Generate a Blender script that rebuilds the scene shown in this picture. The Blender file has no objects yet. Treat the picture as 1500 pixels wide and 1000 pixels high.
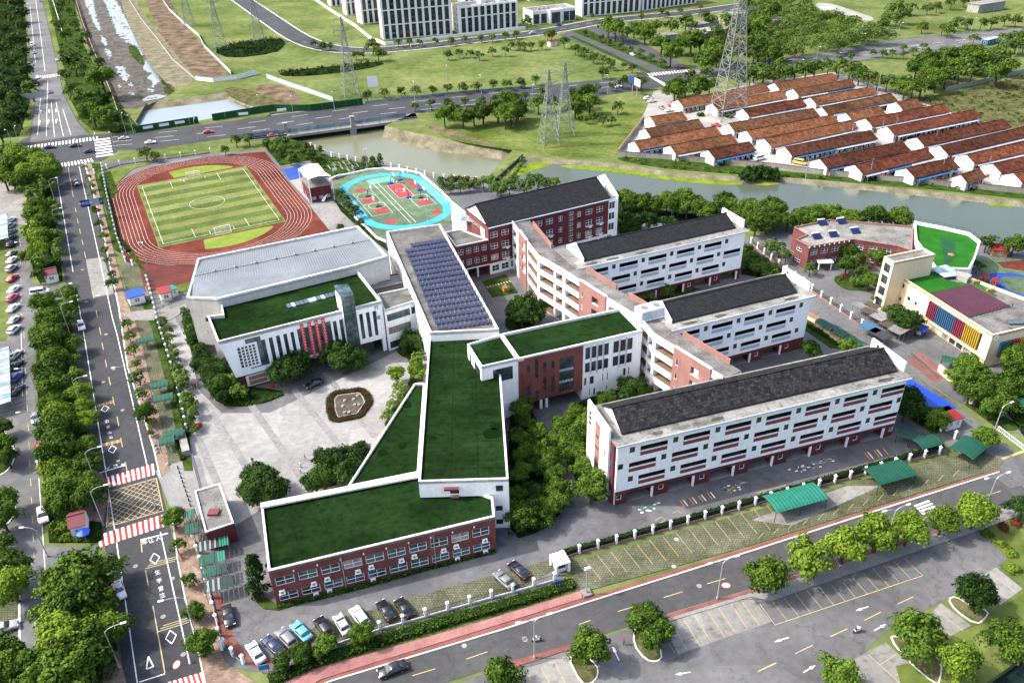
import bpy,bmesh,math,random
from math import sin,cos,pi,radians,atan2,hypot,sqrt
from mathutils import Vector,Matrix
from mathutils.geometry import delaunay_2d_cdt
random.seed(7)
scene=bpy.context.scene
COL=scene.collection

# ------------------------------------------------------------------ camera
CAM_H,FPX,PITCH,ROLL=112.0,1189.67,radians(31.863),radians(-1.596)
_F=Vector((0,cos(PITCH),-sin(PITCH)));_R0=Vector((1,0,0));_U0=_R0.cross(_F)
_R=cos(ROLL)*_R0 + sin(ROLL)*_U0
_U=-sin(ROLL)*_R0 + cos(ROLL)*_U0
cam_data=bpy.data.cameras.new('camera');cam=bpy.data.objects.new('camera',cam_data);COL.objects.link(cam)
cam_data.sensor_width=36.0;cam_data.lens=FPX/1500*36.0;cam_data.clip_start=1.0;cam_data.clip_end=9000.0
M3=Matrix((_R,_U,-_F)).transposed()
cam.matrix_world=Matrix.Translation((0,0,CAM_H)) @ M3.to_4x4()
scene.camera=cam

# ------------------------------------------------------------------ light
SUN_EL,SUN_AZ=radians(47),radians(-87)        # azimuth from +Y towards +X: the sun stands on the left
world=bpy.data.worlds.new('World');scene.world=world;world.use_nodes=True
wn=world.node_tree.nodes;wl=world.node_tree.links
sky=wn.new('ShaderNodeTexSky');sky.sky_type = 'NISHITA';sky.sun_disc=False
sky.sun_elevation=SUN_EL;sky.sun_rotation=SUN_AZ%(2*pi);sky.air_density=1.0;sky.dust_density=4.5;sky.ozone_density=1.0
wn['Background'].inputs['Strength'].default_value=0.15
wl.new(sky.outputs['Color'],wn['Background'].inputs['Color'])
sun_d=bpy.data.lights.new('sun','SUN');sun_d.energy=2.1;sun_d.angle=radians(0.6);sun_d.color=(1.0,0.97,0.92)
sun=bpy.data.objects.new('sun',sun_d);COL.objects.link(sun)
_sd=Vector((sin(SUN_AZ)*cos(SUN_EL),cos(SUN_AZ)*cos(SUN_EL),sin(SUN_EL)))
sun.rotation_euler=_sd.to_track_quat('Z','Y').to_euler();sun.location=(0,0,300)
vs=scene.view_settings
vs.view_transform = 'Standard';vs.look = 'None';vs.exposure=1.5;vs.gamma=1.0;vs.use_curve_mapping=False

# ------------------------------------------------------------------ survey helper: photo pixel + height -> place on the site
def G(x,y,z=0.0):
    d=_F*FPX + _R*(x-750.0) - _U*(y-500.0)
    t=(CAM_H - z)/-d.z
    return Vector((d.x*t,d.y*t,z))
def C(ox,oy,s,pts):                       # points noted in an enlarged crop -> photo pixels
    return [(ox+p[0]/s,oy+p[1]/s) + tuple(p[2:]) for p in pts]
TX=(0,370,740,1100);TY=(0,240,490,730)
def Q(r,c,pts):return C(TX[c],TY[r],1/0.27,pts)
def GP(pts,z=0.0):return [G(p[0],p[1],z).to_2d() for p in pts]
ORD = 'first second third fourth fifth sixth seventh eighth ninth tenth eleventh twelfth thirteenth fourteenth fifteenth sixteenth seventeenth eighteenth nineteenth'.split()
TENS={20: 'twentieth',30: 'thirtieth',40: 'fortieth',50: 'fiftieth',60: 'sixtieth',70: 'seventieth'}
TEN2={20: 'twenty',30: 'thirty',40: 'forty',50: 'fifty',60: 'sixty',70: 'seventy'}
def ordw(i):
    n=i+1
    if n<20:return ORD[n-1]
    t,u=n//10*10,n%10
    return TENS[t] if u==0 else TEN2[t]+'-'+ORD[u-1]

# ------------------------------------------------------------------ materials (procedural)
MATS={}
PALE=('white','wall','panel','paint_car','glass','kerb','parapet','gutter','lamp','banner')
def mat(name,col,rough=0.8,var=0.12,scale=0.3,col2=None,fine=0.06,spec=0.3,metal=0.0,streak=0.0,bump=0.0,brick=None,coat=0.0,rnd=0.0,patch=0.0,crack=0.0):
    if 'brick' in name or not any(w in name for w in PALE):col=tuple(x*0.66 for x in col);col2=col2 and tuple(x*0.66 for x in col2)
    m=bpy.data.materials.new(name);m.use_nodes=True;N=m.node_tree.nodes;Lk=m.node_tree.links
    b=N['Principled BSDF'];b.inputs['Roughness'].default_value=rough;b.inputs['Metallic'].default_value=metal
    b.inputs['Specular IOR Level'].default_value=spec if spec>0.2 else 0.0
    if coat:b.inputs['Coat Weight'].default_value=coat
    geo=N.new('ShaderNodeNewGeometry')
    def noise(sc,det=4,vec=None):
        n=N.new('ShaderNodeTexNoise');n.inputs['Scale'].default_value=sc;n.inputs['Detail'].default_value=det
        Lk.new(vec or geo.outputs['Position'],n.inputs['Vector']);return n
    def mix(kind,fac,a,c):
        x=N.new('ShaderNodeMix');x.data_type = 'RGBA';x.blend_type=kind
        for s,v in ((0,fac),(6,a),(7,c)):
            if isinstance(v,bpy.types.NodeSocket):Lk.new(v,x.inputs[s])
            else:x.inputs[s].default_value=v if s==0 else (v if len(v)==4 else (*v,1))
        return x.outputs[2]
    def ramp(src,lo,hi,p0=0.32,p1=0.68):
        r=N.new('ShaderNodeValToRGB');r.color_ramp.elements[0].position=p0;r.color_ramp.elements[1].position=p1
        r.color_ramp.elements[0].color=(*lo,1);r.color_ramp.elements[1].color=(*hi,1);Lk.new(src,r.inputs[0]);return r.outputs[0]
    c1=tuple(x*(1-var) for x in col);c2=col2 or tuple(min(1,x*(1+var)) for x in col)
    n1=noise(scale)
    out=ramp(n1.outputs['Fac'],c1,c2)
    if fine:
        n2=noise(scale*9 if scale<1 else scale*3,3)
        f=ramp(n2.outputs['Fac'],(1-fine*2,)*3,(1+fine*0.6,)*3,0.3,0.7);out=mix('MULTIPLY',1.0,out,f)
    if brick:
        tc=N.new('ShaderNodeTexCoord');bt=N.new('ShaderNodeTexBrick')
        mp=N.new('ShaderNodeMapping');Lk.new(tc.outputs['Object'],mp.inputs['Vector']);mp.inputs['Rotation'].default_value=brick.get('rot',(0,0,0))
        Lk.new(mp.outputs['Vector'],bt.inputs['Vector'])
        bt.inputs['Scale'].default_value=1.0;bt.inputs['Brick Width'].default_value=brick['w'];bt.inputs['Row Height'].default_value=brick['h']
        bt.inputs['Mortar Size'].default_value=brick.get('m',0.02);bt.inputs['Mortar Smooth'].default_value=0.3
        a,c=brick.get('c',(0.75,1.15))
        bt.inputs['Color1'].default_value=(a,a,a,1);bt.inputs['Color2'].default_value=(c,c,c,1)
        mo=brick.get('mo',0.6);bt.inputs['Mortar'].default_value=(mo,mo,mo,1)
        out=mix('MULTIPLY',1.0,out,bt.outputs['Color'])
    if patch:                                        # repaired areas, tyre-worn strips and fine cracks
        vo=N.new('ShaderNodeTexVoronoi');vo.inputs['Scale'].default_value=0.07;vo.distance = 'CHEBYCHEV';Lk.new(geo.outputs['Position'],vo.inputs['Vector'])
        bw=N.new('ShaderNodeRGBToBW');Lk.new(vo.outputs['Color'],bw.inputs[0]);out=mix('MULTIPLY',1.0,out,ramp(bw.outputs[0],(1-patch,)*3,(1+patch*0.5,)*3,0.2,0.8))
        n5=noise(0.9,8);out=mix('MULTIPLY',1.0,out,ramp(n5.outputs['Fac'],(1-patch*1.6,)*3,(1,1,1),0.30,0.44))
    if crack:
        vc=N.new('ShaderNodeTexVoronoi');vc.feature = 'DISTANCE_TO_EDGE';vc.inputs['Scale'].default_value=0.12
        nz_=noise(0.5,4);av=N.new('ShaderNodeVectorMath');av.operation = 'MULTIPLY_ADD';Lk.new(nz_.outputs['Color'],av.inputs[0]);av.inputs[1].default_value=(5,5,0);Lk.new(geo.outputs['Position'],av.inputs[2]);Lk.new(av.outputs[0],vc.inputs['Vector'])
        out=mix('MULTIPLY',1.0,out,ramp(vc.outputs['Distance'],(1-crack,)*3,(1,1,1),0.0,0.02))
    if streak:
        mp=N.new('ShaderNodeMapping');Lk.new(geo.outputs['Position'],mp.inputs['Vector']);mp.inputs['Scale'].default_value=(1.6,1.6,0.12)
        n3=noise(1.0,5,mp.outputs['Vector'])
        f=ramp(n3.outputs['Fac'],(1-streak,)*3,(1,1,1),0.3,0.6);out=mix('MULTIPLY',1.0,out,f)
    if rnd:
        oi=N.new('ShaderNodeObjectInfo');f=ramp(oi.outputs['Random'],(1-rnd,1-rnd*0.7,1-rnd),(1+rnd*1.5,1+rnd,1),0,1);out=mix('MULTIPLY',1.0,out,f)
    Lk.new(out,b.inputs['Base Color'])
    if bump:
        bn=N.new('ShaderNodeBump');bn.inputs['Strength'].default_value=bump;bn.inputs['Distance'].default_value=0.1
        n4=noise(3.0,4);Lk.new(n4.outputs['Fac'],bn.inputs['Height']);Lk.new(bn.outputs['Normal'],b.inputs['Normal'])
    MATS[name]=m
    return m
def M(n):return MATS[n]

mat('grass',(0.135,0.195,0.055),0.95,0.2,0.03,(0.235,0.27,0.10),0.16,0.1)
mat('grass_lush',(0.115,0.175,0.035),0.95,0.2,0.05,(0.22,0.265,0.075),0.18,0.1)
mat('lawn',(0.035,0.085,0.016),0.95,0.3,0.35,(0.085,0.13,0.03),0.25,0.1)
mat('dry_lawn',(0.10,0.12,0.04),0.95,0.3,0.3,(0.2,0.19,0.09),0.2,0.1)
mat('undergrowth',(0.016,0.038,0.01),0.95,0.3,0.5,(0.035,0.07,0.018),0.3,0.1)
mat('asphalt',(0.092,0.092,0.093),0.9,0.14,0.08,None,0.09,0.25,patch=0.1,crack=0.2)
mat('asphalt_dark',(0.066,0.068,0.075),0.88,0.16,0.1,None,0.09,0.25,patch=0.13,crack=0.2)
mat('asphalt_yard',(0.155,0.156,0.165),0.9,0.14,0.07,(0.22,0.22,0.225),0.09,0.25,patch=0.13,crack=0.25)
mat('asphalt_lot',(0.15,0.15,0.152),0.9,0.14,0.07,(0.21,0.21,0.208),0.09,0.25,patch=0.12,crack=0.25)
mat('concrete',(0.31,0.30,0.275),0.9,0.14,0.1,None,0.1,patch=0.14,crack=0.25)
mat('concrete_pale',(0.42,0.40,0.365),0.9,0.14,0.08,None,0.1,patch=0.14)
mat('plaza_stone',(0.36,0.355,0.34),0.8,0.12,0.07,(0.47,0.465,0.445),0.08,patch=0.1,brick={'w':1.2,'h':0.6,'m':0.012,'c':(0.9,1.06),'mo':0.8})
mat('plaza_stripe',(0.30,0.295,0.285),0.8,0.12,0.2,None,0.12,brick={'w':0.9,'h':0.45,'m':0.012,'c':(0.85,1.1),'mo':0.8})
mat('pavement_brick',(0.30,0.20,0.15),0.9,0.2,0.4,(0.42,0.30,0.22),0.15,brick={'w':0.8,'h':0.4,'m':0.03,'c':(0.8,1.15),'mo':0.7})
mat('pavement_pink',(0.40,0.165,0.16),0.9,0.14,0.2,(0.47,0.23,0.215),0.1)
mat('pavement_red',(0.26,0.10,0.08),0.9,0.2,0.3,None,0.12)
mat('pavement_grey',(0.30,0.30,0.29),0.9,0.14,0.25,None,0.1)
mat('kerb_stone',(0.5,0.49,0.47),0.85,0.1,0.5)
mat('grass_block',(0.15,0.165,0.09),0.95,0.2,0.2,(0.24,0.245,0.165),0.16,0.1,brick={'w':0.5,'h':0.5,'m':0.09,'c':(0.85,1.1),'mo':0.62})
mat('earth',(0.16,0.11,0.07),0.95,0.3,0.15,(0.30,0.23,0.16),0.2,0.1)
mat('mud',(0.065,0.055,0.04),0.75,0.35,0.25,(0.15,0.13,0.095),0.25,0.3,bump=0.6)
mat('bank_soil',(0.24,0.22,0.14),0.95,0.3,0.2,(0.34,0.31,0.21),0.2,0.1)
mat('paint_white',(0.72,0.72,0.70),0.7,0.1,1.0,None,0.1)
mat('paint_yellow',(0.58,0.46,0.22),0.7,0.15,1.0,None,0.1)
mat('paint_red',(0.42,0.045,0.035),0.7,0.15,0.8,None,0.1)
mat('track_red',(0.175,0.048,0.034),0.9,0.2,0.08,(0.24,0.075,0.053),0.14,0.1,patch=0.14)
mat('track_apron',(0.17,0.03,0.024),0.9,0.25,0.15,None,0.15,patch=0.2)
mat('pitch_dark',(0.12,0.18,0.055),0.95,0.2,0.12,None,0.15,0.1,patch=0.1)
mat('pitch_light',(0.24,0.26,0.085),0.95,0.16,0.12,None,0.14,0.1,patch=0.1)
mat('pitch_d',(0.24,0.32,0.06),0.95,0.14,0.15,None,0.12,0.1)
mat('court_green',(0.12,0.20,0.105),0.85,0.18,0.25,(0.18,0.26,0.14),0.14,patch=0.25)
mat('court_blue',(0.06,0.42,0.60),0.85,0.1,0.2,None,0.06)
mat('court_red',(0.38,0.06,0.05),0.85,0.14,0.3,None,0.08)
mat('court_mint',(0.15,0.5,0.34),0.85,0.1,0.3)
mat('deep_blue',(0.02,0.08,0.36),0.8,0.12,0.3)
mat('turf_roof',(0.015,0.039,0.011),0.95,0.25,0.10,(0.021,0.052,0.015),0.16,0.1,patch=0.13,brick={'w':9.0,'h':2.0,'m':0.05,'c':(0.86,1.12),'mo':0.7})
mat('turf_roof_worn',(0.007,0.022,0.007),0.95,0.2,0.3,None,0.12,0.1)
mat('turf_bright',(0.03,0.16,0.022),0.95,0.14,0.3,None,0.1,0.1)
mat('turf_mid',(0.03,0.11,0.05),0.95,0.14,0.3,None,0.1,0.1)
mat('roof_grey',(0.17,0.16,0.145),0.9,0.22,0.25,(0.28,0.27,0.25),0.16,patch=0.25)
mat('roof_slab',(0.30,0.29,0.26),0.9,0.24,0.2,(0.42,0.41,0.38),0.15,patch=0.3)
mat('white_wall',(0.87,0.87,0.86),0.8,0.05,0.15,None,0.04,0.25,streak=0.09)
mat('white_trim',(0.86,0.86,0.85),0.7,0.05,0.5,None,0.05,0.25,streak=0.12)
mat('parapet_white',(0.70,0.69,0.66),0.8,0.14,0.8,None,0.16,0.25,patch=0.14)
mat('cream_wall',(0.72,0.58,0.38),0.8,0.05,0.2,None,0.03,0.25,streak=0.1)
mat('tile_wall',(0.56,0.53,0.48),0.8,0.08,0.3,None,0.05,0.25,streak=0.12,brick={'w':1.2,'h':0.6,'m':0.015,'c':(0.94,1.04),'mo':0.75,'rot':(pi/2,0,0)})
mat('brick_wall',(0.24,0.075,0.068),0.85,0.12,0.3,(0.30,0.10,0.09),0.08,0.25,streak=0.2)
mat('brick_wall_dark',(0.17,0.035,0.04),0.85,0.12,0.3,(0.21,0.05,0.055),0.08,0.25,streak=0.15)
mat('brick_wall_pink',(0.42,0.21,0.18),0.85,0.1,0.3,None,0.08,0.25,streak=0.15)
mat('maroon_panel',(0.20,0.045,0.05),0.7,0.1,0.5,None,0.06)
mat('blue_panel',(0.36,0.42,0.47),0.6,0.08,0.5,None,0.05)
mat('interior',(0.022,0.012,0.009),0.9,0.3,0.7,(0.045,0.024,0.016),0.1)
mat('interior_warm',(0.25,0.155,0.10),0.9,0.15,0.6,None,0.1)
mat('glass',(0.018,0.026,0.034),0.08,0.5,0.5,(0.05,0.07,0.08),0.0,0.6)
mat('glass_curtain',(0.20,0.19,0.17),0.3,0.3,0.8,(0.34,0.33,0.30),0.0,0.5)
mat('glass_teal',(0.02,0.05,0.055),0.1,0.4,0.6,(0.09,0.15,0.155),0.0,0.6)
mat('glass_light',(0.22,0.34,0.38),0.12,0.3,0.6,(0.42,0.52,0.54),0.0,0.6)
mat('frame_white',(0.78,0.78,0.77),0.5,0.04,1.0,None,0.0)
mat('frame_dark',(0.05,0.055,0.06),0.5,0.1,1.0,None,0.0)
mat('slate_tile',(0.042,0.043,0.047),0.75,0.25,2.5,(0.068,0.068,0.070),0.2,0.1,brick={'w':0.75,'h':0.6,'m':0.04,'c':(0.55,1.35),'mo':0.5})
mat('slate_plain',(0.046,0.047,0.052),0.75,0.12,2.0,None,0.12,0.1,brick={'w':0.8,'h':0.6,'m':0.05,'c':(0.78,1.15),'mo':0.55})
mat('gutter',(0.42,0.47,0.52),0.5,0.1,0.6)
mat('metal_roof',(0.22,0.245,0.26),0.55,0.12,0.1,(0.28,0.305,0.32),0.08,0.5,metal=0.2)
mat('metal_rib',(0.34,0.375,0.39),0.45,0.06,0.3,None,0.05,0.5,metal=0.2)
mat('metal_grey',(0.34,0.35,0.36),0.5,0.1,1.0,None,0.05,0.5,metal=0.4)
mat('pole_grey',(0.55,0.56,0.57),0.45,0.08,1.0,None,0.0,0.5,metal=0.3)
mat('lattice',(0.36,0.37,0.35),0.55,0.1,0.2,None,0.0,0.4,metal=0.3)
mat('black_metal',(0.03,0.03,0.033),0.5,0.1,1.0,None,0.0)
mat('solar',(0.008,0.014,0.085),0.22,0.2,0.6,(0.014,0.024,0.13),0.0,0.6)
mat('solar_grey',(0.10,0.12,0.15),0.2,0.3,0.8,None,0.0,0.6)
mat('banner_red',(0.62,0.02,0.015),0.7,0.08,0.6)
mat('canopy_green',(0.014,0.11,0.065),0.5,0.15,0.8,None,0.08)
mat('canopy_dark',(0.02,0.06,0.045),0.6,0.2,1.0,None,0.1)
mat('canopy_teal',(0.025,0.25,0.17),0.6,0.12,0.8,None,0.06)
mat('blue_roof',(0.015,0.075,0.52),0.45,0.12,0.5,None,0.06)
mat('red_roof',(0.34,0.03,0.025),0.5,0.15,0.6,None,0.06)
mat('maroon_roof',(0.22,0.05,0.06),0.6,0.15,0.6,None,0.08)
mat('terracotta',(0.27,0.12,0.072),0.85,0.3,0.6,(0.38,0.185,0.12),0.2,0.2,rnd=0.26,patch=0.2,brick={'w':0.5,'h':0.9,'m':0.1,'c':(0.72,1.2),'mo':0.45})
mat('terracotta_red',(0.20,0.072,0.054),0.85,0.35,0.6,(0.30,0.115,0.085),0.2,0.2,rnd=0.26,patch=0.2,brick={'w':0.5,'h':0.9,'m':0.1,'c':(0.7,1.2),'mo':0.45})
mat('house_wall',(0.80,0.79,0.76),0.85,0.06,0.4,None,0.05,0.2,streak=0.12)
mat('awning_blue',(0.04,0.20,0.44),0.6,0.2,0.4,None,0.08)
mat('awning_white',(0.40,0.44,0.49),0.6,0.2,0.5,None,0.1)
mat('apt_wall',(0.78,0.75,0.69),0.8,0.06,0.2,None,0.04,0.25)
mat('apt_dark',(0.035,0.04,0.052),0.6,0.3,0.4,(0.085,0.09,0.1),0.1,0.4)
mat('algae',(0.20,0.28,0.03),0.9,0.25,0.3,None,0.15,0.1)
mat('stone',(0.42,0.40,0.37),0.9,0.14,0.6,None,0.1)
mat('green_board',(0.012,0.095,0.03),0.7,0.1,0.3)
mat('pale_fence',(0.55,0.62,0.64),0.6,0.14,0.4,None,0.1)
mat('netting_blue',(0.22,0.36,0.42),0.8,0.25,0.4,(0.40,0.52,0.56),0.15)
mat('bark',(0.10,0.075,0.055),0.95,0.2,1.0)
mat('hedge_red',(0.12,0.05,0.04),0.95,0.3,0.8,(0.22,0.09,0.07),0.2,0.1)
mat('wood',(0.40,0.22,0.11),0.8,0.2,1.0)
mat('tyre',(0.015,0.015,0.015),0.8,0.1,1.0)
mat('rim',(0.4,0.41,0.42),0.35,0.05,1.0,None,0,0.5,metal=0.7)
mat('lamp_white',(0.85,0.85,0.82),0.3,0.02,1.0,None,0)
mat('lamp_red',(0.45,0.02,0.02),0.3,0.02,1.0,None,0)
mat('skin',(0.5,0.32,0.23),0.6,0.05,1.0,None,0)
mat('sign_blue',(0.02,0.07,0.30),0.5,0.05,1.0,None,0)
mat('sign_back',(0.42,0.47,0.50),0.5,0.08,1.0,None,0)
mat('purple_court',(0.095,0.028,0.05),0.9,0.12,0.3,None,0.1)
for n_,c_ in (('fin_red',(0.34,0.05,0.10)),('fin_blue',(0.06,0.17,0.32)),('fin_yellow',(0.62,0.42,0.05))):mat(n_,c_,0.6,0.08,0.6)
PAINTS={'white':(0.78,0.78,0.77),'black':(0.012,0.013,0.016),'silver':(0.42,0.43,0.44),'grey':(0.16,0.17,0.18),'red':(0.42,0.02,0.03),'dark blue':(0.02,0.03,0.08),'blue':(0.03,0.09,0.32),'pink':(0.55,0.06,0.17),'light blue':(0.12,0.42,0.52),'yellow':(0.7,0.45,0.03),'purple':(0.2,0.05,0.16),'brown':(0.10,0.06,0.05)}
for n_,c_ in PAINTS.items():mat('paint_car_'+n_.replace(' ','_'),c_,0.25,0.03,1.0,None,0.0,0.5,coat=0.6)

def leaf_mat(name,a,b,tr=0.25):
    m=bpy.data.materials.new(name);m.use_nodes=True;N=m.node_tree.nodes;Lk=m.node_tree.links
    p=N['Principled BSDF'];p.inputs['Roughness'].default_value=0.65;p.inputs['Specular IOR Level'].default_value=0.04
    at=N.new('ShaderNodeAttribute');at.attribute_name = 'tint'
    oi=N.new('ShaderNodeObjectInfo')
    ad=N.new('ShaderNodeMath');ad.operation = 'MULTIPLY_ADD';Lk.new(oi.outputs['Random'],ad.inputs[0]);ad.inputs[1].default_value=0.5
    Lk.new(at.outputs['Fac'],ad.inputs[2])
    r=N.new('ShaderNodeValToRGB');r.color_ramp.elements[0].color=(*a,1);r.color_ramp.elements[1].color=(*b,1)  # near-black low end puts the crowns' shade contrast into the leaf colour
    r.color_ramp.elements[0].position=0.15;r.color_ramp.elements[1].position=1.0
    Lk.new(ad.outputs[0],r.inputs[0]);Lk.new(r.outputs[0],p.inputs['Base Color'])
    t=N.new('ShaderNodeBsdfTranslucent');Lk.new(r.outputs[0],t.inputs['Color'])
    mx=N.new('ShaderNodeMixShader');mx.inputs[0].default_value=tr
    Lk.new(p.outputs[0],mx.inputs[1]);Lk.new(t.outputs[0],mx.inputs[2]);Lk.new(mx.outputs[0],N['Material Output'].inputs['Surface'])
    MATS[name]=m
leaf_mat('leaf_mid',(0.0072,0.0234,0.0036),(0.1035,0.1800,0.0216),0.15)
leaf_mat('leaf_far',(0.0090,0.0252,0.0054),(0.1035,0.1620,0.0288),0.15)
leaf_mat('leaf_bright',(0.0126,0.0378,0.0045),(0.1755,0.2610,0.0270),0.18)
leaf_mat('leaf_dark',(0.0045,0.0162,0.0036),(0.0495,0.0990,0.0180),0.12)
leaf_mat('leaf_red',(0.0450,0.0126,0.0090),(0.1710,0.0585,0.0378),0.15)
def water_mat(name,col,rough=0.12,sc=0.25):
    m=bpy.data.materials.new(name);m.use_nodes=True;N=m.node_tree.nodes;Lk=m.node_tree.links
    p=N['Principled BSDF'];p.inputs['Roughness'].default_value=rough;p.inputs['IOR'].default_value=1.33
    geo=N.new('ShaderNodeNewGeometry');n=N.new('ShaderNodeTexNoise');n.inputs['Scale'].default_value=0.03;n.inputs['Detail'].default_value=5
    Lk.new(geo.outputs['Position'],n.inputs['Vector'])
    r=N.new('ShaderNodeValToRGB');r.color_ramp.elements[0].color=(*[c*0.85 for c in col],1);r.color_ramp.elements[1].color=(*[c*1.15 for c in col],1)
    Lk.new(n.outputs['Fac'],r.inputs[0]);Lk.new(r.outputs[0],p.inputs['Base Color'])
    w=N.new('ShaderNodeTexNoise');w.inputs['Scale'].default_value=1.2;w.inputs['Detail'].default_value=4;Lk.new(geo.outputs['Position'],w.inputs['Vector'])
    bn=N.new('ShaderNodeBump');bn.inputs['Strength'].default_value=sc;bn.inputs['Distance'].default_value=0.15
    Lk.new(w.outputs['Fac'],bn.inputs['Height']);Lk.new(bn.outputs['Normal'],p.inputs['Normal'])
    MATS[name]=m
water_mat('water_green',(0.066,0.082,0.062),0.09,0.35)
water_mat('water_olive',(0.133,0.136,0.082),0.14,0.35)
water_mat('water_pale',(0.187,0.215,0.226),0.2)
water_mat('water_dark',(0.009,0.022,0.017),0.1)

# ------------------------------------------------------------------ mesh helpers
def mk(name,verts,faces,mats,idx=None,smooth=False):
    me=bpy.data.meshes.new(name);me.from_pydata([tuple(v) for v in verts],[],faces)
    for m in (mats if isinstance(mats,(list,tuple)) else [mats]):me.materials.append(MATS[m] if isinstance(m,str) else m)
    if idx:me.polygons.foreach_set('material_index',idx)
    if smooth:me.polygons.foreach_set('use_smooth',[True]*len(me.polygons))
    me.update();return me
def link(name,me,parent=None,loc=None,rz=0.0,label=None,cat=None,group=None,kind=None):
    o=bpy.data.objects.new(name,me);COL.objects.link(o)
    if parent:o.parent=parent
    if loc is not None:o.location=loc if len(loc)==3 else (loc[0],loc[1],0)
    if rz:o.rotation_euler=(0,0,rz)
    if label:o['label']=label
    if cat:o['category']=cat
    if group:o['group']=group
    if kind:o['kind']=kind
    return o
def thing(name,label,cat,loc=(0,0,0),rz=0.0,group=None):return link(name,None,None,loc,rz,label,cat,group)
def copy_tree(root,loc,rz,label,group=None,sc=None):
    r=root.copy();COL.objects.link(r);r.location=loc;r.rotation_euler=(0,0,rz);r['label']=label
    if group:r['group']=group
    if sc:r.scale=sc
    for ch in root.children:
        c=ch.copy();COL.objects.link(c);c.parent=r
        for g in ch.children:
            d=g.copy();COL.objects.link(d);d.parent=c
    return r
class MB:                                            # mesh collector
    def __init__(s):s.v=[];s.f=[];s.i=[]
    def face(s,pts,mi=0):
        n=len(s.v);s.v+=[tuple(p) for p in pts];s.f.append(tuple(range(n,n+len(pts))));s.i.append(mi)
    def box(s,x0,x1,y0,y1,z0,z1,mi=0):
        n=len(s.v);s.v+=[(x,y,z) for z in (z0,z1) for y in (y0,y1) for x in (x0,x1)]
        s.f+=[tuple(n+k for k in q) for q in ((0,2,3,1),(4,5,7,6),(0,1,5,4),(2,6,7,3),(0,4,6,2),(1,3,7,5))];s.i+=[mi]*6
    def prism(s,pts,z0,z1,mi=0,mtop=None,bottom=True):
        pts=ccw(pts);n=len(s.v);k=len(pts)
        s.v+=[(p[0],p[1],z0) for p in pts] + [(p[0],p[1],z1) for p in pts]
        for a in range(k):
            b=(a+1)%k;s.f.append((n+a,n+b,n+k+b,n+k+a));s.i.append(mi)
        s.f.append(tuple(n+k+a for a in range(k)));s.i.append(mi if mtop is None else mtop)
        if bottom:s.f.append(tuple(n+a for a in reversed(range(k))));s.i.append(mi)
    def bar(s,a,b,w,h=None,mi=0):               # square bar between two points
        a=Vector(a);b=Vector(b);d=(b-a).normalized();up=Vector((0,0,1)) if abs(d.z)<0.9 else Vector((1,0,0))
        x=d.cross(up).normalized()*w/2;y=d.cross(x).normalized()*(h or w)/2
        n=len(s.v)
        for p in (a,b):s.v+=[tuple(p+x+y),tuple(p-x+y),tuple(p-x-y),tuple(p+x-y)]
        s.f+=[tuple(n+k for k in q) for q in ((0,1,2,3),(7,6,5,4),(0,4,5,1),(1,5,6,2),(2,6,7,3),(3,7,4,0))];s.i+=[mi]*6
    def cyl(s,cx,cy,z0,z1,r0,r1=None,n=8,mi=0,cap=True):
        r1=r0 if r1 is None else r1;b=len(s.v)
        for z,r in ((z0,r0),(z1,r1)):s.v+=[(cx+r*cos(2*pi*k/n),cy+r*sin(2*pi*k/n),z) for k in range(n)]
        for k in range(n):s.f.append((b+k,b+(k+1)%n,b+n+(k+1)%n,b+n+k));s.i.append(mi)
        if cap:s.f+=[tuple(b+n+k for k in range(n)),tuple(b+k for k in reversed(range(n)))];s.i+=[mi,mi]
    def build(s,name,mats,parent=None,loc=None,rz=0.0,smooth=False,**kw):
        return link(name,mk(name,s.v,s.f,mats,s.i,smooth),parent,loc,rz,**kw)
    def mesh(s,name,mats,smooth=False):return mk(name,s.v,s.f,mats,s.i,smooth)
def area(p):return sum(p[i][0]*p[(i+1)%len(p)][1]-p[(i+1)%len(p)][0]*p[i][1] for i in range(len(p)))/2
def ccw(p):return list(p) if area(p)>0 else list(reversed(p))
def smooth_poly(pts,it=2,closed=True):
    for _ in range(it):
        o=[];n=len(pts);rng=range(n) if closed else range(n-1)
        if not closed:o.append(Vector(pts[0]))
        for i in rng:
            a=Vector(pts[i]);b=Vector(pts[(i+1)%n]);o+=[a*0.75+b*0.25,a*0.25+b*0.75]
        if not closed:o.append(Vector(pts[-1]))
        pts=o
    return pts
def offset(pts,d):                                 # inward offset of a ccw polygon
    pts=[Vector((p[0],p[1])) for p in ccw(pts)];n=len(pts);out=[]
    for i in range(n):
        e1=(pts[i]-pts[i-1]).normalized();e2=(pts[(i+1)%n]-pts[i]).normalized()
        n1=Vector((-e1.y,e1.x));n2=Vector((-e2.y,e2.x));b=n1+n2
        b=n1 if b.length<1e-4 else b.normalized();k=d/max(0.35,b.dot(n1));out.append(pts[i]+b*k)
    return out
LEVEL={}
def sheet(name,pts,z,m,parent=None,depth=0.12,kind='structure',**kw):      # ground layer with a small edge; pts in metres
    mb=MB();mb.prism(pts,z-depth,z,bottom=False)
    return mb.build(name,m,parent,kind=None if parent else kind,**kw)
def strip_pts(line,w):                             # polyline -> band polygon
    L=[Vector((p[0],p[1])) for p in line];a=[];b=[]
    for i,p in enumerate(L):
        d=(L[min(i+1,len(L)-1)]-L[max(i-1,0)]).normalized();n=Vector((-d.y,d.x))
        a.append(p+n*w/2);b.append(p-n*w/2)
    return a+b[::-1]
def resample(line,step):
    L=[Vector((p[0],p[1])) for p in line];out=[L[0].copy()];acc=0.0
    for a,b in zip(L,L[1:]):
        d=(b-a).length;t=step-acc
        while t <= d:out.append(a+(b-a)*(t/d));t+=step
        acc=(acc+d)%step
    return out
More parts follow.
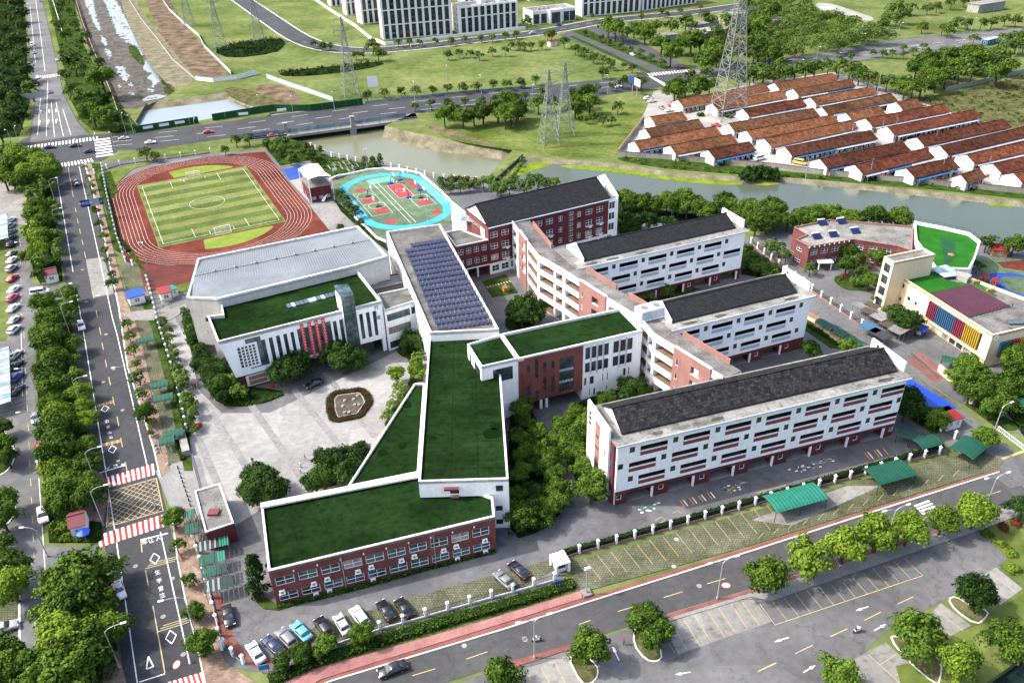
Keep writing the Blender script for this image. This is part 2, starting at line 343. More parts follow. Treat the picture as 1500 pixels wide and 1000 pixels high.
def inside(p,poly):
    c=False;n=len(poly);j=n-1
    for i in range(n):
        a,b=poly[i],poly[j]
        if (a[1]>p[1]) != (b[1]>p[1]) and p[0]<(b[0]-a[0])*(p[1]-a[1])/(b[1]-a[1])+a[0]:c=not c
        j=i
    return c
# ================================================================== terrain and water
WL=-3.2;WL2=-1.0
def hole_pair(px,low):                             # px list with flag: 'v' = vertical near bank, 's' = sloping far bank
    top=[];bot=[]
    for x,y,k in px:
        if k == 'v':t=G(x,y,0).to_2d();top.append(t);bot.append(t.copy())
        else:
            b=G(x,y,low).to_2d();bot.append(b);top.append(b+Vector((0.6,3.2 if low>-2 else 8.5)) if k == 's' else b+Vector((-4.0,0.5)))
    return top,bot
river_px=[(395,166,'v'),(432,212,'v'),(454,214,'v'),(478,229,'v'),(564,245,'v'),(640,263,'v'),(700,268,'v'),(712,262,'v'),
            (758,231,'s'),(734,234,'s'),(700,229,'s'),(640,222,'s'),(583,209,'s'),(560,203,'s'),(600,184,'s'),(560,150,'v')]
river2_px=[(738,276,'v'),(780,280,'v'),(905,306,'v'),(1010,312,'v'),(1083,312,'v'),(1149,322,'v'),(1251,328,'v'),(1335,332,'v'),(1424,352,'v'),(1500,358,'v'),(1760,372,'v'),
             (1760,322,'s'),(1500,304,'s'),(1430,296,'s'),(1343,287,'s'),(1250,277,'s'),(1154,268,'s'),(1088,267,'s'),(983,261,'s'),(934,252,'s'),(875,244,'s'),(794,239,'s'),(766,238,'s')]
pool_px=Q(0,0,[(735,660,'v'),(765,700,'v'),(1050,660,'v'),(1400,600,'v'),(1235,540,'s'),(1100,560,'s'),(900,585,'s'),(760,605,'s')])
canal_px=[(107,-60,'w'),(113,0,'w')] + Q(0,0,[(470,130,'w'),(510,260,'w'),(570,380,'w'),(620,490,'w'),(660,590,'v'),(750,590,'v'),(880,540,'v'),(960,490,'v')])
canal_px+=Q(0,0,[(940,470,'v'),(880,410,'v'),(800,290,'v'),(745,180,'v'),(660,20,'v')]) + [(172,-40,'v')]
pond_px=[(1432,1010,'v'),(1500,962,'v'),(1640,880,'v'),(1640,1010,'v')]
holes=[]
for nm,px,low,wm in (('river',river_px,WL,'water_olive'),('river',river2_px,WL2,'water_green'),('canal_pool',pool_px,-2.0,'water_pale'),('drained_canal_bed',canal_px,-2.4,'mud'),('pond',pond_px,-1.0,'water_dark')):
    top,bot=hole_pair(px,low)
    if area(top)<0:top.reverse();bot.reverse()
    holes.append(top)
    w=sheet(nm,bot,low,wm,depth=0.05)
    mb=MB();n=len(top)
    for i in range(n):
        j=(i+1)%n
        mb.face([(bot[i].x,bot[i].y,low-0.3),(bot[j].x,bot[j].y,low-0.3),(top[j].x,top[j].y,0),(top[i].x,top[i].y,0)][::-1])
    mb.build('river_bank' if 'canal' not in nm else 'canal_bank','bank_soil' if nm != 'drained_canal_bed' else 'earth',kind='structure')
S=3500.0
gv=[Vector((-S,-400)),Vector((S,-400)),Vector((S,6000)),Vector((-S,6000))];gf=[[0,1,2,3]]
for h in holes:
    gf.append(list(range(len(gv),len(gv)+len(h))));gv+=h
cv,ce,cf,ov,oe,of=delaunay_2d_cdt(gv,[],gf,1,1e-5)
keep=[f for f,o in zip(cf,of) if all(k==0 for k in o)]
link('ground',mk('ground',[(v.x,v.y,0) for v in cv],keep,'grass'),kind='structure')

# open water streaks and weed on the drained canal bed
crng=random.Random(17)
def ragged(pts,amp,it=1):
    out=[];n=len(pts)
    for i in range(n):
        a,b=pts[i],pts[(i+1)%n];m=max(2,int((b-a).length/2.2))
        for k in range(m):q=a.lerp(b,k/m);out.append(q+Vector((crng.uniform(-amp,amp),crng.uniform(-amp*2,amp*2))))
    return smooth_poly(out,it)
for pts,amp in (([(452,-10),(500,-10),(520,80),(548,165),(535,170),(530,165),(480,60)],0.9),([(545,180),(562,200),(585,240),(570,250),(550,215)],0.8),([(572,262),(600,275),(608,300),(592,322),(578,300)],0.8),
            ([(555,-10),(625,-10),(665,70),(725,160),(760,230),(792,300),(760,300),(745,255),(690,235),(640,185),(600,90)],1.1),([(790,310),(830,350),(868,440),(832,478),(806,420),(815,400),(770,375),(790,340)],0.9),
            ([(625,355),(665,358),(700,415),(680,445),(660,420),(640,400)],0.9),([(765,540),(830,515),(915,518),(860,540),(790,548)],0.7),([(700,440),(720,450),(715,470),(695,460)],0.6),([(795,480),(830,485),(840,505),(800,500)],0.6),([(640,455),(660,470),(650,490),(632,475)],0.6),([(690,505),(720,500),(730,515),(700,520)],0.5)):
    sheet('canal_water',ragged(GP(Q(0,0,pts),-2.35),amp),-2.33,'water_pale',depth=0.03)
mr_=MB();mr_i=random.Random(3)
for k in range(900):
    x=mr_i.uniform(440,900);y=mr_i.uniform(-10,540)
    if abs(x-(520+(y)*0.42))>130-y*0.05:continue
    p_=G(*Q(0,0,[(x,y)])[0],-2.4);r=mr_i.uniform(0.5,1.8);mr_.cyl(p_.x,p_.y,-2.45,-2.4+r*0.18,r,r*0.3,6)
mr_.build('mud_lumps','mud',kind='stuff',label='dark mud lumps on the drained canal bed',cat='mud')
for pts in ([(690,250),(740,245),(785,340),(770,360),(710,300)],[(880,470),(950,475),(985,490),(900,520)],[(870,430),(900,440),(920,470),(880,460)]):
    sheet('canal_weed_bed',smooth_poly(GP(Q(0,0,pts),-2.3),2),-2.26,'lawn',depth=0.06)
al=[GP([(766,240),(800,236),(812,242),(782,250),(760,258),(744,266)],WL2),GP([(812,242),(875,243),(934,251),(983,260),(1088,266),(1088,272),(1030,270),(960,262),(900,252),(830,247)],WL2),GP([(1100,264),(1140,266),(1145,270),(1108,273)],WL2),GP([(1445,297),(1480,300),(1495,304),(1450,302)],WL2)]
mb=MB()
for a in al:mb.prism(smooth_poly(a,2),WL2-0.02,WL2+0.05,bottom=False)
mb.build('algae','algae',kind='stuff',label='lime green algae floating along the far river bank',cat='algae')

# ================================================================== ground layers
def Sx(name,px,z,m,**kw):return sheet(name,GP(px,0),z,m,**kw)
def SS(name,px,z,m,it=2,**kw):return sheet(name,smooth_poly(GP(px,0),it),z,m,**kw)
SS('river_meadow',[(650,204),(735,218),(765,222),(800,229),(905,234),(900,222),(935,180),(950,150),(880,160),(800,175),(700,185),(640,192)],0.02,'grass_lush',depth=0.02)
SS('earth_bank',[(622,186),(650,196),(700,208),(735,216),(720,210),(670,195),(640,184)],0.04,'earth',depth=0.03)
SS('grass_bank',[(905,236),(985,249),(1090,256),(1200,263),(1350,276),(1500,292),(1650,306),(1650,300),(1500,284),(1340,268),(1200,257),(1050,240),(905,228)],0.03,'lawn',depth=0.02)
SS('wasteland',[(1300,150),(1360,142),(1440,128),(1520,105),(1640,100),(1640,220),(1500,192),(1420,172)],0.02,'dry_lawn',depth=0.02)
SS('canal_earth_slope',[(171,-60),(174,0),(205,70),(236,118),(262,130),(288,120),(262,80),(225,40),(197,0),(190,-60)],0.02,'bank_soil',1,depth=0.02)
SS('earth_strip',[(197,-40),(228,40),(262,86),(290,116),(335,112),(330,100),(290,60),(258,20),(235,-40)],0.03,'earth',1,depth=0.02)
SS('netted_earth',Q(0,0,[(1190,490),(1270,465),(1481,530),(1600,560),(1560,610),(1390,590)]),0.03,'dry_lawn',1,depth=0.02)
SS('earth_strip',Q(0,1,[(0,475),(80,450),(190,470),(290,550),(200,560),(60,520)]),0.05,'earth',1,depth=0.02)
SS('rubble_ground',Q(0,3,[(340,20),(420,15),(560,60),(680,100),(640,120),(520,95),(380,60)]),0.03,'concrete_pale',depth=0.03)
SS('reed_bed',Q(0,0,[(1150,280),(1250,240),(1481,205),(1560,230),(1500,290),(1250,320)]),0.2,'undergrowth',1,depth=0.2)
SS('reed_bed',Q(0,1,[(140,395),(300,375),(500,355),(690,335),(720,350),(560,385),(300,415),(160,415)]),0.2,'undergrowth',1,depth=0.2)

# --- school ground
yard=Sx('school_yard',[(292,800),(318,968),(360,982),(400,985),(543,942),(700,897),(832,856),(819,822),(960,782),(1120,738),(1388,662),(1330,600),(1262,480),(1150,388),(1098,352),(1000,310),(905,300),(780,275),(700,266),(640,261),(560,244),(478,228),(430,216),(150,238),(160,300),(175,370),(205,420),(228,470),(252,545),(275,640),(285,700)],0.05,'asphalt_yard',depth=0.05)
plaza=Sx('plaza',[(281,665),(268,600),(250,532),(236,490),(262,476),(275,490),(290,570),(325,605),(395,605),(560,525),(600,505),(645,510),(640,640),(520,715),(400,735),(345,770),(300,740)],0.09,'plaza_stone',depth=0.06)
for a,b in (((367,592),(470,740)),((430,570),(520,680)),((310,605),(372,700)),((475,545),(550,640)),((290,640),(330,735))):
    mb=MB();mb.prism(strip_pts([G(*a).to_2d(),G(*b).to_2d()],1.6),0.08,0.105,bottom=False);mb.build('dark_paving_band','plaza_stripe',plaza)
Sx('west_lane',[(245,445),(262,476),(236,490),(225,446),(250,440)],0.07,'concrete',depth=0.06)
Sx('red_paving',C(240,780,4.545,[(310,410),(390,400),(410,500),(470,700),(600,860),(740,830),(700,910),(600,900),(480,800),(395,760),(340,600)]),0.075,'pavement_red',depth=0.04)
Sx('stand_forecourt',C(400,180,5,[(270,600),(440,575),(600,760),(410,800)]),0.08,'concrete',depth=0.04)
Sx('stand_forecourt',C(400,180,5,[(120,425),(230,400),(240,480),(270,590),(210,520)]),0.08,'concrete_pale',depth=0.04)
Sx('blue_pad',C(400,180,5,[(65,345),(260,305),(290,330),(200,405),(125,420)]),0.1,'deep_blue',depth=0.04)
# running track -------------------------------------------------------------
TC=Vector((-110.87,282.83));TV=Vector((-0.4493,0.8934));TU=Vector((TV.y,-TV.x))
def tw(u,v):return TC+TU*u+TV*v
def stadium(r,h,n=20):
    p=[tw(r*cos(a),h+r*sin(a)) for a in [pi*k/n for k in range(n+1)]]
    return p+[tw(r*cos(a),-h+r*sin(a)) for a in [pi+pi*k/n for k in range(n+1)]]
track=sheet('running_track',[tw(32,47),tw(32,-50),tw(26,-66),tw(-8,-66),tw(-27.5,-64),tw(-31.5,-40),tw(-32,-23)] + [tw(-32*cos(a),23+32*sin(a)) for a in [pi*k/20*0.75 for k in range(11)]] + [tw(10,53)],0.10,'track_red',depth=0.08)
sheet('red_apron',[tw(-27,-63),tw(-30,-40),tw(-22,-47),tw(-8,-54),tw(-8,-65.5)],0.115,'track_apron',track,depth=0.03)
for k in range(8):
    r=23.3+k*1.2
    for seg in range(2):
        o=stadium(r+0.03,23);i=stadium(r-0.03,23);mb=MB();n=len(o)
        rng=range(0,n//2) if seg==0 else range(n//2,n)
        for a in rng:
            b=(a+1)%n;mb.face([(*o[a],0.115),(*o[b],0.115),(*i[b],0.115),(*i[a],0.115)])
        mb.build('lane_line','paint_white',track)
pit=sheet('football_pitch',[tw(-21,32.5),tw(21,32.5),tw(21,-32.5),tw(-21,-32.5)],0.12,'pitch_light',depth=0.04)
k=0;v=-32.0
while v<32:
    if k%2==0:sheet('mown_stripe',[tw(-20.6,v),tw(20.6,v),tw(20.6,min(v+4.6,32.2)),tw(-20.6,min(v+4.6,32.2))],0.125,'pitch_dark',pit,depth=0.004)
    v+=4.6;k+=1
def dline(par,pts,w=0.1,z=0.13,m='paint_white',name='line'):
    mb=MB();p=strip_pts(pts,w);mb.face([(q.x,q.y,z) for q in ccw(p)]);return mb.build(name,m,par)
def ringline(par,f,r,w,z,m='paint_white',name='circle_line',a0=0,a1=2*pi,n=28):
    mb=MB()
    for k in range(n):
        a=a0+(a1-a0)*k/n;b=a0+(a1-a0)*(k+1)/n
        q=[f((r-w/2)*cos(a),(r-w/2)*sin(a)),f((r+w/2)*cos(a),(r+w/2)*sin(a)),f((r+w/2)*cos(b),(r+w/2)*sin(b)),f((r-w/2)*cos(b),(r-w/2)*sin(b))]
        mb.face([(*x,z) for x in q])
    return mb.build(name,m,par)
for s in (-1,1):
    dline(pit,[tw(19.3*s,-30),tw(19.3*s,30)]);dline(pit,[tw(-19.3,30*s),tw(19.3,30*s)])
    dline(pit,[tw(-9,30*s),tw(-9,22*s)]);dline(pit,[tw(9,30*s),tw(9,22*s)])
    dline(pit,[tw(-4,30*s),tw(-4,27*s)]);dline(pit,[tw(4,30*s),tw(4,27*s)])
    pts=[tw(20.5*cos(a),s*(23+20.5*sin(a))) for a in [pi*(0.02+0.62*k/16) for k in range(17)]]
    pts=[p for p in pts]+[tw(-8.5,s*34)]
    pts=[tw(20*cos(a)+0.0,s*(23.5+19.5*sin(a))) for a in [0.62+1.35*k/14 for k in range(15)]]
    sheet('green_d_area',[tw(-7,s*33.6),tw(15.5,s*33.6)]+pts,0.12,'pitch_d',track,depth=0.02)
dline(pit,[tw(-19.3,0),tw(19.3,0)],0.07);ringline(pit,lambda a,b:tw(a,b),6.2,0.09,0.13)
# oval ball court ------------------------------------------------------------
CC=Vector((-41.8,281.2));CV=Vector((cos(radians(115)),sin(radians(115))));CU=Vector((CV.y,-CV.x))
def cw(u,v):return CC+CU*u+CV*v
def cst(r,h,n=14,hx=0.0):
    return [cw(r*cos(a)*1.0,h+r*sin(a)*0.93) for a in [pi*k/n for k in range(n+1)]]+[cw(r*cos(a),-h+r*sin(a)*0.93) for a in [pi+pi*k/n for k in range(n+1)]]
court=sheet('court_surround',[cw(-16,33),cw(-17.5,25),cw(-17,-30),cw(8,-32),cw(19,-29),cw(19,12),cw(14,25),cw(4,33)],0.09,'court_green',depth=0.05)
sheet('blue_jogging_lane',cst(16.8,13),0.11,'court_blue',court,depth=0.02)
sheet('court_floor',cst(13.2,13),0.13,'court_green',court,depth=0.02)
def crect(n,m,u0,u1,v0,v1,z=0.145):return sheet(n,[cw(u0,v0),cw(u1,v0),cw(u1,v1),cw(u0,v1)],z,m,court,depth=0.01)
crect('mint_patch','court_mint',-3.5,6.5,18,23.5);crect('red_court','court_red',1.6,8,-0.5,14);crect('red_court','court_red',10,12.4,6,16)
crect('red_court','court_red',-10.6,-6.4,0.3,6);crect('red_court','court_red',-9.8,-5.2,-10.8,-5.4);crect('red_court','court_red',6.4,11,-10.8,-5.2)
for u,v in ((-8.3,14.3),(9.4,-19.5),(-7.6,-19.3)):sheet('red_spot',[cw(u+2*cos(a),v+2*sin(a)) for a in [2*pi*k/16 for k in range(16)]],0.145,'court_red',court,depth=0.01)
sheet('red_corner',[cw(-17,27),cw(-11.5,30.5),cw(-13,32),cw(-16.5,30)],0.11,'court_red',court,depth=0.02)
sheet('red_corner',[cw(13,-26),cw(18.5,-22),cw(18.5,-28)],0.12,'court_red',court,depth=0.02)
for u in (-0.9,0.9):dline(court,[cw(u-1.2,-24),cw(u-1.2,22)],0.12,0.15,name='court_line')
for u,v,r in ((-8.5,8,3),(-7.5,-3,3),(8.8,-3,3),(4.8,6.8,1.8)):ringline(court,lambda a,b,u=u,v=v:cw(u+a,v+b),r,0.1,0.152,name='court_ring',n=18)
for u0,u1,v0,v1 in ((1.9,7.7,-0.2,13.7),(-12,-4.5,-12,-1),(5.2,12,-12,-1),(-12,-4.8,0,12)):
    for a,b in (((u0,v0),(u1,v0)),((u1,v0),(u1,v1)),((u1,v1),(u0,v1)),((u0,v1),(u0,v0))):dline(court,[cw(*a),cw(*b)],0.1,0.153,name='court_line')
for o in (0.0,1.2,-1.2):dline(court,[cw(15+o*0.9,-13),cw(15+o*0.9,13)],0.09,0.12,name='court_line');dline(court,[cw(-15+o*0.9,-13),cw(-15+o*0.9,13)],0.09,0.12,name='court_line')

LZ=0.14
# --- lawns and planted ground inside the school
for nm,pts,m,it in (
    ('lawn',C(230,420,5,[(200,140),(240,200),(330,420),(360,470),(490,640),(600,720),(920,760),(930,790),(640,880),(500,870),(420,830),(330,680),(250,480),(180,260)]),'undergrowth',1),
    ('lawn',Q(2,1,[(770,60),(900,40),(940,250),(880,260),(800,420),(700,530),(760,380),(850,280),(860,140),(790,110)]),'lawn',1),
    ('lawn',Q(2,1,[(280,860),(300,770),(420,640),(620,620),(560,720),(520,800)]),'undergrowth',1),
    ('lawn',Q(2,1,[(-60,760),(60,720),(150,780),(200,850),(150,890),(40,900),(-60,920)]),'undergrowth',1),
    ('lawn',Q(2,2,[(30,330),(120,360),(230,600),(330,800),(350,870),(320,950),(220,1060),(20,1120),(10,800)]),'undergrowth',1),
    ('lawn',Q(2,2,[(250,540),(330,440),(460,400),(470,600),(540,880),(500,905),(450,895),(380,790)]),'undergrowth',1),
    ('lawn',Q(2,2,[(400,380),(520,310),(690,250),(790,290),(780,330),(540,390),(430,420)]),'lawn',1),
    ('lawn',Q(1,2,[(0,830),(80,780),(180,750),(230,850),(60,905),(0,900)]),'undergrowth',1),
    ('lawn',Q(1,1,[(1245,640),(1370,600),(1440,700),(1300,725)]),'lawn',0),
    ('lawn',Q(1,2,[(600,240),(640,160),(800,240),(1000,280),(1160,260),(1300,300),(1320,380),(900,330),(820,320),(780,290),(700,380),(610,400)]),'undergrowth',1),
    ('lawn',Q(1,2,[(700,760),(740,700),(880,690),(930,660),(1060,680),(860,740)]),'lawn',0),
    ('lawn',Q(1,2,[(1285,420),(1320,480),(1480,560),(1560,610),(1400,620),(1280,600)]),'undergrowth',0),
    ('lawn',Q(1,3,[(300,860),(330,850),(600,985),(580,1010),(430,1000),(290,900)]),'lawn',0),
    ('lawn',Q(2,3,[(800,300),(880,290),(1060,480),(1020,540),(980,530),(830,440)]),'lawn',1),
    ('lawn',C(360,720,5,[(60,740),(150,780),(235,830),(1800,400),(1830,420),(240,870),(130,860),(80,810)]),'lawn',0),
    ('lawn',Q(0,0,[(520,940),(780,880),(850,880),(720,920),(620,1010),(560,1010)]),'grass_lush',0),
    ('lawn',Q(1,0,[(540,60),(600,40),(640,150),(600,200),(650,400),(740,500),(800,600),(820,640),(790,600),(700,490),(600,380)]),'lawn',0),
    ('lawn',Q(1,0,[(840,690),(1030,645),(1030,690),(860,720)]),'grass_lush',0),
    ('lawn',Q(1,1,[(440,190),(510,250),(600,330),(720,430),(740,480),(700,450),(560,330),(480,260)]),'undergrowth',0),
    ('lawn',Q(0,1,[(60,790),(150,740),(320,790),(400,850),(720,900),(620,920),(470,970),(380,960),(310,870),(150,900)]),'lawn',0)):
    LZ+=0.004;sheet(nm,smooth_poly(GP(pts),it) if it else GP(pts),LZ,m,depth=0.14)

# ================================================================== roads
RW=0.04
main=Sx('main_road',[(184,1010),(178,960),(160,842),(136,684),(107,490),(97,426),(72,240),(60,240),(20,232),(30,206),(44,200),(52,140),(44,100),(40,40),(34,-20),(28,-90),(58,-90),(62,0),(82,84),(94,140),(116,180),(132,198),(165,196),(172,222),(150,236),(124,240),(135,280),(173,450),(186,538),(224,657),(259,819),(300,1010)],RW,'asphalt_dark',depth=0.04)
north_road=Sx('north_road',[(34,-90),(56,-90),(61,0),(81,84),(93,140),(114,180),(130,197),(100,201),(44,209),(53,140),(45,100),(41,40),(36,-20)],RW+0.006,'asphalt_lot',parent=main,depth=0.01)
Sx('concrete_road_patch',Q(1,0,[(465,520),(560,505),(625,705),(505,725)]),RW+0.008,'concrete',parent=main,depth=0.01)
bridge_road=Sx('bridge_road',[(165,220),(216,219),(319,205),(418,190),(520,176),(637,163),(740,152),(875,142),(964,128),(1050,112),(1100,105),(1240,93),(1316,79),(1424,68),(1500,55),(1640,30),(1640,12),(1500,40),(1316,58),(1140,88),(1010,102),(945,108),(902,115),(770,128),(640,140),(532,153),(370,173),(200,196),(160,200)],RW+0.012,'asphalt_dark',depth=0.06)
Sx('right_road_surface',[(1016,114),(1050,111.5),(1100,104.5),(1240,92.5),(1316,78.5),(1424,67.5),(1500,54.5),(1640,29.5),(1640,12.5),(1500,40.5),(1316,58.5),(1140,88.5),(1012,102.5)],RW+0.018,'asphalt_lot',parent=bridge_road,depth=0.01)
curve=[(340,-10),(395,28),(443,61),(494,74),(556,74),(640,66),(700,58),(770,51),(821,43),(870,33),(930,26),(1000,20),(1064,12),(1150,-2)]
cl=smooth_poly(GP(curve),2,False)
for s_ in (-1,1):dline(None,[p+Vector((0,0)) for p in (strip_pts(cl,15.8)[:len(cl)] if s_<0 else strip_pts(cl,15.8)[len(cl):])],0.9,0.06,'kerb_stone','kerb')['kind'] = 'structure'
far_road=sheet('far_road',strip_pts(cl,15),0.03,'asphalt_dark',depth=0.03)
link_road=Sx('link_road',[(818,51),(870,39),(905,48),(950,68),(1012,101),(985,108),(950,112),(900,85)],0.05,'asphalt',depth=0.05)
Sx('green_median',[(838,46),(858,43),(985,100),(975,103)],0.15,'lawn',depth=0.12);Sx('green_median',[(834,54),(840,53),(955,106),(950,108)],0.15,'lawn',depth=0.12)
k_road=Sx('kindergarten_road',[(1098,352),(1180,412),(1258,478),(1335,545),(1400,590),(1470,650),(1500,672),(1545,700),(1480,715),(1430,680),(1392,655),(1330,600),(1250,505),(1165,428),(1090,365)],0.07,'asphalt_lot',depth=0.04)
bottom_road=Sx('bottom_road',[(440,1012),(489,997),(740,921.7),(860,883),(1100,808),(1300,744),(1464,692),(1560,660),(1640,640),(1640,690),(1500,733),(1464,745),(1200,830),(1099,862),(956,905),(925,916),(837,943),(740,971),(560,1030)],RW,'asphalt',depth=0.04)
lot=Sx('car_park',[(560,1040),(740,975),(837,947),(930,918),(1099,866),(1428,768),(1480,812),(1462,835),(1290,930),(1200,1030),(1000,1100),(600,1100)],0.03,'asphalt_lot',depth=0.03)
Sx('service_road',[(-60,500),(10,500),(25,340),(38,338),(48,418),(100,418),(104,436),(60,442),(50,470),(52,600),(58,700),(62,800),(140,800),(146,822),(72,830),(68,900),(58,960),(45,1030),(2,1030),(22,975),(28,940),(27,850),(-60,870)],0.035,'asphalt_lot',depth=0.03)
Sx('service_yard',[(-60,262),(38,268),(42,338),(25,345),(-60,340)],0.04,'concrete',depth=0.03)
Sx('grass_block_parking',[(-60,870),(27,850),(28,940),(22,975),(0,1030),(-60,1030)],0.05,'grass_block',depth=0.04)
for pts in ([(-50,622),(0,622),(14,640),(23,660),(22,675),(12,690),(0,697),(-50,700)],[(-50,715),(0,722),(14,728),(24,742),(24,752),(14,766),(0,776),(-50,780)]):
    p=GP(pts);sheet('kerb',smooth_poly(p,1),0.14,'kerb_stone',depth=0.14);sheet('traffic_island',smooth_poly(offset(p,0.35),1),0.17,'lawn',depth=0.1)
# verges beside the main road
Sx('verge',[(104,436),(62,444),(52,475),(56,600),(66,705),(72,795),(140,795),(152,790),(136,690),(112,540),(104,470)],0.14,'undergrowth',depth=0.12)
Sx('verge',[(66,248),(40,262),(40,335),(48,395),(58,414),(92,412),(86,345),(76,270)],0.14,'undergrowth',depth=0.12)
Sx('verge',[(152,830),(90,832),(76,850),(72,905),(64,960),(50,1030),(180,1030),(172,950)],0.14,'undergrowth',depth=0.12)
Sx('verge',[(20,232),(62,246),(40,262),(-60,262),(-120,200),(-20,205)],0.14,'lawn',depth=0.12)
Sx('verge',[(94,100),(100,140),(120,178),(135,190),(172,196),(205,188),(180,160),(150,120),(120,60),(108,0),(70,0),(84,60)],0.10,'lawn',depth=0.08)
Sx('forest_floor',[(-200,-60),(30,-60),(38,40),(40,90),(44,150),(28,200),(-20,205),(-200,200)],0.05,'undergrowth',depth=0.04)
Sx('pavement',Q(3,0,[(560,1010),(560,830),(640,830),(690,1010)]) ,0.16,'pavement_brick',depth=0.13)
Sx('pavement',Q(2,0,[(400,1000),(390,880),(470,720),(560,760),(585,900),(560,1020)]),0.16,'pavement_brick',depth=0.13)
# pavement, parking strip and lawn between the main road and the school fence
kl=[(123,240),(135,280),(155,365),(173,450),(186,538),(205,596),(224,657),(234,700)]
pr=[(134,240),(146,285),(166,365),(185,440),(205,490),(219,555),(236,620),(250,690)]
fl=[(146,240),(160,300),(178,372),(222,440),(244,500),(262,560),(278,640),(283,690)]
sheet('pavement',GP(kl+pr[::-1]),0.15,'pavement_brick',depth=0.13)
sheet('kerb',GP(kl+[(x+2.0,y) for x,y in kl[::-1]]),0.17,'kerb_stone',depth=0.15)
sheet('parking_strip',GP(pr[3:]+[(270,690),(252,600),(238,540),(222,480),(206,440)]),0.11,'grass_block',depth=0.08)
sheet('verge',GP(pr[:3]+fl[:3][::-1]),0.14,'lawn',depth=0.12)
sheet('verge',GP([(206,440),(222,480),(238,540),(252,600),(270,690)]+fl[3:][::-1]),0.14,'lawn',depth=0.12)
Sx('parking_strip',Q(1,0,[(645,545),(745,530),(790,690),(690,710)]),0.16,'grass_block',depth=0.1)
Sx('side_entrance',Q(1,0,[(660,810),(830,790),(900,800),(1010,760),(1020,790),(920,850),(750,850),(700,850)]),0.17,'concrete',depth=0.13)
gate_apron=Sx('gate_apron',[(228,690),(236,684),(281,672),(300,745),(278,770),(262,760),(250,745)],0.12,'pavement_grey',depth=0.1)
kl2=[(250,745),(259,819),(271,880),(285,935),(297,988),(306,1030)];pr2=[(285,745),(293,800),(306,850),(318,920),(330,970),(380,1004),(420,1008),(400,1060)]
sheet('pavement',GP(kl2+[(340,1060)]+pr2[::-1]),0.15,'pavement_brick',depth=0.13)
sheet('kerb',GP(kl2+[(x+2.2,y) for x,y in kl2[::-1]]),0.17,'kerb_stone',depth=0.15)
# bottom pavement
sheet('pink_pavement',GP([(392,1012),(440,985),(540,958),(700,912),(850,866),(853,876),(740,912),(560,967),(470,995),(440,1012)]),0.15,'pavement_pink',depth=0.13)
sheet('pavement',GP([(440,1012),(480,993),(560,968),(740,913),(853,877),(1100,801),(1300,738),(1464,687),(1466,691),(1300,743),(1100,807),(860,882),(740,920.5),(489,996),(450,1012)]),0.155,'pavement_red',depth=0.13)
sheet('kerb',GP([(455,1008),(489,997),(740,921.7),(860,883),(1100,808),(1300,744),(1464,692),(1464,690.5),(1300,742),(1100,806.2),(860,881.2),(740,919.8),(487,995.5)]),0.17,'kerb_stone',depth=0.15)
gb=Sx('grass_block_parking',[(836,848),(850,868),(1100,799),(1300,736),(1462,686),(1470,676),(1440,660),(1388,668),(1120,744),(960,788),(834,826)],0.12,'grass_block',depth=0.1)
sheet('concrete_bays',GP([(1100,762),(1240,712),(1290,712),(1160,770)]),0.13,'concrete',gb,depth=0.01)
Sx('grass_block_parking',C(370,730,1/0.27,[(120,830),(350,690),(540,630),(700,590),(1000,500),(1290,420),(1481,370),(1720,300),(1740,330),(1420,510),(1000,650),(700,745),(470,800),(180,880)]),0.08,'grass_block',depth=0.05)
sheet('pavement',GP([(740,971),(837,943.5),(838,950),(745,980)]),0.15,'pavement_red',depth=0.13)
sheet('pavement',GP([(958,905),(1099,863),(1200,831),(1464,746),(1500,735),(1640,690),(1640,740),(1500,752),(1437,776),(1300,822),(1200,856),(1130,880),(1100,874),(968,914)]),0.15,'pavement_grey',depth=0.13)
sheet('pavement',GP([(958,905.5),(1099,863.5),(1200,831.5),(1464,746.5),(1464,751),(1200,837),(1100,868.5),(962,911)]),0.158,'pavement_red',depth=0.13)
for nm,pts in (('parking_bays',[(972,914),(1098,872),(1131,910),(993,958)]),('parking_bays',[(748,985),(832,960),(858,1012),(752,1050)]),('parking_bays',C(1150,700,3.334,[(690,680),(760,610),(910,720),(800,775)])),
                ('parking_bays',C(1150,700,3.334,[(970,470),(1030,435),(1160,540),(1050,620)])),('parking_bays',C(1150,700,3.334,[(290,910),(490,800),(740,1030),(560,1160)]))):
    Sx(nm,pts,0.045,'concrete',depth=0.03)
Sx('park_lawn',[(1437,778),(1500,752),(1640,740),(1640,880),(1500,962),(1432,1008),(1400,1040),(1330,1040),(1312,975),(1350,968),(1340,950),(1432,916),(1442,905),(1500,868),(1500,850),(1462,828),(1476,818)],0.12,'grass_lush',depth=0.1)
def island(pts,m='dry_lawn',it=1):
    p=GP(pts);a=smooth_poly(p,it);sheet('kerb',a,0.15,'kerb_stone',depth=0.13);sheet('traffic_island',offset(a,0.25),0.18,m,depth=0.1)
island(Q(3,2,[(700,690),(790,660),(860,850),(830,890),(760,880),(690,790)]));island(Q(3,2,[(330,850),(420,840),(500,900),(510,960),(470,1010),(410,1010)]))
island(C(1150,700,3.334,[(505,780),(540,765),(770,870),(760,1000),(730,1010),(600,900)]));island(C(1150,700,3.334,[(790,590),(830,575),(900,620),(1000,650),(980,690),(935,720),(830,650)]))
# village ground
Sx('village_ground',[(905,227),(938,178),(958,134),(978,130),(992,152),(1100,122),(1220,106),(1270,120),(1350,150),(1420,175),(1500,200),(1640,230),(1640,300),(1500,283),(1200,255),(1050,238)],0.04,'concrete_pale',depth=0.03)
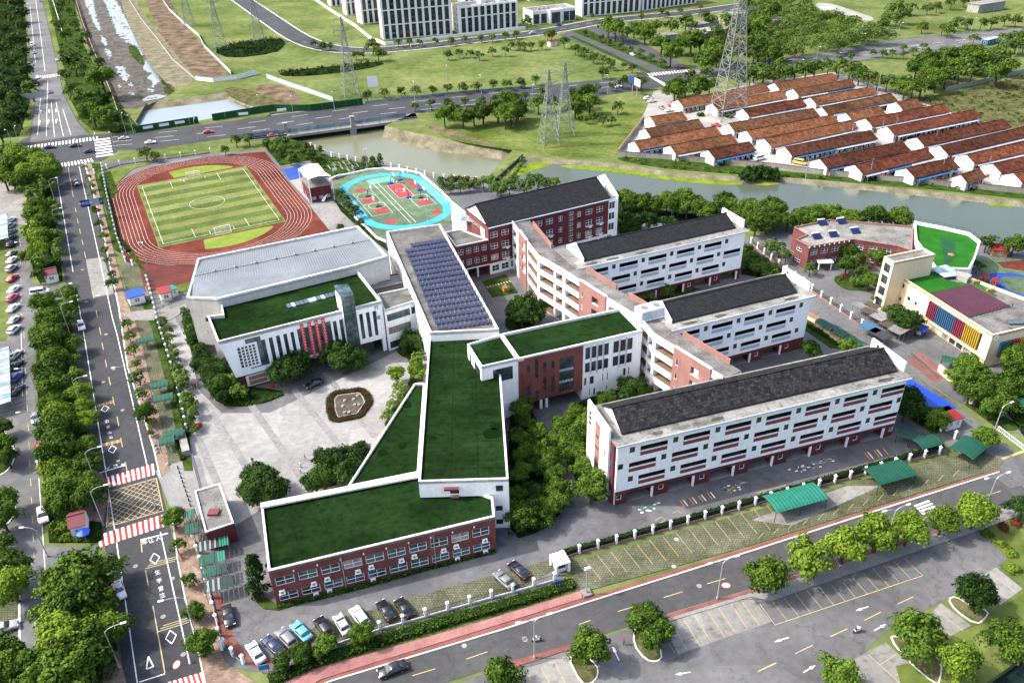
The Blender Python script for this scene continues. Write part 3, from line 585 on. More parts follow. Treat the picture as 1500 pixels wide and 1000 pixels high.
# kindergarten ground
Sx('kindergarten_yard',[(1100,350),(1150,330),(1200,345),(1300,335),(1440,356),(1560,360),(1640,420),(1640,640),(1500,640),(1440,600),(1400,588),(1335,543),(1258,476),(1180,410)],0.05,'asphalt_yard',depth=0.04)
for nm,m,pts,z,it in (('red_paving','pavement_red',[(1330,530),(1345,515),(1390,548),(1370,562)],0.08,0),('lawn','lawn',Q(1,3,[(440,620),(500,600),(640,660),(690,690),(540,690),(480,670)]),0.14,1),
    ('lawn','lawn',Q(2,3,[(1160,380),(1200,360),(1480,500),(1430,520),(1350,520)]),0.14,0),('play_ground','court_green',Q(1,3,[(1200,510),(1560,520),(1700,700),(1560,800),(1290,660)]),0.08,0),
    ('play_track','track_red',Q(1,3,[(1335,535),(1520,520),(1520,590),(1370,565)]),0.1,0),('play_ring','deep_blue',Q(1,3,[(1270,600),(1340,590),(1500,600),(1600,700),(1500,770),(1400,720),(1330,680)]),0.1,2),
    ('play_floor','court_green',Q(1,3,[(1340,620),(1400,610),(1500,620),(1570,690),(1500,720),(1400,690)]),0.12,2),('lawn','undergrowth',[(1440,552),(1500,540),(1600,560),(1600,660),(1500,640)],0.14,0)):
    p=GP(pts);sheet(nm,smooth_poly(p,it) if it else p,z,m,depth=0.05)
# ================================================================== building kit
WCACHE={};wrng=random.Random(77)
def win_mesh(w,h,nx,ny,fm,t=0.09):
    k=('w',round(w,2),round(h,2),nx,ny,fm,t)
    if k not in WCACHE:
        mb=MB();d=0.1
        for i in range(nx+1):
            x=-w/2+w*i/nx;o=t/2 if 0<i<nx else t
            mb.box(max(-w/2,x-o),min(w/2,x+o),-d/2,d/2,0,h)
        for j in range(ny+1):
            z=h*j/ny;o=t/2 if 0<j<ny else t
            mb.box(-w/2+t,w/2-t,-d/2-0.004,d/2+0.004,max(0.002,z-o),min(h-0.002,z+o))
        WCACHE[k]=mb.mesh('window',fm)
    return WCACHE[k]
def pane_mesh(w,h,gm):
    k=('p',round(w,2),round(h,2),gm)
    if k not in WCACHE:
        mb=MB();mb.box(-w/2+0.02,w/2-0.02,-0.012,0.012,0.02,h-0.02);WCACHE[k]=mb.mesh('pane',gm)
    return WCACHE[k]
class Bld:
    def __init__(s,name,label,cat,O,ang=0.0,z=0.0,group=None):
        s.O=Vector((O[0],O[1]));s.ang=ang;s.z=z
        s.root=thing(name,label,cat,(O[0],O[1],z),ang,group)
    def loc(s,p):                                     # world xy -> local xy
        d=Vector((p[0],p[1]))-s.O;c,n=cos(s.ang),sin(s.ang);return Vector((d.x*c+d.y*n,-d.x*n+d.y*c))
    def L(s,px,py,z):return s.loc(G(px,py,z))
    def LP(s,pts,z):return [s.L(p[0],p[1],z) for p in pts]
    def uv(s,px,py,p0,p1):                         # photo pixel -> (along, height) on the wall p0-p1
        c,n=cos(s.ang),sin(s.ang);w0=Vector((s.O.x+p0[0]*c-p0[1]*n,s.O.y+p0[0]*n+p0[1]*c));w1=Vector((s.O.x+p1[0]*c-p1[1]*n,s.O.y+p1[0]*n+p1[1]*c))
        d=(w1-w0).normalized();nn=Vector((d.y,-d.x));r=_F*FPX+_R*(px-750)-_U*(py-500)
        t=nn.dot(w0)/nn.dot(r.to_2d());X=r*t;return (X.to_2d()-w0).dot(d),X.z+CAM_H-s.z
    def part(s,name,mb,mats,parent=None,**kw):return mb.build(name,mats,parent or s.root,**kw)
    def box(s,name,x0,x1,y0,y1,z0,z1,m,parent=None):
        mb=MB();mb.box(x0,x1,y0,y1,z0,z1);return s.part(name,mb,m,parent)
    def prism(s,name,pts,z0,z1,m,parent=None):
        mb=MB();mb.prism(pts,z0,z1);return s.part(name,mb,m,parent)
    def parapet(s,pts,z0,z1,t,m,name='parapet'):
        o=ccw(pts);i=offset(o,t);mb=MB();n=len(o)
        for a in range(n):
            b=(a+1)%n;A,B_,a2,b2=o[a],o[b],i[a],i[b]
            mb.face([(*A[:2],z0),(*B_[:2],z0),(*B_[:2],z1),(*A[:2],z1)]);mb.face([(*A[:2],z1),(*B_[:2],z1),(*b2,z1),(*a2,z1)]);mb.face([(*a2,z1),(*b2,z1),(*b2,z0),(*a2,z0)])
        return s.part(name,mb,m)
    def flat(s,name,pts,z,m,t=0.15,ins=0.0):
        p=offset(pts,ins) if ins else ccw(pts);return s.prism(name,p,z-t,z,m)
    def win(s,p0,p1,u,v,w,h,nx=2,ny=2,fm='frame_white',gm='glass',rec=0.15,name='window',t=0.09):
        p0=Vector(p0[:2]);d=(Vector(p1[:2])-p0).normalized();nrm=Vector((d.y,-d.x));q=p0+d*(u+w/2)-nrm*rec
        o=link(name,win_mesh(w,h,nx,ny,fm,t),s.root,(q.x,q.y,v),atan2(d.y,d.x))
        link('pane',pane_mesh(w,h,gm),o,(0,0.02,0));return o
    def facade(s,p0,p1,z0,z1,m,ops=(),name='wall',m2=None):
        """wall sheet with real openings; ops: dict(u,v,w,h, k='win'|'deep'|'blind', d, nx, ny, fm, gm, back)"""
        p0=Vector(p0[:2]);p1=Vector(p1[:2]);Lw=(p1-p0).length;d=(p1-p0)/Lw;nrm=Vector((d.y,-d.x))
        ops=[o for o in ops if o['u']>0.02 and o['u']+o['w']<Lw-0.02 and o['v'] >= z0-1e-6 and o['v']+o['h'] <= z1+1e-6]
        mats=[m];mb=MB()
        def P(u,z,dd=0.0):q=p0+d*u-nrm*dd;return (q.x,q.y,z)
        def mi(x):
            if x not in mats:mats.append(x)
            return mats.index(x)
        vs_=sorted({round(z,3) for z in [z0,z1]+[o['v'] for o in ops]+[o['v']+o['h'] for o in ops]})
        for a,b in zip(vs_,vs_[1:]):
            if b-a<1e-4:continue
            c=(a+b)/2;row=sorted([o for o in ops if o['v']<c<o['v']+o['h']],key=lambda o:o['u']);u=0.0
            for o in row:
                if o['u']>u+1e-4:mb.face([P(u,a),P(o['u'],a),P(o['u'],b),P(u,b)])
                u=max(u,o['u']+o['w'])
            if u<Lw-1e-4:mb.face([P(u,a),P(Lw,a),P(Lw,b),P(u,b)])
        wins=[]
        for o in ops:
            dd=o.get('d',0.2);u0,u1,a,b=o['u'],o['u']+o['w'],o['v'],o['v']+o['h']
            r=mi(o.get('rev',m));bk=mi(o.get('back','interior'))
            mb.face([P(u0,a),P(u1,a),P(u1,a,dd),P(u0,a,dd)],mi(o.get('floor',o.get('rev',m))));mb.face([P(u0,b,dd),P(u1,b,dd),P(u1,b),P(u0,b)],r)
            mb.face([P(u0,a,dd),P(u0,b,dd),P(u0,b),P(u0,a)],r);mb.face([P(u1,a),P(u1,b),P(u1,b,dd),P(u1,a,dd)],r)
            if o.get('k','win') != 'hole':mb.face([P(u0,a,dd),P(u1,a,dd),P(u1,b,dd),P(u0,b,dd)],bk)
        w=mb.build(name,mats,s.root)
        for o in ops:
            if o.get('k','win') == 'win':s.win(p0,p1,o['u'],o['v'],o['w'],o['h'],o.get('nx',2),o.get('ny',2),o.get('fm','frame_white'),o.get('gm') or wrng.choice(('glass','glass','glass','glass_curtain','glass_teal')),min(0.12,o.get('d',0.2)*0.6),t=o.get('t',0.09))
        return w
    def gable(s,x0,x1,y0,y1,ze,zr,m,t=0.22,yr=None,name='roof_slope'):
        yr=(y0+y1)/2 if yr is None else yr
        for ya in (y0,y1):
            mb=MB();n=0
            q=[(x0,ya,ze),(x1,ya,ze),(x1,yr,zr),(x0,yr,zr)]
            if ya==y1:q=q[::-1]
            lo=[(a,b,c-t) for a,b,c in q];mb.v=q+lo;mb.f=[(0,1,2,3),(7,6,5,4)]+[(k,k+4,(k+1)%4+4,(k+1)%4) for k in range(4)];mb.i=[0]*6
            s.part(name,mb,m)
        mb=MB();mb.bar((x0-0.02,yr,zr+0.02),(x1+0.02,yr,zr+0.02),0.35,0.2);s.part('ridge_cap',mb,m)
    def gable_end(s,x,y0,y1,ze,zr,m,t=0.3,yr=None,zb=None,name='gable_wall'):
        yr=(y0+y1)/2 if yr is None else yr;zb=ze if zb is None else zb;mb=MB()
        q=[(y0,zb),(y1,zb),(y1,ze),(yr,zr),(y0,ze)]
        mb.v=[(x-t/2,a,b) for a,b in q]+[(x+t/2,a,b) for a,b in q];n=5
        mb.f=[tuple(range(4,-1,-1)),tuple(range(5,10))]+[(k,(k+1)%5,(k+1)%5+5,k+5) for k in range(5)];mb.i=[0]*7
        return s.part(name,mb,m)

# ================================================================== teaching slabs
def slab(label,pl,pr,zr,D,band,per,u_shift,xa,xb,extra_left,side_m='brick_wall_dark',glyph=False):
    a=G(*pl,zr);b=G(*pr,zr);ang=atan2((b-a).y,(b-a).x);Lw=(b-a).length
    B=Bld('classroom_block',label,'building',a,ang);n=int(Lw/per)+2
    ops=[];base=[];panels=[]
    z1,z2,z3=4.15,7.77,11.35
    for k in range(-1,n):
        o=k*per+u_shift
        for zz,ow,os_ in ((z3,4.8,2.55),(z2,2.6,9.38),(z1,4.8,2.55)):
            ops.append(dict(u=o+ow,v=zz,w=5.7,h=2.3,k='deep',d=2.2,back='interior',floor='interior_warm',rev='interior'));panels.append((o+ow,zz))  # reveals of the white wall coloured near-black, shade of the recess painted in
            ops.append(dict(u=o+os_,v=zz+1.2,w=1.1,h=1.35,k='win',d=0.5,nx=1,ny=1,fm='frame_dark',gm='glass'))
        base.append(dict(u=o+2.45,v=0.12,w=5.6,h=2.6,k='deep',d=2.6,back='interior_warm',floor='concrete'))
        base.append(dict(u=o+9.4,v=1.3,w=1.1,h=1.2,k='win',d=0.5,nx=1,ny=1,fm='frame_white'))
    B.facade((0,0),(Lw,0),3.45,zr,'white_wall',ops)
    B.facade((0,0.01),(Lw,0.01),0,3.45,side_m,base,name='plinth_wall')
    for u,zz in panels:
        if u>0.02 and u+5.7<Lw-0.02:
            B.box('balustrade_panel',u+0.02,u+5.68,0.0,0.14,zz+0.002,zz+0.92,band);B.box('balustrade_rail',u+0.02,u+5.68,-0.04,0.16,zz+0.922,zz+1.16,'white_trim')
    for u,zz in panels:                              # classroom doors and windows at the back of each gallery
        if u>0.02 and u+5.7<Lw-0.02:
            x=u+wrng.uniform(0.3,1.4);B.box('classroom_door',x,x+0.95,2.1,2.19,zz+0.01,zz+2.0,wrng.choice(('interior_warm','brick_wall','interior_warm')))
            B.box('classroom_window',x+1.5,x+1.5+wrng.uniform(1.2,2.4),2.12,2.19,zz+0.9,zz+2.0,wrng.choice(('glass_teal','glass','glass')))
    for k in range(-1,n):
        u=k*per+u_shift+8.05
        if 0.5<u<Lw-0.5:B.box('column',u-0.2,u+0.15,-0.12,0.3,0.02,2.7,'white_trim')
    # back and end walls
    B.facade((Lw,D),(0,D),0,zr,'white_wall',[dict(u=2+k*3.1,v=zz,w=2.2,h=1.6) for k in range(int(Lw/3.1)-1) for zz in (4.9,8.5,12.1)])
    B.facade((Lw,0),(Lw,D),0,zr,'white_wall');B.facade((0,D),(0,0),0,zr,'white_wall',[dict(u=D-1.6,v=zz,w=0.8,h=1.6,fm='frame_dark',nx=1) for zz in (4.6,8.2,11.8)])
    B.prism('roof',[(-0.5,-0.55),(Lw+1.1,-0.55),(Lw+1.1,D+0.3),(-0.5,D+0.3)],zr,zr+0.28,'roof_slab')
    B.box('gutter',-0.52,Lw+0.62,-0.72,-0.54,zr+0.05,zr+0.34,'gutter')
    for k in range(int(Lw/9)):                        # moss and puddle marks along the flat roof edge
        x=wrng.uniform(2,Lw-3);r=wrng.uniform(0.8,2.2);B.prism('moss_patch',[(x+r*cos(t)*wrng.uniform(0.8,1.2),0.75+0.6*sin(t)*wrng.uniform(0.8,1.2)) for t in [2*pi*j/9 for j in range(9)]],zr+0.2,zr+0.284+0.002*k,wrng.choice(('mud','roof_grey','mud')))
    # pitched roof
    y0,y1=2.3,D-0.6;yr=(y0+y1)/2+0.1
    B.gable(xa,xb,y0,y1,zr+0.7,zr+3.3,'slate_tile' if glyph else 'slate_plain',yr=yr)
    B.box('eave_beam',xa+0.1,xb-0.1,y0+0.25,y0+0.5,zr+0.28,zr+0.62,'gutter')
    for x in (xa+0.5,xb-0.5):B.gable_end(x,y0+0.3,y1-0.3,zr+0.55,zr+3.0,'white_wall',yr=yr,zb=zr+0.28)
    # high parapet walls at the ends
    def endwall(x,low,t=0.45):
        mb=MB();q=[(2.0,low),(12.3,low),(12.3,zr+2.5),(7,zr+2.5),(2.0,zr+2.5)]
        mb.v=[(x-t/2,a_,b_) for a_,b_ in q]+[(x+t/2,a_,b_) for a_,b_ in q];mb.f=[tuple(range(4,-1,-1)),tuple(range(5,10))]+[(k,(k+1)%5,(k+1)%5+5,k+5) for k in range(5)];mb.i=[0]*7
        return B.part('gable_parapet',mb,'white_wall')
    endwall(Lw+0.8,zr-0.3)
    B.box('vent_opening',Lw+0.5,Lw+0.56,yr+2.6,yr+3.3,zr+1.3,zr+2.0,'frame_dark')
    if extra_left:
        endwall(-0.75,0.0)
        B.box('relief_panel',-1.05,-0.99,6.0,8.2,3.2,zr+0.5,'brick_wall_pink');B.box('relief_panel',-1.06,-1.0,6.05,8.15,3.3,6.2,'interior')
        for zz in (6.5,9.2,12.0):B.box('relief_figure',-1.09,-1.05,6.5,7.7,zz,zz+0.5,'frame_dark');B.box('slot_window',-1.02,-0.98,3.3,3.7,zz-2,zz-0.3,'glass_teal')
        for zz in (zr-2.4,zr-1.2,zr):B.box('metal_letter',-1.1,-0.98,10.4,11.2,zz,zz+0.8,'frame_dark')
        B.box('corner_wall',-0.5,0.02,0.6,2.2,0,zr-0.05,'brick_wall_dark')
        for zz in (0.3,3.9,7.5,11.1):B.box('corner_window',-0.53,-0.49,1.0,1.9,zz+1.2,zz+2.8,'glass')
    else:
        B.gable_end(xa-0.4,y0,y1,zr+1.2,zr+3.9,'white_wall',yr=yr,zb=zr+0.28)
    return B,Lw
slab1,L1=slab('white classroom block nearest the bottom road with maroon balconies and dark tiled roof',(905,653),(1329,554),15.0,12.6,'maroon_panel',9.1,0.0,1.8,64.5,True,glyph=True)
slab2,L2=slab('white classroom block between the two others with grey-blue balconies and slate roof',(985,484),(1189,434),15.0,12.6,'blue_panel',9.1,-3.0,1.5,36.6,False)
slab3,L3=slab('white classroom block nearest the dormitory with grey-blue balconies and slate roof',(845,394),(1092,339),15.0,12.6,'blue_panel',9.1,-1.0,3.6,52.0,False)

# ================================================================== corridor spine
sp=Bld('corridor_wing','long stepped open corridor wing of white bands and brick joining the classroom blocks','building',G(788,378,15))
Z=15.0
f_px=[(750,328),(788,378),(826,400),(888,440),(937,470),(958,494),(1058,557)]
fp=[sp.L(x,y,Z) for x,y in f_px]
wid=5.6;bp=[]
for i,q in enumerate(fp):
    d=(fp[min(i+1,len(fp)-1)]-fp[max(i-1,0)]).normalized();bp.append(q+Vector((-d.y,d.x))*wid)
sp.prism('roof',fp+bp[::-1],Z,Z+0.2,'roof_grey')
def openfl(Lw,segs,m_rail='white_trim'):
    o=[]
    for u0,u1 in segs:
        for zz in (0.15,3.75,7.4,11.0):o.append(dict(u=u0,v=zz+(1.15 if zz>1 else 0),w=u1-u0,h=1.9 if zz>1 else 2.9,k='deep',d=2.6,back='interior_warm',floor='interior_warm'))
    return o
def slots(us):return [dict(u=u,v=zz,w=0.8,h=1.7,d=0.2,nx=1,ny=1,fm='frame_white') for u in us for zz in (4.6,8.2,11.8)]
for i in range(len(fp)-1):
    a,b=fp[i],fp[i+1];Lw=(b-a).length
    if i==0:segs=[(0.5,4.0),(Lw*0.62,Lw-0.6)]
    elif i==3:segs=[(0.8,Lw-0.8)]
    else:segs=[(0.6,Lw*0.62),(Lw*0.68,Lw-0.6)]
    sp.facade(a,b,0,Z,'white_wall',openfl(Lw,segs))
    d=(b-a).normalized();nr=Vector((d.y,-d.x))
    def stripbox(nm,u0,u1,z0,z1,o0,o1,m):
        q=[a+d*u0+nr*o0,a+d*u1+nr*o0,a+d*u1+nr*o1,a+d*u0+nr*o1];sp.prism(nm,q,z0,z1,m)
    for zz in (3.9,7.55,11.15):stripbox('floor_rail',0.3,Lw-0.3,zz+0.75,zz+0.98,-0.05,0.12,'gutter')
    stripbox('parapet',0,Lw,Z,Z+0.95,-0.25,0.0,'parapet_white')
    # back face and its brick-faced upstand
    sp.facade(bp[i+1],bp[i],0,Z,'white_wall')
    bl=(bp[i+1]-bp[i]).length;d2=(bp[i+1]-bp[i]).normalized();n2=Vector((d2.y,-d2.x))
    if i in (0,2,3,5):
        q0=bp[i]+d2*bl*0.15;q1=bp[i]+d2*bl*0.85
        sp.prism('brick_upstand',[q0,q1,q1+n2*0.35,q0+n2*0.35],Z+0.15,Z+1.5,'brick_wall_pink')
sp.facade(bp[0],fp[0],0,Z,'white_wall');sp.facade(fp[-1],bp[-1],0,Z,'white_wall')
# brick projecting panels on the corridor front
for i,u0,u1,wl_ in ((0,0.30,0.60,1),(2,0.40,1.0,1),(5,0.32,0.85,1)):
    a,b=fp[i],fp[i+1];Lw=(b-a).length;d=(b-a).normalized();nr=Vector((d.y,-d.x));pa=a+d*Lw*u0+nr*0.35;pb=a+d*Lw*u1+nr*0.35;W=(pb-pa).length
    ops=slots([0.9]) + [dict(u=W*0.5,v=zz,w=min(2.6,W*0.35),h=2.0,k='deep',d=1.2,back='interior_warm',floor='white_trim') for zz in (4.9,8.5,12.0)]
    sp.facade(pa,pb,0 if i==0 else 0.2,Z+1.1,'brick_wall_pink',ops,name='brick_panel')
    sp.facade(pa-nr*0.7,pa,0.2,Z+1.1,'brick_wall_pink',name='brick_panel');sp.facade(pb,pb-nr*0.7,0.2,Z+1.1,'brick_wall_pink',name='brick_panel')
    sp.prism('brick_coping',[pa-nr*0.75,pb-nr*0.75,pb+nr*0.02,pa+nr*0.02],Z+1.1,Z+1.2,'parapet_white')
# cooling unit on the corridor roof
q=sp.L(955,462,15.2);tk=thing('rooftop_unit','white boxed cooling unit on the corridor roof beside the green roof','cooling unit',(G(951,465,15.2).x,G(951,465,15.2).y,15.2),radians(22))
for x in (-1.6,1.6):
    mb=MB();mb.box(x-1.5,x+1.5,-1.6,1.6,0.25,3.0);o=mb.build('casing','white_wall',tk)
    mb=MB();mb.cyl(x,0,3.0,3.2,0.9,n=14);mb.build('fan_ring','metal_grey',tk)
    mb=MB();mb.box(x-1.4,x+1.4,-1.63,-1.6,0.6,2.6);mb.build('grille','gutter',tk)
mb=MB();mb.box(-3.2,3.2,-1.7,1.7,0,0.25);mb.build('plinth','concrete',tk)

# ================================================================== green-roofed library block (brick and white)
zg=15.2
gbk=Bld('library_block','green turf roofed block with maroon brick panel and white window wall','building',G(705,538,zg),atan2((G(941,485,zg)-G(705,538,zg)).y,(G(941,485,zg)-G(705,538,zg)).x))
Pl=lambda x,y:gbk.L(x,y,zg)
LW=Pl(941,485).x;dep=Pl(908,453).y;xs=Pl(759,526).x;xm=Pl(855,506).x
nz=9.4     # underside of the projecting box
gbk.facade((0,0),(xs,0),nz,zg,'white_wall',[dict(u=2.6,v=nz+1.0,w=4.6,h=3.4,nx=5,ny=4,fm='frame_dark',gm='glass',t=0.05)])
gbk.facade((0,dep*0.9),(0,0),nz,zg,'white_wall',[dict(u=dep*0.12,v=nz+1.4,w=1.2,h=3.2,nx=1,ny=2,fm='frame_dark'),dict(u=dep*0.45,v=nz+0.6,w=4.0,h=4.0,nx=3,ny=4,fm='frame_dark',t=0.05)])
gbk.prism('soffit',[(0,0),(xs,0),(xs,dep*0.9),(0,dep*0.9)],nz-0.1,nz,'white_trim')
gbk.facade((xs-4.2,0.06),(xs,0.06),0,nz,'white_wall');gbk.facade((xs-4.2,dep),(xs-4.2,0.06),0,nz,'white_wall')
W2=xm-xs;sl=[]
for u,rows in ((1.9,((11.3,1.9),(5.0,2.6))),(3.9,((9.2,5.2),(3.5,2.2))),(5.8,((10.6,2.3),(5.4,3.7))),(7.8,((10.9,1.9),(4.4,4.4)))):
    for v,h in rows:sl.append(dict(u=u,v=v,w=0.75,h=h,d=0.3,nx=1,ny=max(1,int(h/0.9)),fm='frame_dark',gm='glass',t=0.04))
for j,(v,h,gm) in enumerate(((3.9,2.2,'glass'),(6.1,0.9,'glass_light'),(7.0,2.2,'glass'),(9.2,0.9,'glass_light'),(10.1,2.9,'glass'))):
    sl.append(dict(u=9.7,v=v,w=3.6,h=h,d=0.3,nx=5,ny=2 if h>1 else 1,fm='frame_dark',gm=gm,t=0.05))
gbk.facade((xs,-0.25),(xm,-0.25),3.2,zg-0.1,'brick_wall',sl,name='brick_panel');gbk.facade((xm,-0.25),(xm,0.1),3.2,zg-0.1,'brick_wall',name='brick_panel');gbk.facade((xs,0.1),(xs,-0.25),3.2,zg-0.1,'brick_wall',name='brick_panel')
gbk.prism('soffit',[(xs,-0.25),(xm,-0.25),(xm,dep),(xs,dep)],3.1,3.2,'brick_wall_dark')
for x in (xs+5.2,xs+6.6):gbk.box('column',x,x+0.6,0.3,0.9,0,3.1,'white_trim')
W3=LW-xm;sl=[]
for k in range(4):sl+=[dict(u=0.7+k*1.55,v=11.0,w=1.2,h=3.1,d=0.3,nx=2,ny=3,fm='frame_dark',gm='glass',t=0.04),dict(u=0.7+k*1.55,v=7.4,w=1.2,h=2.6,d=0.3,nx=2,ny=2,fm='frame_dark',gm='glass',t=0.04)]
for k in range(3):sl+=[dict(u=7.7+k*1.75,v=11.0,w=1.4,h=3.1,d=0.3,nx=2,ny=3,fm='frame_dark',gm='glass',t=0.04),dict(u=7.7+k*1.75,v=7.4,w=1.4,h=2.6,d=0.3,nx=2,ny=2,fm='frame_dark',gm='glass',t=0.04)]
for u,v,w,h in ((0.6,3.9,0.5,2.1),(2.0,3.9,1.0,2.1),(5.2,4.0,0.25,2.1),(6.4,4.0,0.25,2.1),(10.6,4.0,0.6,2.1),(11.9,4.0,0.25,2.1),(1.9,1.0,0.25,1.6),(3.0,0.6,0.5,1.9),(6.3,1.0,0.25,1.4)):sl.append(dict(u=u,v=v,w=w,h=h,d=0.25,nx=1,ny=1,fm='frame_dark',t=0.03))
gbk.facade((xm,0),(LW,0),0,zg,'white_wall',sl)
for k in range(3):gbk.box('facade_fin',xm+2.02+k*1.55,xm+2.14+k*1.55,-0.35,0,6.9,zg-0.6,'gutter')
for k in range(2):gbk.box('facade_fin',xm+9.2+k*1.75,xm+9.32+k*1.75,-0.35,0,6.9,zg-0.6,'gutter')
gbk.facade((LW,0),(LW,dep),0,zg,'white_wall');gbk.facade((LW,dep),(xs-4.2,dep),0,zg,'white_wall',[dict(u=2+k*3,v=zz,w=2,h=1.7) for k in range(9) for zz in (4.6,8.2,11.8)])
gbk.facade((xs,0.1),(xs,dep),0,3.1,'white_wall');gbk.facade((xm,dep),(xm,0),0,3.2,'white_wall')
gbk.facade((xs-4.2,dep),(0,dep*0.9),nz,zg,'white_wall')
gbk.flat('turf_roof',[(0.3,0.3),(xs-0.2,0.3),(xs-0.2,dep-0.5),(0.3,dep*0.9-0.3)],zg-0.35,'turf_roof');gbk.flat('turf_roof',[(xs+0.3,0.3),(LW-0.3,0.3),(LW-0.3,dep-0.3),(xs+0.3,dep-0.3)],zg-0.35,'turf_roof')
gbk.parapet([(0,0),(xs,0),(xs,dep),(0,dep*0.9)],zg-0.5,zg+0.25,0.35,'parapet_white');gbk.parapet([(xs+0.01,-0.26),(LW,-0.02),(LW,dep),(xs+0.01,dep)],zg-0.5,zg+0.3,0.4,'parapet_white')

# ================================================================== central turf wing
zw=12.05
wing=Bld('central_wing','long white wing with a dark green turf roof in the middle of the school','building',G(613,706,zw))
A_,B_,C_,D_=[wing.L(x,y,zw) for x,y in ((613,706),(745,702),(729,485),(629,489))]
wing.facade(A_,B_,8.3,zw,'white_wall',[dict(u=5.6,v=9.0,w=1.7,h=0.9,nx=2,ny=1,fm='frame_dark')]);W=(B_-A_).length
wing.box('awning',A_.x+4.6,A_.x+7.2,A_.y-0.7,A_.y,10.3,10.7,'maroon_roof');wing.box('planter',A_.x+5.6,A_.x+7.2,A_.y-0.4,A_.y-0.02,8.32,8.75,'brick_wall_pink')
wing.facade(A_+Vector((W-3.6,-0.02)),B_,0,8.3,'white_wall',[dict(u=1.0,v=zz,w=1.3,h=1.3,nx=2,ny=1,fm='frame_dark') for zz in (1.0,4.4)])
for u,zz in ((W-2.4,9.4),):wing.win(A_,B_,u,zz,1.3,1.3,2,1,'frame_dark',rec=-0.03)
Lr=(C_-B_).length
wing.facade(B_,C_,0,zw,'white_wall',[dict(u=2+k*3.4,v=zz,w=2.4,h=1.7) for k in range(int(Lr/3.4)-1) for zz in (1.3,5.2,9.0)])
wing.facade(D_,A_,0,zw,'white_wall',[dict(u=2+k*3.4,v=zz,w=2.4,h=1.6) for k in range(int(Lr/3.4)-1) for zz in (1.3,9.6)]);wing.facade(C_,D_,0,zw,'white_wall')
wing.flat('turf_roof',[A_,B_,C_,D_],zw-0.35,'turf_roof',ins=0.35);wing.parapet([A_,B_,C_,D_],zw-0.5,zw+0.2,0.4,'parapet_white')
for t_ in (0.36,0.66): # turf seams
    a=A_.lerp(B_,t_);b=D_.lerp(C_,t_);mb=MB();mb.face([(*q,zw-0.34) for q in ccw(strip_pts([a+Vector((0,0.5)),b-Vector((0,0.5))],0.12))]);wing.part('turf_seam',mb,'turf_roof_worn')
for k in range(1,9):
    a=A_.lerp(D_,k/9);b=B_.lerp(C_,k/9);mb=MB();mb.face([(*q,zw-0.338) for q in ccw(strip_pts([a+Vector((0.6,0)),b-Vector((0.6,0))],0.07))]);wing.part('turf_seam',mb,'turf_roof_worn')
for x,y,r in ((735,632,2.4),(742,622,1.6),(625,640,1.0),(640,505,0.9)):
    c=wing.L(x,y,zw);c.x=min(max(c.x,A_.x+r+0.7),B_.x-r-0.7)
    wing.prism('worn_turf_patch',[c+Vector((r*(0.8+0.3*random.random())*cos(t),r*0.8*(0.8+0.3*random.random())*sin(t))) for t in [2*pi*k/9 for k in range(9)]],zw-0.36,zw-0.334,'turf_roof_worn')

# ================================================================== turf roofed annex with brick front, and the wedge roof
za=8.3
ax=Bld('brick_annex','two storey maroon brick annex with turf roof beside the parked cars','building',G(393,837,za),atan2((G(725,757,za)-G(393,837,za)).y,(G(725,757,za)-G(393,837,za)).x))
a,b,c,d,e=[ax.L(x,y,za) for x,y in ((393,837),(725,757),(722,728),(613,694),(382,739))]
LWa=b.x;ops=[]
for k in range(10):
    u=0.9+k*(LWa-1.2)/10
    if u+2.9>LWa:continue
    ops+=[dict(u=u-0.2,v=4.5,w=3.15,h=1.95,nx=2,ny=2,d=0.25),dict(u=u-0.2,v=0.8,w=3.15,h=1.85,nx=2,ny=2,d=0.25,gm='glass' if k in (0,1) else 'glass_teal')]
ax.facade(a,b,0,za,'brick_wall',ops)
ac=MB();ac.box(-0.45,0.45,-0.36,0,0,0.62);acm=ac.mesh('air_conditioner','frame_white')
fan=MB();fan.cyl(0,0,0,0.02,0.24,n=10);fanm=fan.mesh('fan_grille','metal_grey')
for k,zz in ((0,2.9),(1,3.0),(2,3.3),(3,3.3),(4,3.6),(5,3.4),(6,3.6),(7,3.3),(8,3.5),(9,3.2),(1,0.3),(2,0.3),(4,0.3),(8,0.3),(9,0.3)):
    u=0.9+k*(LWa-1.2)/10+(2.0 if k%2 else 0.5);o=link('air_conditioner',acm,ax.root,(u,-0.12,zz));f_=link('fan_grille',fanm,o,(0,-0.37,0.3));f_.rotation_euler=(pi/2,0,0)
    if zz>1:ax.box('bracket_shelf',u-0.55,u+0.55,-0.6,-0.01,zz-0.1,zz-0.02,'frame_white')
for k in range(1,10):ax.box('vent',k*LWa/10-0.12,k*LWa/10+0.12,-0.14,0,7.0,7.35,'frame_white')
for u in (LWa*0.3,LWa*0.71):ax.box('drain_pipe',u,u+0.14,-0.16,-0.02,0.2,za-0.7,'pole_grey')
ax.facade(e,a,0,za,'brick_wall',[dict(u=3,v=zz,w=2.4,h=1.5) for zz in (1.2,4.7)]);ax.facade(b,c,0,za,'brick_wall');ax.facade(c,d,0,za,'white_wall');ax.facade(d,e,0,za,'white_wall')
ax.flat('turf_roof',[a,b,c,d,e],za-0.3,'turf_roof',ins=0.3);ax.parapet([a,b,c,d,e],za-0.45,za+0.2,0.4,'parapet_white')
dd=(d-e).normalized();nn=Vector((-dd.y,dd.x));ax.prism('broad_parapet',[e-nn*1.3,d-nn*1.3,d,e],za+0.1,za+0.5,'parapet_white')
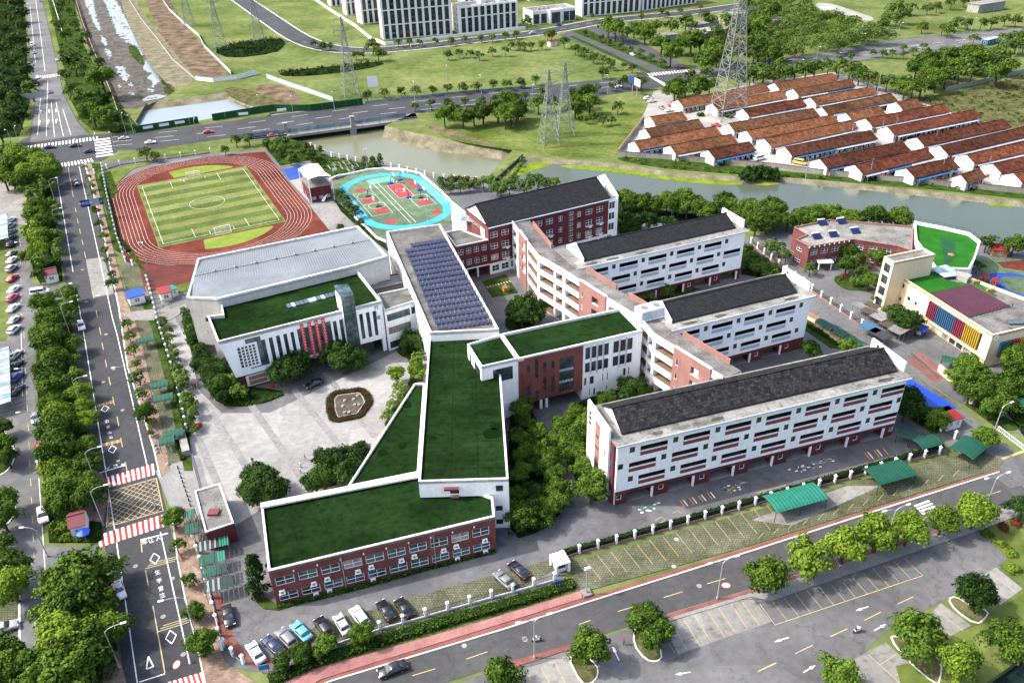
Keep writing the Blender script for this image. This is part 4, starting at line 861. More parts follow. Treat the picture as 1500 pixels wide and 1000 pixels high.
for k in range(1,6):
    p_=e.lerp(d,k/6);q_=a.lerp(b,k/7);mb=MB();mb.face([(*q,za-0.29) for q in ccw(strip_pts([p_.lerp(q_,0.12),p_.lerp(q_,0.94)],0.07))]);ax.part('turf_seam',mb,'turf_roof_worn')
for x,y,r in ((398,832,1.5),(420,826,1.2),(440,762,0.7)):
    cc=ax.L(x,y-8,za);ax.prism('worn_turf_patch',[cc+Vector((r*(0.8+0.3*random.random())*cos(t),r*0.6*(0.8+0.3*random.random())*sin(t))) for t in [2*pi*k/9 for k in range(9)]],za-0.32,za-0.284,'turf_roof_worn')
wd=Bld('wedge_wing','low wedge shaped wing with turf roof pointing into the plaza','building',G(509,711,za))
w4=[wd.L(x,y,za-0.2) for x,y in ((509,713),(613,692),(622,562),(607,562))]
wd.facade(w4[3],w4[0],0,za-0.2,'white_wall',[dict(u=3+k*3,v=1,w=2.4,h=5.5,nx=2,ny=3,fm='frame_dark',gm='glass_teal') for k in range(10)]);wd.facade(w4[2],w4[3],0,za-0.2,'white_wall')
wd.facade(w4[0],w4[1],0,za-0.2,'white_wall');wd.facade(w4[1],w4[2],0,za-0.2,'white_wall')
wd.flat('turf_roof',w4,za-0.5,'turf_roof',ins=0.25);wd.parapet(w4,za-0.6,za,0.32,'parapet_white')
for x,y,r in ((595,590,1.3),(560,660,1.1),(590,650,0.9)):
    cc=wd.L(x,y,za);wd.prism('worn_turf_patch',[cc+Vector((r*(0.8+0.3*random.random())*cos(t),r*1.2*(0.8+0.3*random.random())*sin(t))) for t in [2*pi*k/9 for k in range(9)]],za-0.52,za-0.484,'turf_roof_worn')
# ================================================================== lettering helper
TCACHE={}
def text_mesh(s,m):
    if (s,m) not in TCACHE:
        cu=bpy.data.curves.new('lettering','FONT');cu.body=s;cu.align_x = 'CENTER';cu.align_y = 'CENTER';cu.size=1.0;cu.extrude=0.01;cu.resolution_u=2
        o=bpy.data.objects.new('lettering',cu);COL.objects.link(o);bpy.context.view_layer.update()
        me=bpy.data.meshes.new_from_object(o.evaluated_get(bpy.context.evaluated_depsgraph_get()));bpy.data.objects.remove(o);bpy.data.curves.remove(cu)
        me.materials.clear();me.materials.append(MATS[m]);me.name = 'lettering';TCACHE[(s,m)]=me
    return TCACHE[(s,m)]
def letter(s,m,parent,loc,size,rz=0.0,upright=False,sy=1.0,name='lettering'):
    o=link(name,text_mesh(s,m),parent,loc);o.rotation_euler=(pi/2 if upright else 0,0,rz);o.scale=(size,size*sy,size if upright else 1);return o

# ================================================================== building with the solar roof
zs=14.0
sb=Bld('solar_roof_block','white block with rows of blue solar panels on its grey roof','building',G(630,488,zs))
a,b,c,d=[sb.L(x,y,zs) for x,y in ((630,488),(731,483),(645,329),(566,340))]
sb.facade(a,b,0,zs,'white_wall');Lr=(c-b).length
sb.facade(b,c,0,zs,'white_wall',[dict(u=3+k*4,v=zz,w=2.6,h=1.7) for k in range(int(Lr/4)-1) for zz in (1.2,5,8.7)]);sb.facade(c,d,0,zs,'white_wall')
sb.facade(d,a,0,zs,'white_wall',[dict(u=2+k*2.6,v=zz,w=1.2,h=2.6,nx=1,fm='frame_dark',gm='glass_teal') for k in range(int(Lr/2.6)-1) for zz in (1.4,5.4,9.4)])
sb.flat('roof',[a,b,c,d],zs-0.5,'roof_grey',ins=0.3);sb.parapet([a,b,c,d],zs-0.6,zs+0.25,0.45,'parapet_white')
pm=MB();pm.v=[(-0.43,0,0),(0.43,0,0),(0.43,1.5,0.36),(-0.43,1.5,0.36)];pm.v+=[(x,y,z-0.05) for x,y,z in pm.v];pm.f=[(0,1,2,3),(7,6,5,4)]+[(k,k+4,(k+1)%4+4,(k+1)%4) for k in range(4)];pm.i=[0]*6
panel=pm.mesh('panel','solar')
cell=MB()
for x in (-0.2,0,0.2):cell.face([(x-0.01,0.03,0.02),(x+0.01,0.03,0.02),(x+0.01,1.48,0.362),(x-0.01,1.48,0.362)])
for t_ in (0.25,0.5,0.75):cell.face([(-0.42,1.5*t_-0.01,0.36*t_+0.006),(0.42,1.5*t_-0.01,0.36*t_+0.006),(0.42,1.5*t_+0.01,0.36*t_+0.012),(-0.42,1.5*t_+0.01,0.36*t_+0.012)])
cellm=cell.mesh('cell_grid','metal_grey')
NR=17
tl,tr,br,bl=[G(x,y,zs-0.1) for x,y in ((592,363),(655,353),(724,472),(641,484))]
for r in range(NR):
    t_=r/(NR-1);p_=tl.lerp(bl,t_);q_=tr.lerp(br,t_);dv=(q_-p_).to_2d();W=dv.length;rz=atan2(dv.y,dv.x);n=10 if r==0 else 12;off=W/12*2 if r==0 else 0
    t=thing('solar_panel_row','%s row of blue solar panels counted from the river end of the grey roof' % ordw(r),'solar panels',(p_.x,p_.y,zs-0.5),rz,'solar panel rows on the grey roof')
    for k in range(n):pn=link('panel',panel,t,(off+(k+0.5)*W/12,0,0.35));link('cell_grid',cellm,pn)
    mb=MB()
    for k in range(n+1):x=off+k*W/12;mb.bar((x,0.1,0),(x,0.1,0.36),0.06);mb.bar((x,1.0,0),(x,1.0,0.58),0.06)
    mb.bar((off,0.1,0.33),(off+n*W/12,0.1,0.33),0.06);mb.bar((off,1.0,0.56),(off+n*W/12,1.0,0.56),0.06);mb.build('rack','metal_grey',t)
# low link between hall and solar block
lk=Bld('link_wing','low white link between the hall and the solar roof block with window bands','building',G(563,453,12))
q4=[lk.L(x,y,12) for x,y in ((563,455),(612,440),(600,421),(553,431))]
W=(q4[1]-q4[0]).length;lk.facade(q4[0],q4[1],0,12,'white_wall',[dict(u=0.5,v=zz,w=W*0.68,h=2.0,nx=8,ny=2,fm='frame_dark',t=0.05) for zz in (0.6,4.8,8.6)]+[dict(u=W*0.78,v=8.6,w=W*0.16,h=2.0,nx=2,fm='frame_dark',t=0.05)])
for i in (1,2,3):lk.facade(q4[i],q4[(i+1)%4],0,12,'white_wall')
lk.flat('roof',q4,11.7,'roof_grey',ins=0.2);lk.parapet(q4,11.6,12.2,0.3,'parapet_white')

# ================================================================== sports hall with metal roof
zg=16.0
gy=Bld('sports_hall','sports hall with a pale ribbed metal roof beside the running track','building',G(274,438,zg),atan2((G(569,376,zg)-G(274,438,zg)).y,(G(569,376,zg)-G(274,438,zg)).x))
g6=[gy.L(x,y,zg) for x,y in ((274,438),(319,440),(520,391),(568,377),(525,333),(290,381))]
for i in range(6):
    p_,q_=g6[i],g6[(i+1)%6];W=(q_-p_).length;ops=[]
    if i==0:ops=[dict(u=W*0.42,v=9.6,w=1.3,h=1.2,k='blind',d=0.5,back='frame_dark')]+[dict(u=W*0.42+2.0+k*0.7,v=zz,w=0.3,h=0.3,k='blind',d=0.2,back='frame_dark') for k in range(3) for zz in (9.8,10.4)]+[dict(u=W*0.4+k*0.9,v=zz,w=0.3,h=0.3,k='blind',d=0.2,back='frame_dark') for k in range(4) for zz in (6.2,6.9)]
    gy.facade(p_,q_,0 if i else 2.8,zg,'tile_wall',ops)
gy.facade(g6[0].lerp(g6[1],0.12)+Vector((0,1)),g6[1]+Vector((0,0.6)),0,2.8,'concrete');gy.prism('soffit',[g6[0],g6[1],g6[1]+Vector((0,3)),g6[0]+Vector((0,3))],2.7,2.8,'concrete')
gy.parapet(g6,zg-0.4,zg+0.55,0.5,'parapet_white')
ins=offset(g6,0.5);mid=(ins[0].lerp(ins[5],0.5),ins[3].lerp(ins[4],0.5))
for nm,poly in (('roof_slope',[ins[0],ins[1],ins[2],ins[3],mid[1],mid[0]]),('roof_slope',[mid[0],mid[1],ins[4],ins[5]])):
    mb=MB();zf=lambda p:zg+0.75 if p in mid else zg-0.15
    mb.face([(*p,zf(p)) for p in poly]);gy.part(nm,mb,'metal_roof')
NRB=74
for s_ in (0,1):
    mb=MB();e0,e1=(ins[0],ins[3]) if s_==0 else (ins[5],ins[4])
    for k in range(1,NRB):
        m_=mid[0].lerp(mid[1],k/NRB);e=e0.lerp(e1,k/NRB);mb.bar((*m_,zg+0.79),(*e.lerp(m_,0.02),zg-0.10),0.14,0.09)
    gy.part('roof_ribs',mb,'metal_rib',kind='stuff')
for k in range(1,9):
    m_=mid[0].lerp(mid[1],k/9);mb=MB();mb.cyl(m_.x,m_.y,zg+0.7,zg+1.25,0.28,n=8);mb.cyl(m_.x,m_.y,zg+1.2,zg+1.45,0.4,0.1,n=8);gy.part('roof_vent',mb,'metal_grey')
mb=MB();mb.bar((*mid[0],zg+0.84),(*mid[1],zg+0.84),0.3,0.12);gy.part('ridge_cap',mb,'metal_grey')

# ================================================================== assembly hall with turf roof, slanted white front, glass tower and red banners
zh=14.5
A0=G(319,501,zh);A1=G(559,441,zh)
hl=Bld('assembly_hall','assembly hall with slanted white front, glass tower and dark turf roof','building',A0,atan2((A1-A0).y,(A1-A0).x))
Wh=(A1-A0).length;hb=[hl.L(x,y,zh) for x,y in ((319,501),(559,441),(521,393),(322,440),(326,461),(304,463))]
zb=4.0
ub,_z=hl.uv(343,543,(0,0),(Wh,0));ub=max(2.0,min(ub,6.0))
def hu(x,y):return hl.uv(x,y,(0,0),(Wh,0))
ops=[]
for x0,x1,y0,y1 in [(230+a_/5,230+b_/5,420+c_/5,420+d_/5) for a_,b_,c_,d_ in ((760,790,388,525),(815,845,372,508),(868,898,358,490),(922,950,345,478),(975,1000,332,470))]:
    u0,z1_=hu(x0,y0);u1,_=hu(x1,y0);ops.append(dict(u=u0,v=zb+1.2,w=u1-u0,h=max(3,z1_-zb-1.3),nx=1,ny=5,fm='frame_dark',gm='glass',d=0.4,t=0.05))
for a_,b_,c_ in ((335,362,552),(383,410,540),(528,555,500),(578,605,488),(627,652,478)):
    u0,z1_=hu(420+a_/5,360+c_/5);u1,_=hu(420+b_/5,360+c_/5);ops.append(dict(u=u0,v=zb+1.2,w=u1-u0,h=max(3,z1_-zb-1.3),nx=1,ny=6,fm='frame_dark',gm='glass',d=0.4,t=0.05))
u0,z1_=hu(435,484);u1,_=hu(484,472)
ops.append(dict(u=u0,v=zb+0.6,w=u1-u0,h=8.0,nx=8,ny=6,fm='frame_dark',gm='glass_teal',d=0.6,t=0.07))
ug,_=hu(370,500);ug1,zt1=hu(376,500)
ops.append(dict(u=ug1-2.6,v=zb+1.2,w=3.6,h=8.2,nx=3,ny=5,fm='frame_dark',gm='glass_teal',d=0.4,t=0.05))
hl.facade((ub,0),(Wh,0),zb,zh,'white_wall',[dict(o,u=o['u']-ub) for o in ops])
mb=MB();mb.face([(0,0,zh),(ub,0,zb),(ub,0,zh)]);hl.part('wall',mb,'white_wall')
mb=MB();yb=hb[5].y;mb.face([(0,0,zh),(hb[5].x,yb,zh),(hb[5].x+ub,yb,zb),(ub,0,zb)]);hl.part('slanted_wall',mb,'white_wall')
hl.prism('soffit',[(ub,0),(Wh,0),hb[2],(hb[5].x+ub,yb)],zb-0.15,zb,'white_trim')
hl.facade((ub+1.0,1.5),(Wh-3,1.5),0,zb-0.15,'frame_dark',[dict(u=8+k*4,v=0.2,w=3.2,h=2.9,nx=3,ny=2,fm='frame_dark',gm='glass') for k in range(8)],name='ground_floor_wall')
hl.facade((ub+1.0,yb),(ub+1.0,1.5),0,zb-0.15,'brick_wall_dark')
hl.box('entrance_porch',ub+1.0,ub+9.0,0.2,1.5,0,zb-0.16,'brick_wall_dark')
hl.box('porch_window_frame',ub+2.2,ub+7.6,0.08,0.2,0.5,3.4,'frame_white');hl.box('porch_window',ub+2.8,ub+7.0,0.02,0.08,0.8,1.9,'wood');hl.box('porch_window',ub+2.8,ub+7.0,0.02,0.08,2.1,3.2,'wood')
hl.box('entrance_canopy',ub+8.4,ub+12.6,-0.6,1.5,2.6,2.9,'white_trim')
hl.box('stone_column',Wh-1.0,Wh-0.1,0.05,0.9,0,zb-0.16,'white_trim')
for i in range(1,5):hl.facade(hb[i],hb[i+1],0,zh,'white_wall' if i != 4 else 'tile_wall')
hl.flat('turf_roof',hb,zh-0.7,'turf_roof',ins=0.3);hl.parapet(hb,zh-0.8,zh+0.15,0.4,'parapet_white')
for t_ in (0.22,0.45,0.7):
    a_=hb[0].lerp(hb[1],t_);b_=hb[3].lerp(hb[2],t_);mb=MB();mb.face([(*q,zh-0.69) for q in ccw(strip_pts([a_.lerp(b_,0.04),a_.lerp(b_,0.9)],0.1))]);hl.part('turf_seam',mb,'turf_roof_worn')
for x,y,r in ((345,447,3.0),(380,436,3.5),(420,426,3.2),(460,412,4.0),(490,402,3.5)):
    cc=hl.L(x,y,zh-0.7);cc.y-=1.6;hl.prism('worn_turf_patch',[cc+Vector((r*(0.85+0.3*random.random())*cos(t),0.9*(0.8+0.3*random.random())*sin(t))) for t in [2*pi*k/11 for k in range(11)]],zh-0.72,zh-0.686,'turf_roof_worn')
# perforated sign panel at the left of the front
gx0=hu(346,505)[0];hl.box('sign_panel',gx0-0.2,gx0+4.6,-0.12,-0.02,zb+1.6,zb+8.2,'frame_white')
for i in range(4):
    for j in range(7):hl.box('perforation',gx0+0.9+i*0.85,gx0+1.45+i*0.85,-0.16,-0.12,zb+2.2+j*0.82,zb+2.75+j*0.82,'frame_dark')
for j in range(6):hl.box('metal_letter',gx0+0.0,gx0+0.6,-0.17,-0.12,zb+2.2+j*0.95,zb+2.95+j*0.95,'frame_dark')
# glass stair tower
tu0=hu(503,470)[0];tu1=hu(521,462)[0]
hl.facade((tu0,-1.0),(tu1,-1.0),zb-0.1,zh+4.2,'glass_teal',[dict(u=0.15,v=zb+0.3+k*1.45,w=tu1-tu0-0.3,h=1.3,nx=3,ny=1,fm='frame_dark',gm='glass_teal',d=0.1,t=0.05) for k in range(10)],name='tower_front')
hl.facade((tu0,4.0),(tu0,-1.0),zb-0.1,zh+4.2,'white_wall',name='tower_wall');hl.facade((tu1,-1.0),(tu1,3.0),zb-0.1,zh+4.2,'white_wall',name='tower_wall');hl.facade((tu1,3.0),(tu0,4.0),zh-0.8,zh+4.2,'white_wall',name='tower_wall')
mb=MB();mb.v=[(tu0,-1,zh+4.2),(tu1,-1,zh+4.2),(tu1,3.2,zh+5.2),(tu0,4.2,zh+5.2),(tu0,-1,zh+4.0),(tu1,-1,zh+4.0),(tu1,3.2,zh+4.0),(tu0,4.2,zh+4.0)];mb.f=[(0,1,2,3),(7,6,5,4),(0,4,5,1),(1,5,6,2),(2,6,7,3),(3,7,4,0)];mb.i=[0]*6;hl.part('tower_roof',mb,'glass_teal')
for i,(s_,du,dz) in enumerate((('行',-1.5,-1.5),('健',-2.2,-3.0),('楼',-1.3,-4.4))):letter(s_,'frame_dark',hl.root,(Wh+du,-0.05,zh+dz),1.25,0,True,name='metal_letter')
# four hanging banners, each a chain of red panels
for i,(x0,y0,n) in enumerate(((441,474,9),(452,471,12),(462,468,12),(472,465,10))):
    u,z_=hu(x0,y0);z_=min(z_,zh+0.1)
    t=thing('red_banner','%s of the four red and white banners hanging on the white hall front' % ordw(i) if i else 'leftmost of the four red and white banners hanging on the white hall front','banner',(A0.x+u*cos(hl.ang)+0.25*sin(hl.ang),A0.y+u*sin(hl.ang)-0.25*cos(hl.ang),z_),hl.ang,'banners on the hall front')
    for k in range(n):
        mb=MB();mb.box(-0.42,0.42,-0.03,0.03,-0.78-k*0.86,-0.08-k*0.86);o=mb.build('red_panel','banner_red',t)
        mb=MB();mb.box(-0.16,0.16,-0.05,-0.03,-0.54-k*0.86,-0.50-k*0.86);mb.box(-0.025,0.025,-0.055,-0.03,-0.62-k*0.86,-0.26-k*0.86);mb.box(-0.18,0.18,-0.05,-0.03,-0.36-k*0.86,-0.32-k*0.86);mb.build('white_character','paint_white',o)
        mb=MB();mb.box(-0.4,0.4,-0.02,0.02,-0.86-k*0.86,-0.78-k*0.86);mb.build('white_gap','frame_white',t)
# roof lights on the turf
p_,q_=hl.L(420,449,zh-0.5),hl.L(494,430,zh-0.5)
for k in range(12):
    c_=p_.lerp(q_,(k+0.5)/12);dv=(q_-p_).normalized();nv=Vector((-dv.y,dv.x));h_=(q_-p_).length/24*0.85
    hl.prism('roof_light',[c_-dv*h_-nv*1.0,c_+dv*h_-nv*1.0,c_+dv*h_+nv*1.0,c_-dv*h_+nv*1.0],zh-0.7,zh-0.3,'glass_light' if k in (1,5,6,8) else 'solar_grey')
# ducts in the light well
dk=thing('rooftop_ducts','bundle of grey ducts in the well between sports hall and solar roof','ducts',(G(575,412,9).x,G(575,412,9).y,9),radians(22))
mb=MB();mb.box(-8,6,-3,5,-9,-0.4);mb.build('deck','roof_grey',dk)
for k in range(4):mb=MB();mb.bar((-6,-2+k*1.2,0.2),(4,-2.0+k*1.2,0.2),0.6,0.6);mb.build('duct','metal_rib' if k%2 else 'metal_grey',dk)
for k in range(3):mb=MB();mb.bar((2.5+k*0.9,-2,0.6),(2.5+k*0.9,4.5,0.6),0.5,0.5);mb.build('duct','metal_rib',dk)

# ================================================================== dormitory
zd=15.5
D0=G(715,333,zd);D1=G(892,291,zd)
dm=Bld('dormitory','four storey maroon brick dormitory with a large slate roof by the river','building',D0,atan2((D1-D0).y,(D1-D0).x));Wd=(D1-D0).length;DD=15.5
ops=[]
for x in (388,470,720,800,893,1030,1092,1172):
    u=dm.uv(640+x/5,240+(440-(x-390)*0.235)/5,(0,0),(Wd,0))[0];w=1.3 if x in (893,1030) else 2.4
    for zz in (4.6,8.2,11.8):ops.append(dict(u=u,v=zz,w=w,h=1.8,nx=2,ny=2,d=0.25))
us=dm.uv(833.6,318,(0,0),(Wd,0))[0]
for k in range(6):ops.append(dict(u=us,v=4.2+k*1.75,w=1.5,h=1.2,nx=2,ny=1,d=0.25))
dm.facade((0,0),(Wd,0),3.6,zd,'brick_wall_dark',ops)
dm.facade((0,0.02),(Wd,0.02),0,3.6,'white_wall',[dict(u=0.8+k*3.2,v=0.8,w=2.4,h=2.0) for k in range(int(Wd/3.2))],name='ground_floor_wall');dm.box('white_band',0,Wd,-0.3,0,3.35,3.65,'white_trim')
for x in (470,800,1092,1172):
    u=dm.uv(640+x/5,300,(0,0),(Wd,0))[0]
    for zz in (6.7,10.3,13.9-0.4):
        if zz<12:o=link('air_conditioner',acm,dm.root,(u+1.6,-0.1,zz-2.9));dm.box('balcony_rail',u-0.1,u+2.6,-0.5,-0.02,zz-3.3+0.9,zz-3.3+1.0,'frame_white')
dm.facade((0,DD),(0,0),0,zd,'brick_wall');dm.facade((Wd,DD),(0,DD),0,zd,'brick_wall')
dm.facade((Wd,0),(Wd,2),0,zd,'white_wall',name='end_wall')
dm.facade((Wd,0.3),(Wd+3.0,0.3),0,zd-0.2,'white_wall',[dict(u=0.4,v=zz,w=2.2,h=2.4,nx=2,ny=1,fm='frame_white',gm='glass') for zz in (4.5,8.1,11.7)],name='glazed_bay');dm.prism('bay_roof',[(Wd,0.3),(Wd+3,0.3),(Wd+3,DD),(Wd,DD)],zd-0.2,zd,'roof_slab')
def dgab(x,m,nm,t=0.5,up=0.0):return dm.gable_end(x,-0.2,DD+0.2,zd+0.4+up,zd+4.9+up,m,t,zb=0.0,name=nm)
dgab(Wd+3.2,'white_wall','gable_wall');dm.gable_end(0.4,0.2,DD-0.2,zd+0.1,zd+4.2,'white_wall',0.3)
dm.gable(-0.3,Wd+0.4,-0.7,DD+0.7,zd+0.1,zd+4.6,'slate_plain');dm.box('gutter',-0.3,Wd+0.4,-0.95,-0.68,zd-0.15,zd+0.12,'gutter')
# white stair block with painted terrace on the left
s0=dm.L(662,336,0);tb=[dm.L(x,y,13) for x,y in ((690,318),(661,292),(713,280),(740,300))]
w0,w1=dm.L(688,316,14),dm.L(660,293,14)
dm.facade(w1,w0,0,14,'white_wall',[dict(u=3.5,v=3,w=1.4,h=7,k='blind',d=0.12,back='brick_wall_pink'),dict(u=1.2,v=7,w=0.7,h=2,nx=1),dict(u=8.5,v=5,w=1.0,h=1.4,nx=1)],name='stair_wall')
dm.facade(w0,Vector((-0.2,2.0)),0,14,'white_wall',[dict(u=0.6,v=zz,w=1.6,h=1.8) for zz in (5,9)],name='stair_wall')
dm.facade(Vector((0,DD)),w1,0,14,'white_wall',name='stair_wall')
tp=[w0,Vector((0,2.0)),Vector((0,DD)),w1]
dm.flat('painted_terrace',tp,13.0,'court_blue',ins=0.3);dm.parapet(tp,12.8,14.1,0.3,'white_wall')
pm_=[tp[0].lerp(tp[2],0.35),tp[1].lerp(tp[2],0.4),tp[2].lerp(tp[3],0.3),tp[3].lerp(tp[0],0.4)];dm.flat('terrace_mural',offset(pm_,0.6),13.05,'fin_red');dm.flat('terrace_mural',offset(tp,3.2),13.08,'netting_blue')
# brick link in front of the stair block
bk=Bld('brick_link','three storey brick link with grey flat roof between solar block and dormitory','building',G(670,361,11.2))
k4=[bk.L(x,y,11.2) for x,y in ((668,362),(716,352),(676,337),(652,341))];W=(k4[1]-k4[0]).length
bk.facade(k4[0],k4[1],3.6,11.2,'brick_wall_dark',[dict(u=0.6+k*(W-0.5)/4,v=zz,w=(W-0.5)/4-0.9,h=1.8,d=0.25) for k in range(4) for zz in (4.7,8.3)]);bk.box('white_band',k4[0].x,k4[0].x+0.1,k4[0].y,k4[0].y+0.1,3.4,3.6,'white_trim')
for i in (1,2,3):bk.facade(k4[i],k4[(i+1)%4],0,11.2,'brick_wall')
dv=(k4[1]-k4[0]).normalized();nv=Vector((dv.y,-dv.x))
bk.prism('floor_slab',[k4[0]+nv*0.3,k4[1]+nv*0.3,k4[2],k4[3]],3.35,3.6,'white_trim')
for k in (0.3,0.62):q=k4[0].lerp(k4[1],k);bk.box('column',q.x-0.25,q.x+0.25,q.y,q.y+0.5,0,3.35,'white_trim')
bk.flat('roof',k4,11.1,'roof_grey',ins=0.2);bk.parapet(k4,11.0,11.5,0.3,'parapet_white')
# ================================================================== kindergarten
kg=Bld('kindergarten_block','cream kindergarten with rows of red, blue and yellow fins and a terrace roof','building',G(1454.7,491,9.2),0)
zk=9.2
kf=[kg.L(x,y,zk) for x,y in ((1318,404),(1454.7,491),(1580,462),(1500,436),(1425,408),(1360,392))]
W=(kf[1]-kf[0]).length
def ku(x,y):return kg.uv(x,y,kf[0],kf[1])
ops=[]
for x,y,w,h in ((1319,412,0.7,1.2),(1323,415,0.7,1.2),(1314,431,0.7,1.2),(1318,434,0.7,1.2)):
    u,z_=ku(x,y);ops.append(dict(u=max(0.3,u),v=max(0.5,z_-h),w=w,h=h,nx=1,fm='frame_dark'))
kg.facade(kf[0],kf[1],2.2,zk,'cream_wall',ops)
dv=(kf[1]-kf[0]).normalized();nv=Vector((dv.y,-dv.x));ang1=atan2(dv.y,dv.x)
q0=kf[0]-nv*0.8;q1=kf[1]-nv*0.8
kg.facade(q0,q1,0,2.2,'cream_wall',[dict(u=W*0.55+k*2.4,v=0.1,w=2.0,h=2.0,nx=2,ny=1,fm='frame_dark') for k in range(5)],name='ground_floor_wall')
kg.prism('soffit',[kf[0],kf[1],q1,q0],2.1,2.2,'cream_wall')
def fins(p0,dv,nv,u0,u1,z0,z1,seq):
    n=sum(k for _,k in seq);i=0
    for m,k in seq:
        for _ in range(k):
            u=u0+(u1-u0)*i/n;c=p0+dv*u;wdt=(u1-u0)/n
            kg.prism('sun_fin',[c+nv*0.02,c+dv*wdt*0.38+nv*0.02,c+dv*wdt*0.38+nv*0.55,c+nv*0.55],z0,z1,m);i+=1
    c0,c1=p0+dv*u0,p0+dv*u1;kg.prism('glazing_band',[c0,c1,c1+nv*0.015,c0+nv*0.015],z0,z1,'glass')
fa=ku(1361,450)[0];fb=ku(1437,497)[0];fins(kf[0],dv,nv,fa,fb,3.3,8.0,(('fin_red',5),('fin_blue',10),('fin_red',5),('fin_yellow',8)))
for x,y,r,m in ((1332,437,0.85,'frame_white'),(1342,444,0.7,'glass_light'),(1345,457,0.75,'frame_white'),(1331,455,0.85,'glass')):
    u,z_=ku(x,y);c=kf[0]+dv*u;mb=MB();mb.cyl(0,0,0,0.12,r,n=16);o=mb.build('round_window','frame_white',kg.root,(c.x,c.y,z_));o.rotation_euler=(pi/2,0,ang1)
    mb=MB();mb.cyl(0,0,0.12,0.16,r*0.7,n=16);mb.build('pane','glass',o)
W2=(kf[2]-kf[1]).length;d2=(kf[2]-kf[1]).normalized();n2=Vector((d2.y,-d2.x))
kg.facade(kf[1],kf[2],0,zk,'cream_wall');fins(kf[1],d2,n2,3.2,13.0,2.6,6.6,(('fin_blue',5),('fin_red',4),('fin_yellow',6)))
c=kf[1]+d2*1.3;mb=MB();mb.cyl(0,0,0,0.1,0.8,n=18);clock=mb.build('wall_clock','frame_white',kg.root,(c.x,c.y,8.1));clock.rotation_euler=(pi/2,0,atan2(d2.y,d2.x))
mb=MB();mb.box(-0.05,0.05,0,0.55,0.1,0.13);mb.box(-0.4,0.0,-0.05,0.05,0.1,0.13);mb.build('clock_hands','frame_dark',clock)
for i in range(2,6):kg.facade(kf[i],kf[(i+1)%6],0,zk,'cream_wall')
kg.flat('roof',kf,zk-0.6,'roof_grey',ins=0.3);kg.parapet(kf,zk-0.7,zk+0.1,0.35,'cream_wall')
def ksheet(nm,px,z,m):kg.prism(nm,[kg.L(x,y,z) for x,y in px],z-0.08,z,m)
ksheet('terrace_turf',C(1260,340,4.545,[(285,290),(455,255),(560,318),(735,345),(460,405),(355,350)]),zk-0.5,'turf_bright');ksheet('purple_terrace',C(1260,340,4.545,[(460,408),(740,347),(1005,495),(720,570)]),zk-0.48,'purple_court')
ksheet('terrace_turf',C(1260,340,4.545,[(745,345),(780,335),(910,420),(890,425)]),zk-0.5,'turf_bright')
kr=[kg.L(x,y,zk-0.5) for x,y in C(1260,340,4.545,[(720,578),(1010,500)])]
for k in range(12):q=kr[0].lerp(kr[1],k/11);kg.box('railing_post',q.x-0.05,q.x+0.05,q.y-0.05,q.y+0.05,zk-0.5,zk+0.6,'frame_dark')
for zz in (0.1,0.6):mb=MB();mb.bar((*kr[0],zk+zz-0.05),(*kr[1],zk+zz-0.05),0.06);kg.part('railing_rail',mb,'frame_dark')
kt=[kg.L(x,y,14.8) for x,y in ((1295,376),(1309.5,385),(1370,373),(1353.5,364))]
for i in range(4):
    W=(kt[(i+1)%4]-kt[i]).length
    kg.facade(kt[i],kt[(i+1)%4],0,14.8,'cream_wall',[dict(u=W*0.2,v=zz,w=W*0.6,h=2.4,nx=3,ny=3,fm='frame_dark',gm='glass',t=0.06,d=0.4) for zz in (1.0,4.4,7.8,11.2)] if i==0 else [],name='tower_wall')
kg.flat('tower_roof',kt,14.4,'roof_slab',ins=0.3);kg.parapet(kt,14.3,14.95,0.35,'cream_wall')
ksk=[kg.L(x,y,zk) for x,y in C(1260,340,4.545,[(460,245),(570,228),(635,265),(640,300),(560,310)])]
kg.prism('glass_canopy',ksk,zk+0.3,zk+0.5,'glass_light');kg.prism('stair_head',[kg.L(x,y,zk) for x,y in C(1260,340,4.545,[(640,275),(740,300),(710,330),(640,300)])],zk-0.5,zk+0.8,'stone')
for x,y in ((1337,397),(1430,412),(1451,424)):q=kg.L(x,y,zk);kg.box('planter',q.x-0.9,q.x+0.9,q.y-0.5,q.y+0.5,zk-0.5,zk+0.2,'wood')
q=kg.L(1488,470,zk); 
for k in range(3):kg.box('solar_collector',q.x-2+k*1.4,q.x-0.8+k*1.4,q.y-1,q.y+1,zk-0.3,zk-0.1,'solar_grey')
# turf topped hall of the kindergarten
kh=Bld('turf_roof_hall','fan shaped kindergarten hall with bright striped turf roof and white wall','building',G(1370,392,8))
zt=8.0;hp=[kh.L(x,y,zt) for x,y in ((1370,393),(1420,395),(1428,380),(1436,354),(1420,342),(1381,333),(1339,325),(1341,352))]
for i in range(8):kh.facade(hp[i],hp[(i+1)%8],0,zt,'white_wall')
kh.flat('turf_roof',hp,zt-0.6,'turf_bright',ins=0.35);kh.parapet(hp,zt-0.7,zt+0.3,0.45,'white_wall')
kh.prism('turf_stripe',[kh.L(x,y,zt) for x,y in C(1260,340,4.545,[(530,25),(630,40),(640,150),(570,225),(560,160)])],zt-0.62,zt-0.57,'turf_mid')
q=kh.L(1394,370,zt);mb=MB();mb.cyl(q.x,q.y,zt-0.6,zt-0.35,1.0,0.5,12);kh.part('roof_drain',mb,'wood')
for i in (3,4,5):
    a,b=hp[i],hp[i+1];n=int((b-a).length/1.5)
    for k in range(n):q=a.lerp(b,k/n);mb=MB();mb.bar((*q,zt+0.3),(*q,zt+1.3),0.07);kh.part('railing_post',mb,'canopy_green')
    mb=MB();mb.bar((*a,zt+1.3),(*b,zt+1.3),0.07);kh.part('railing_rail',mb,'canopy_green')
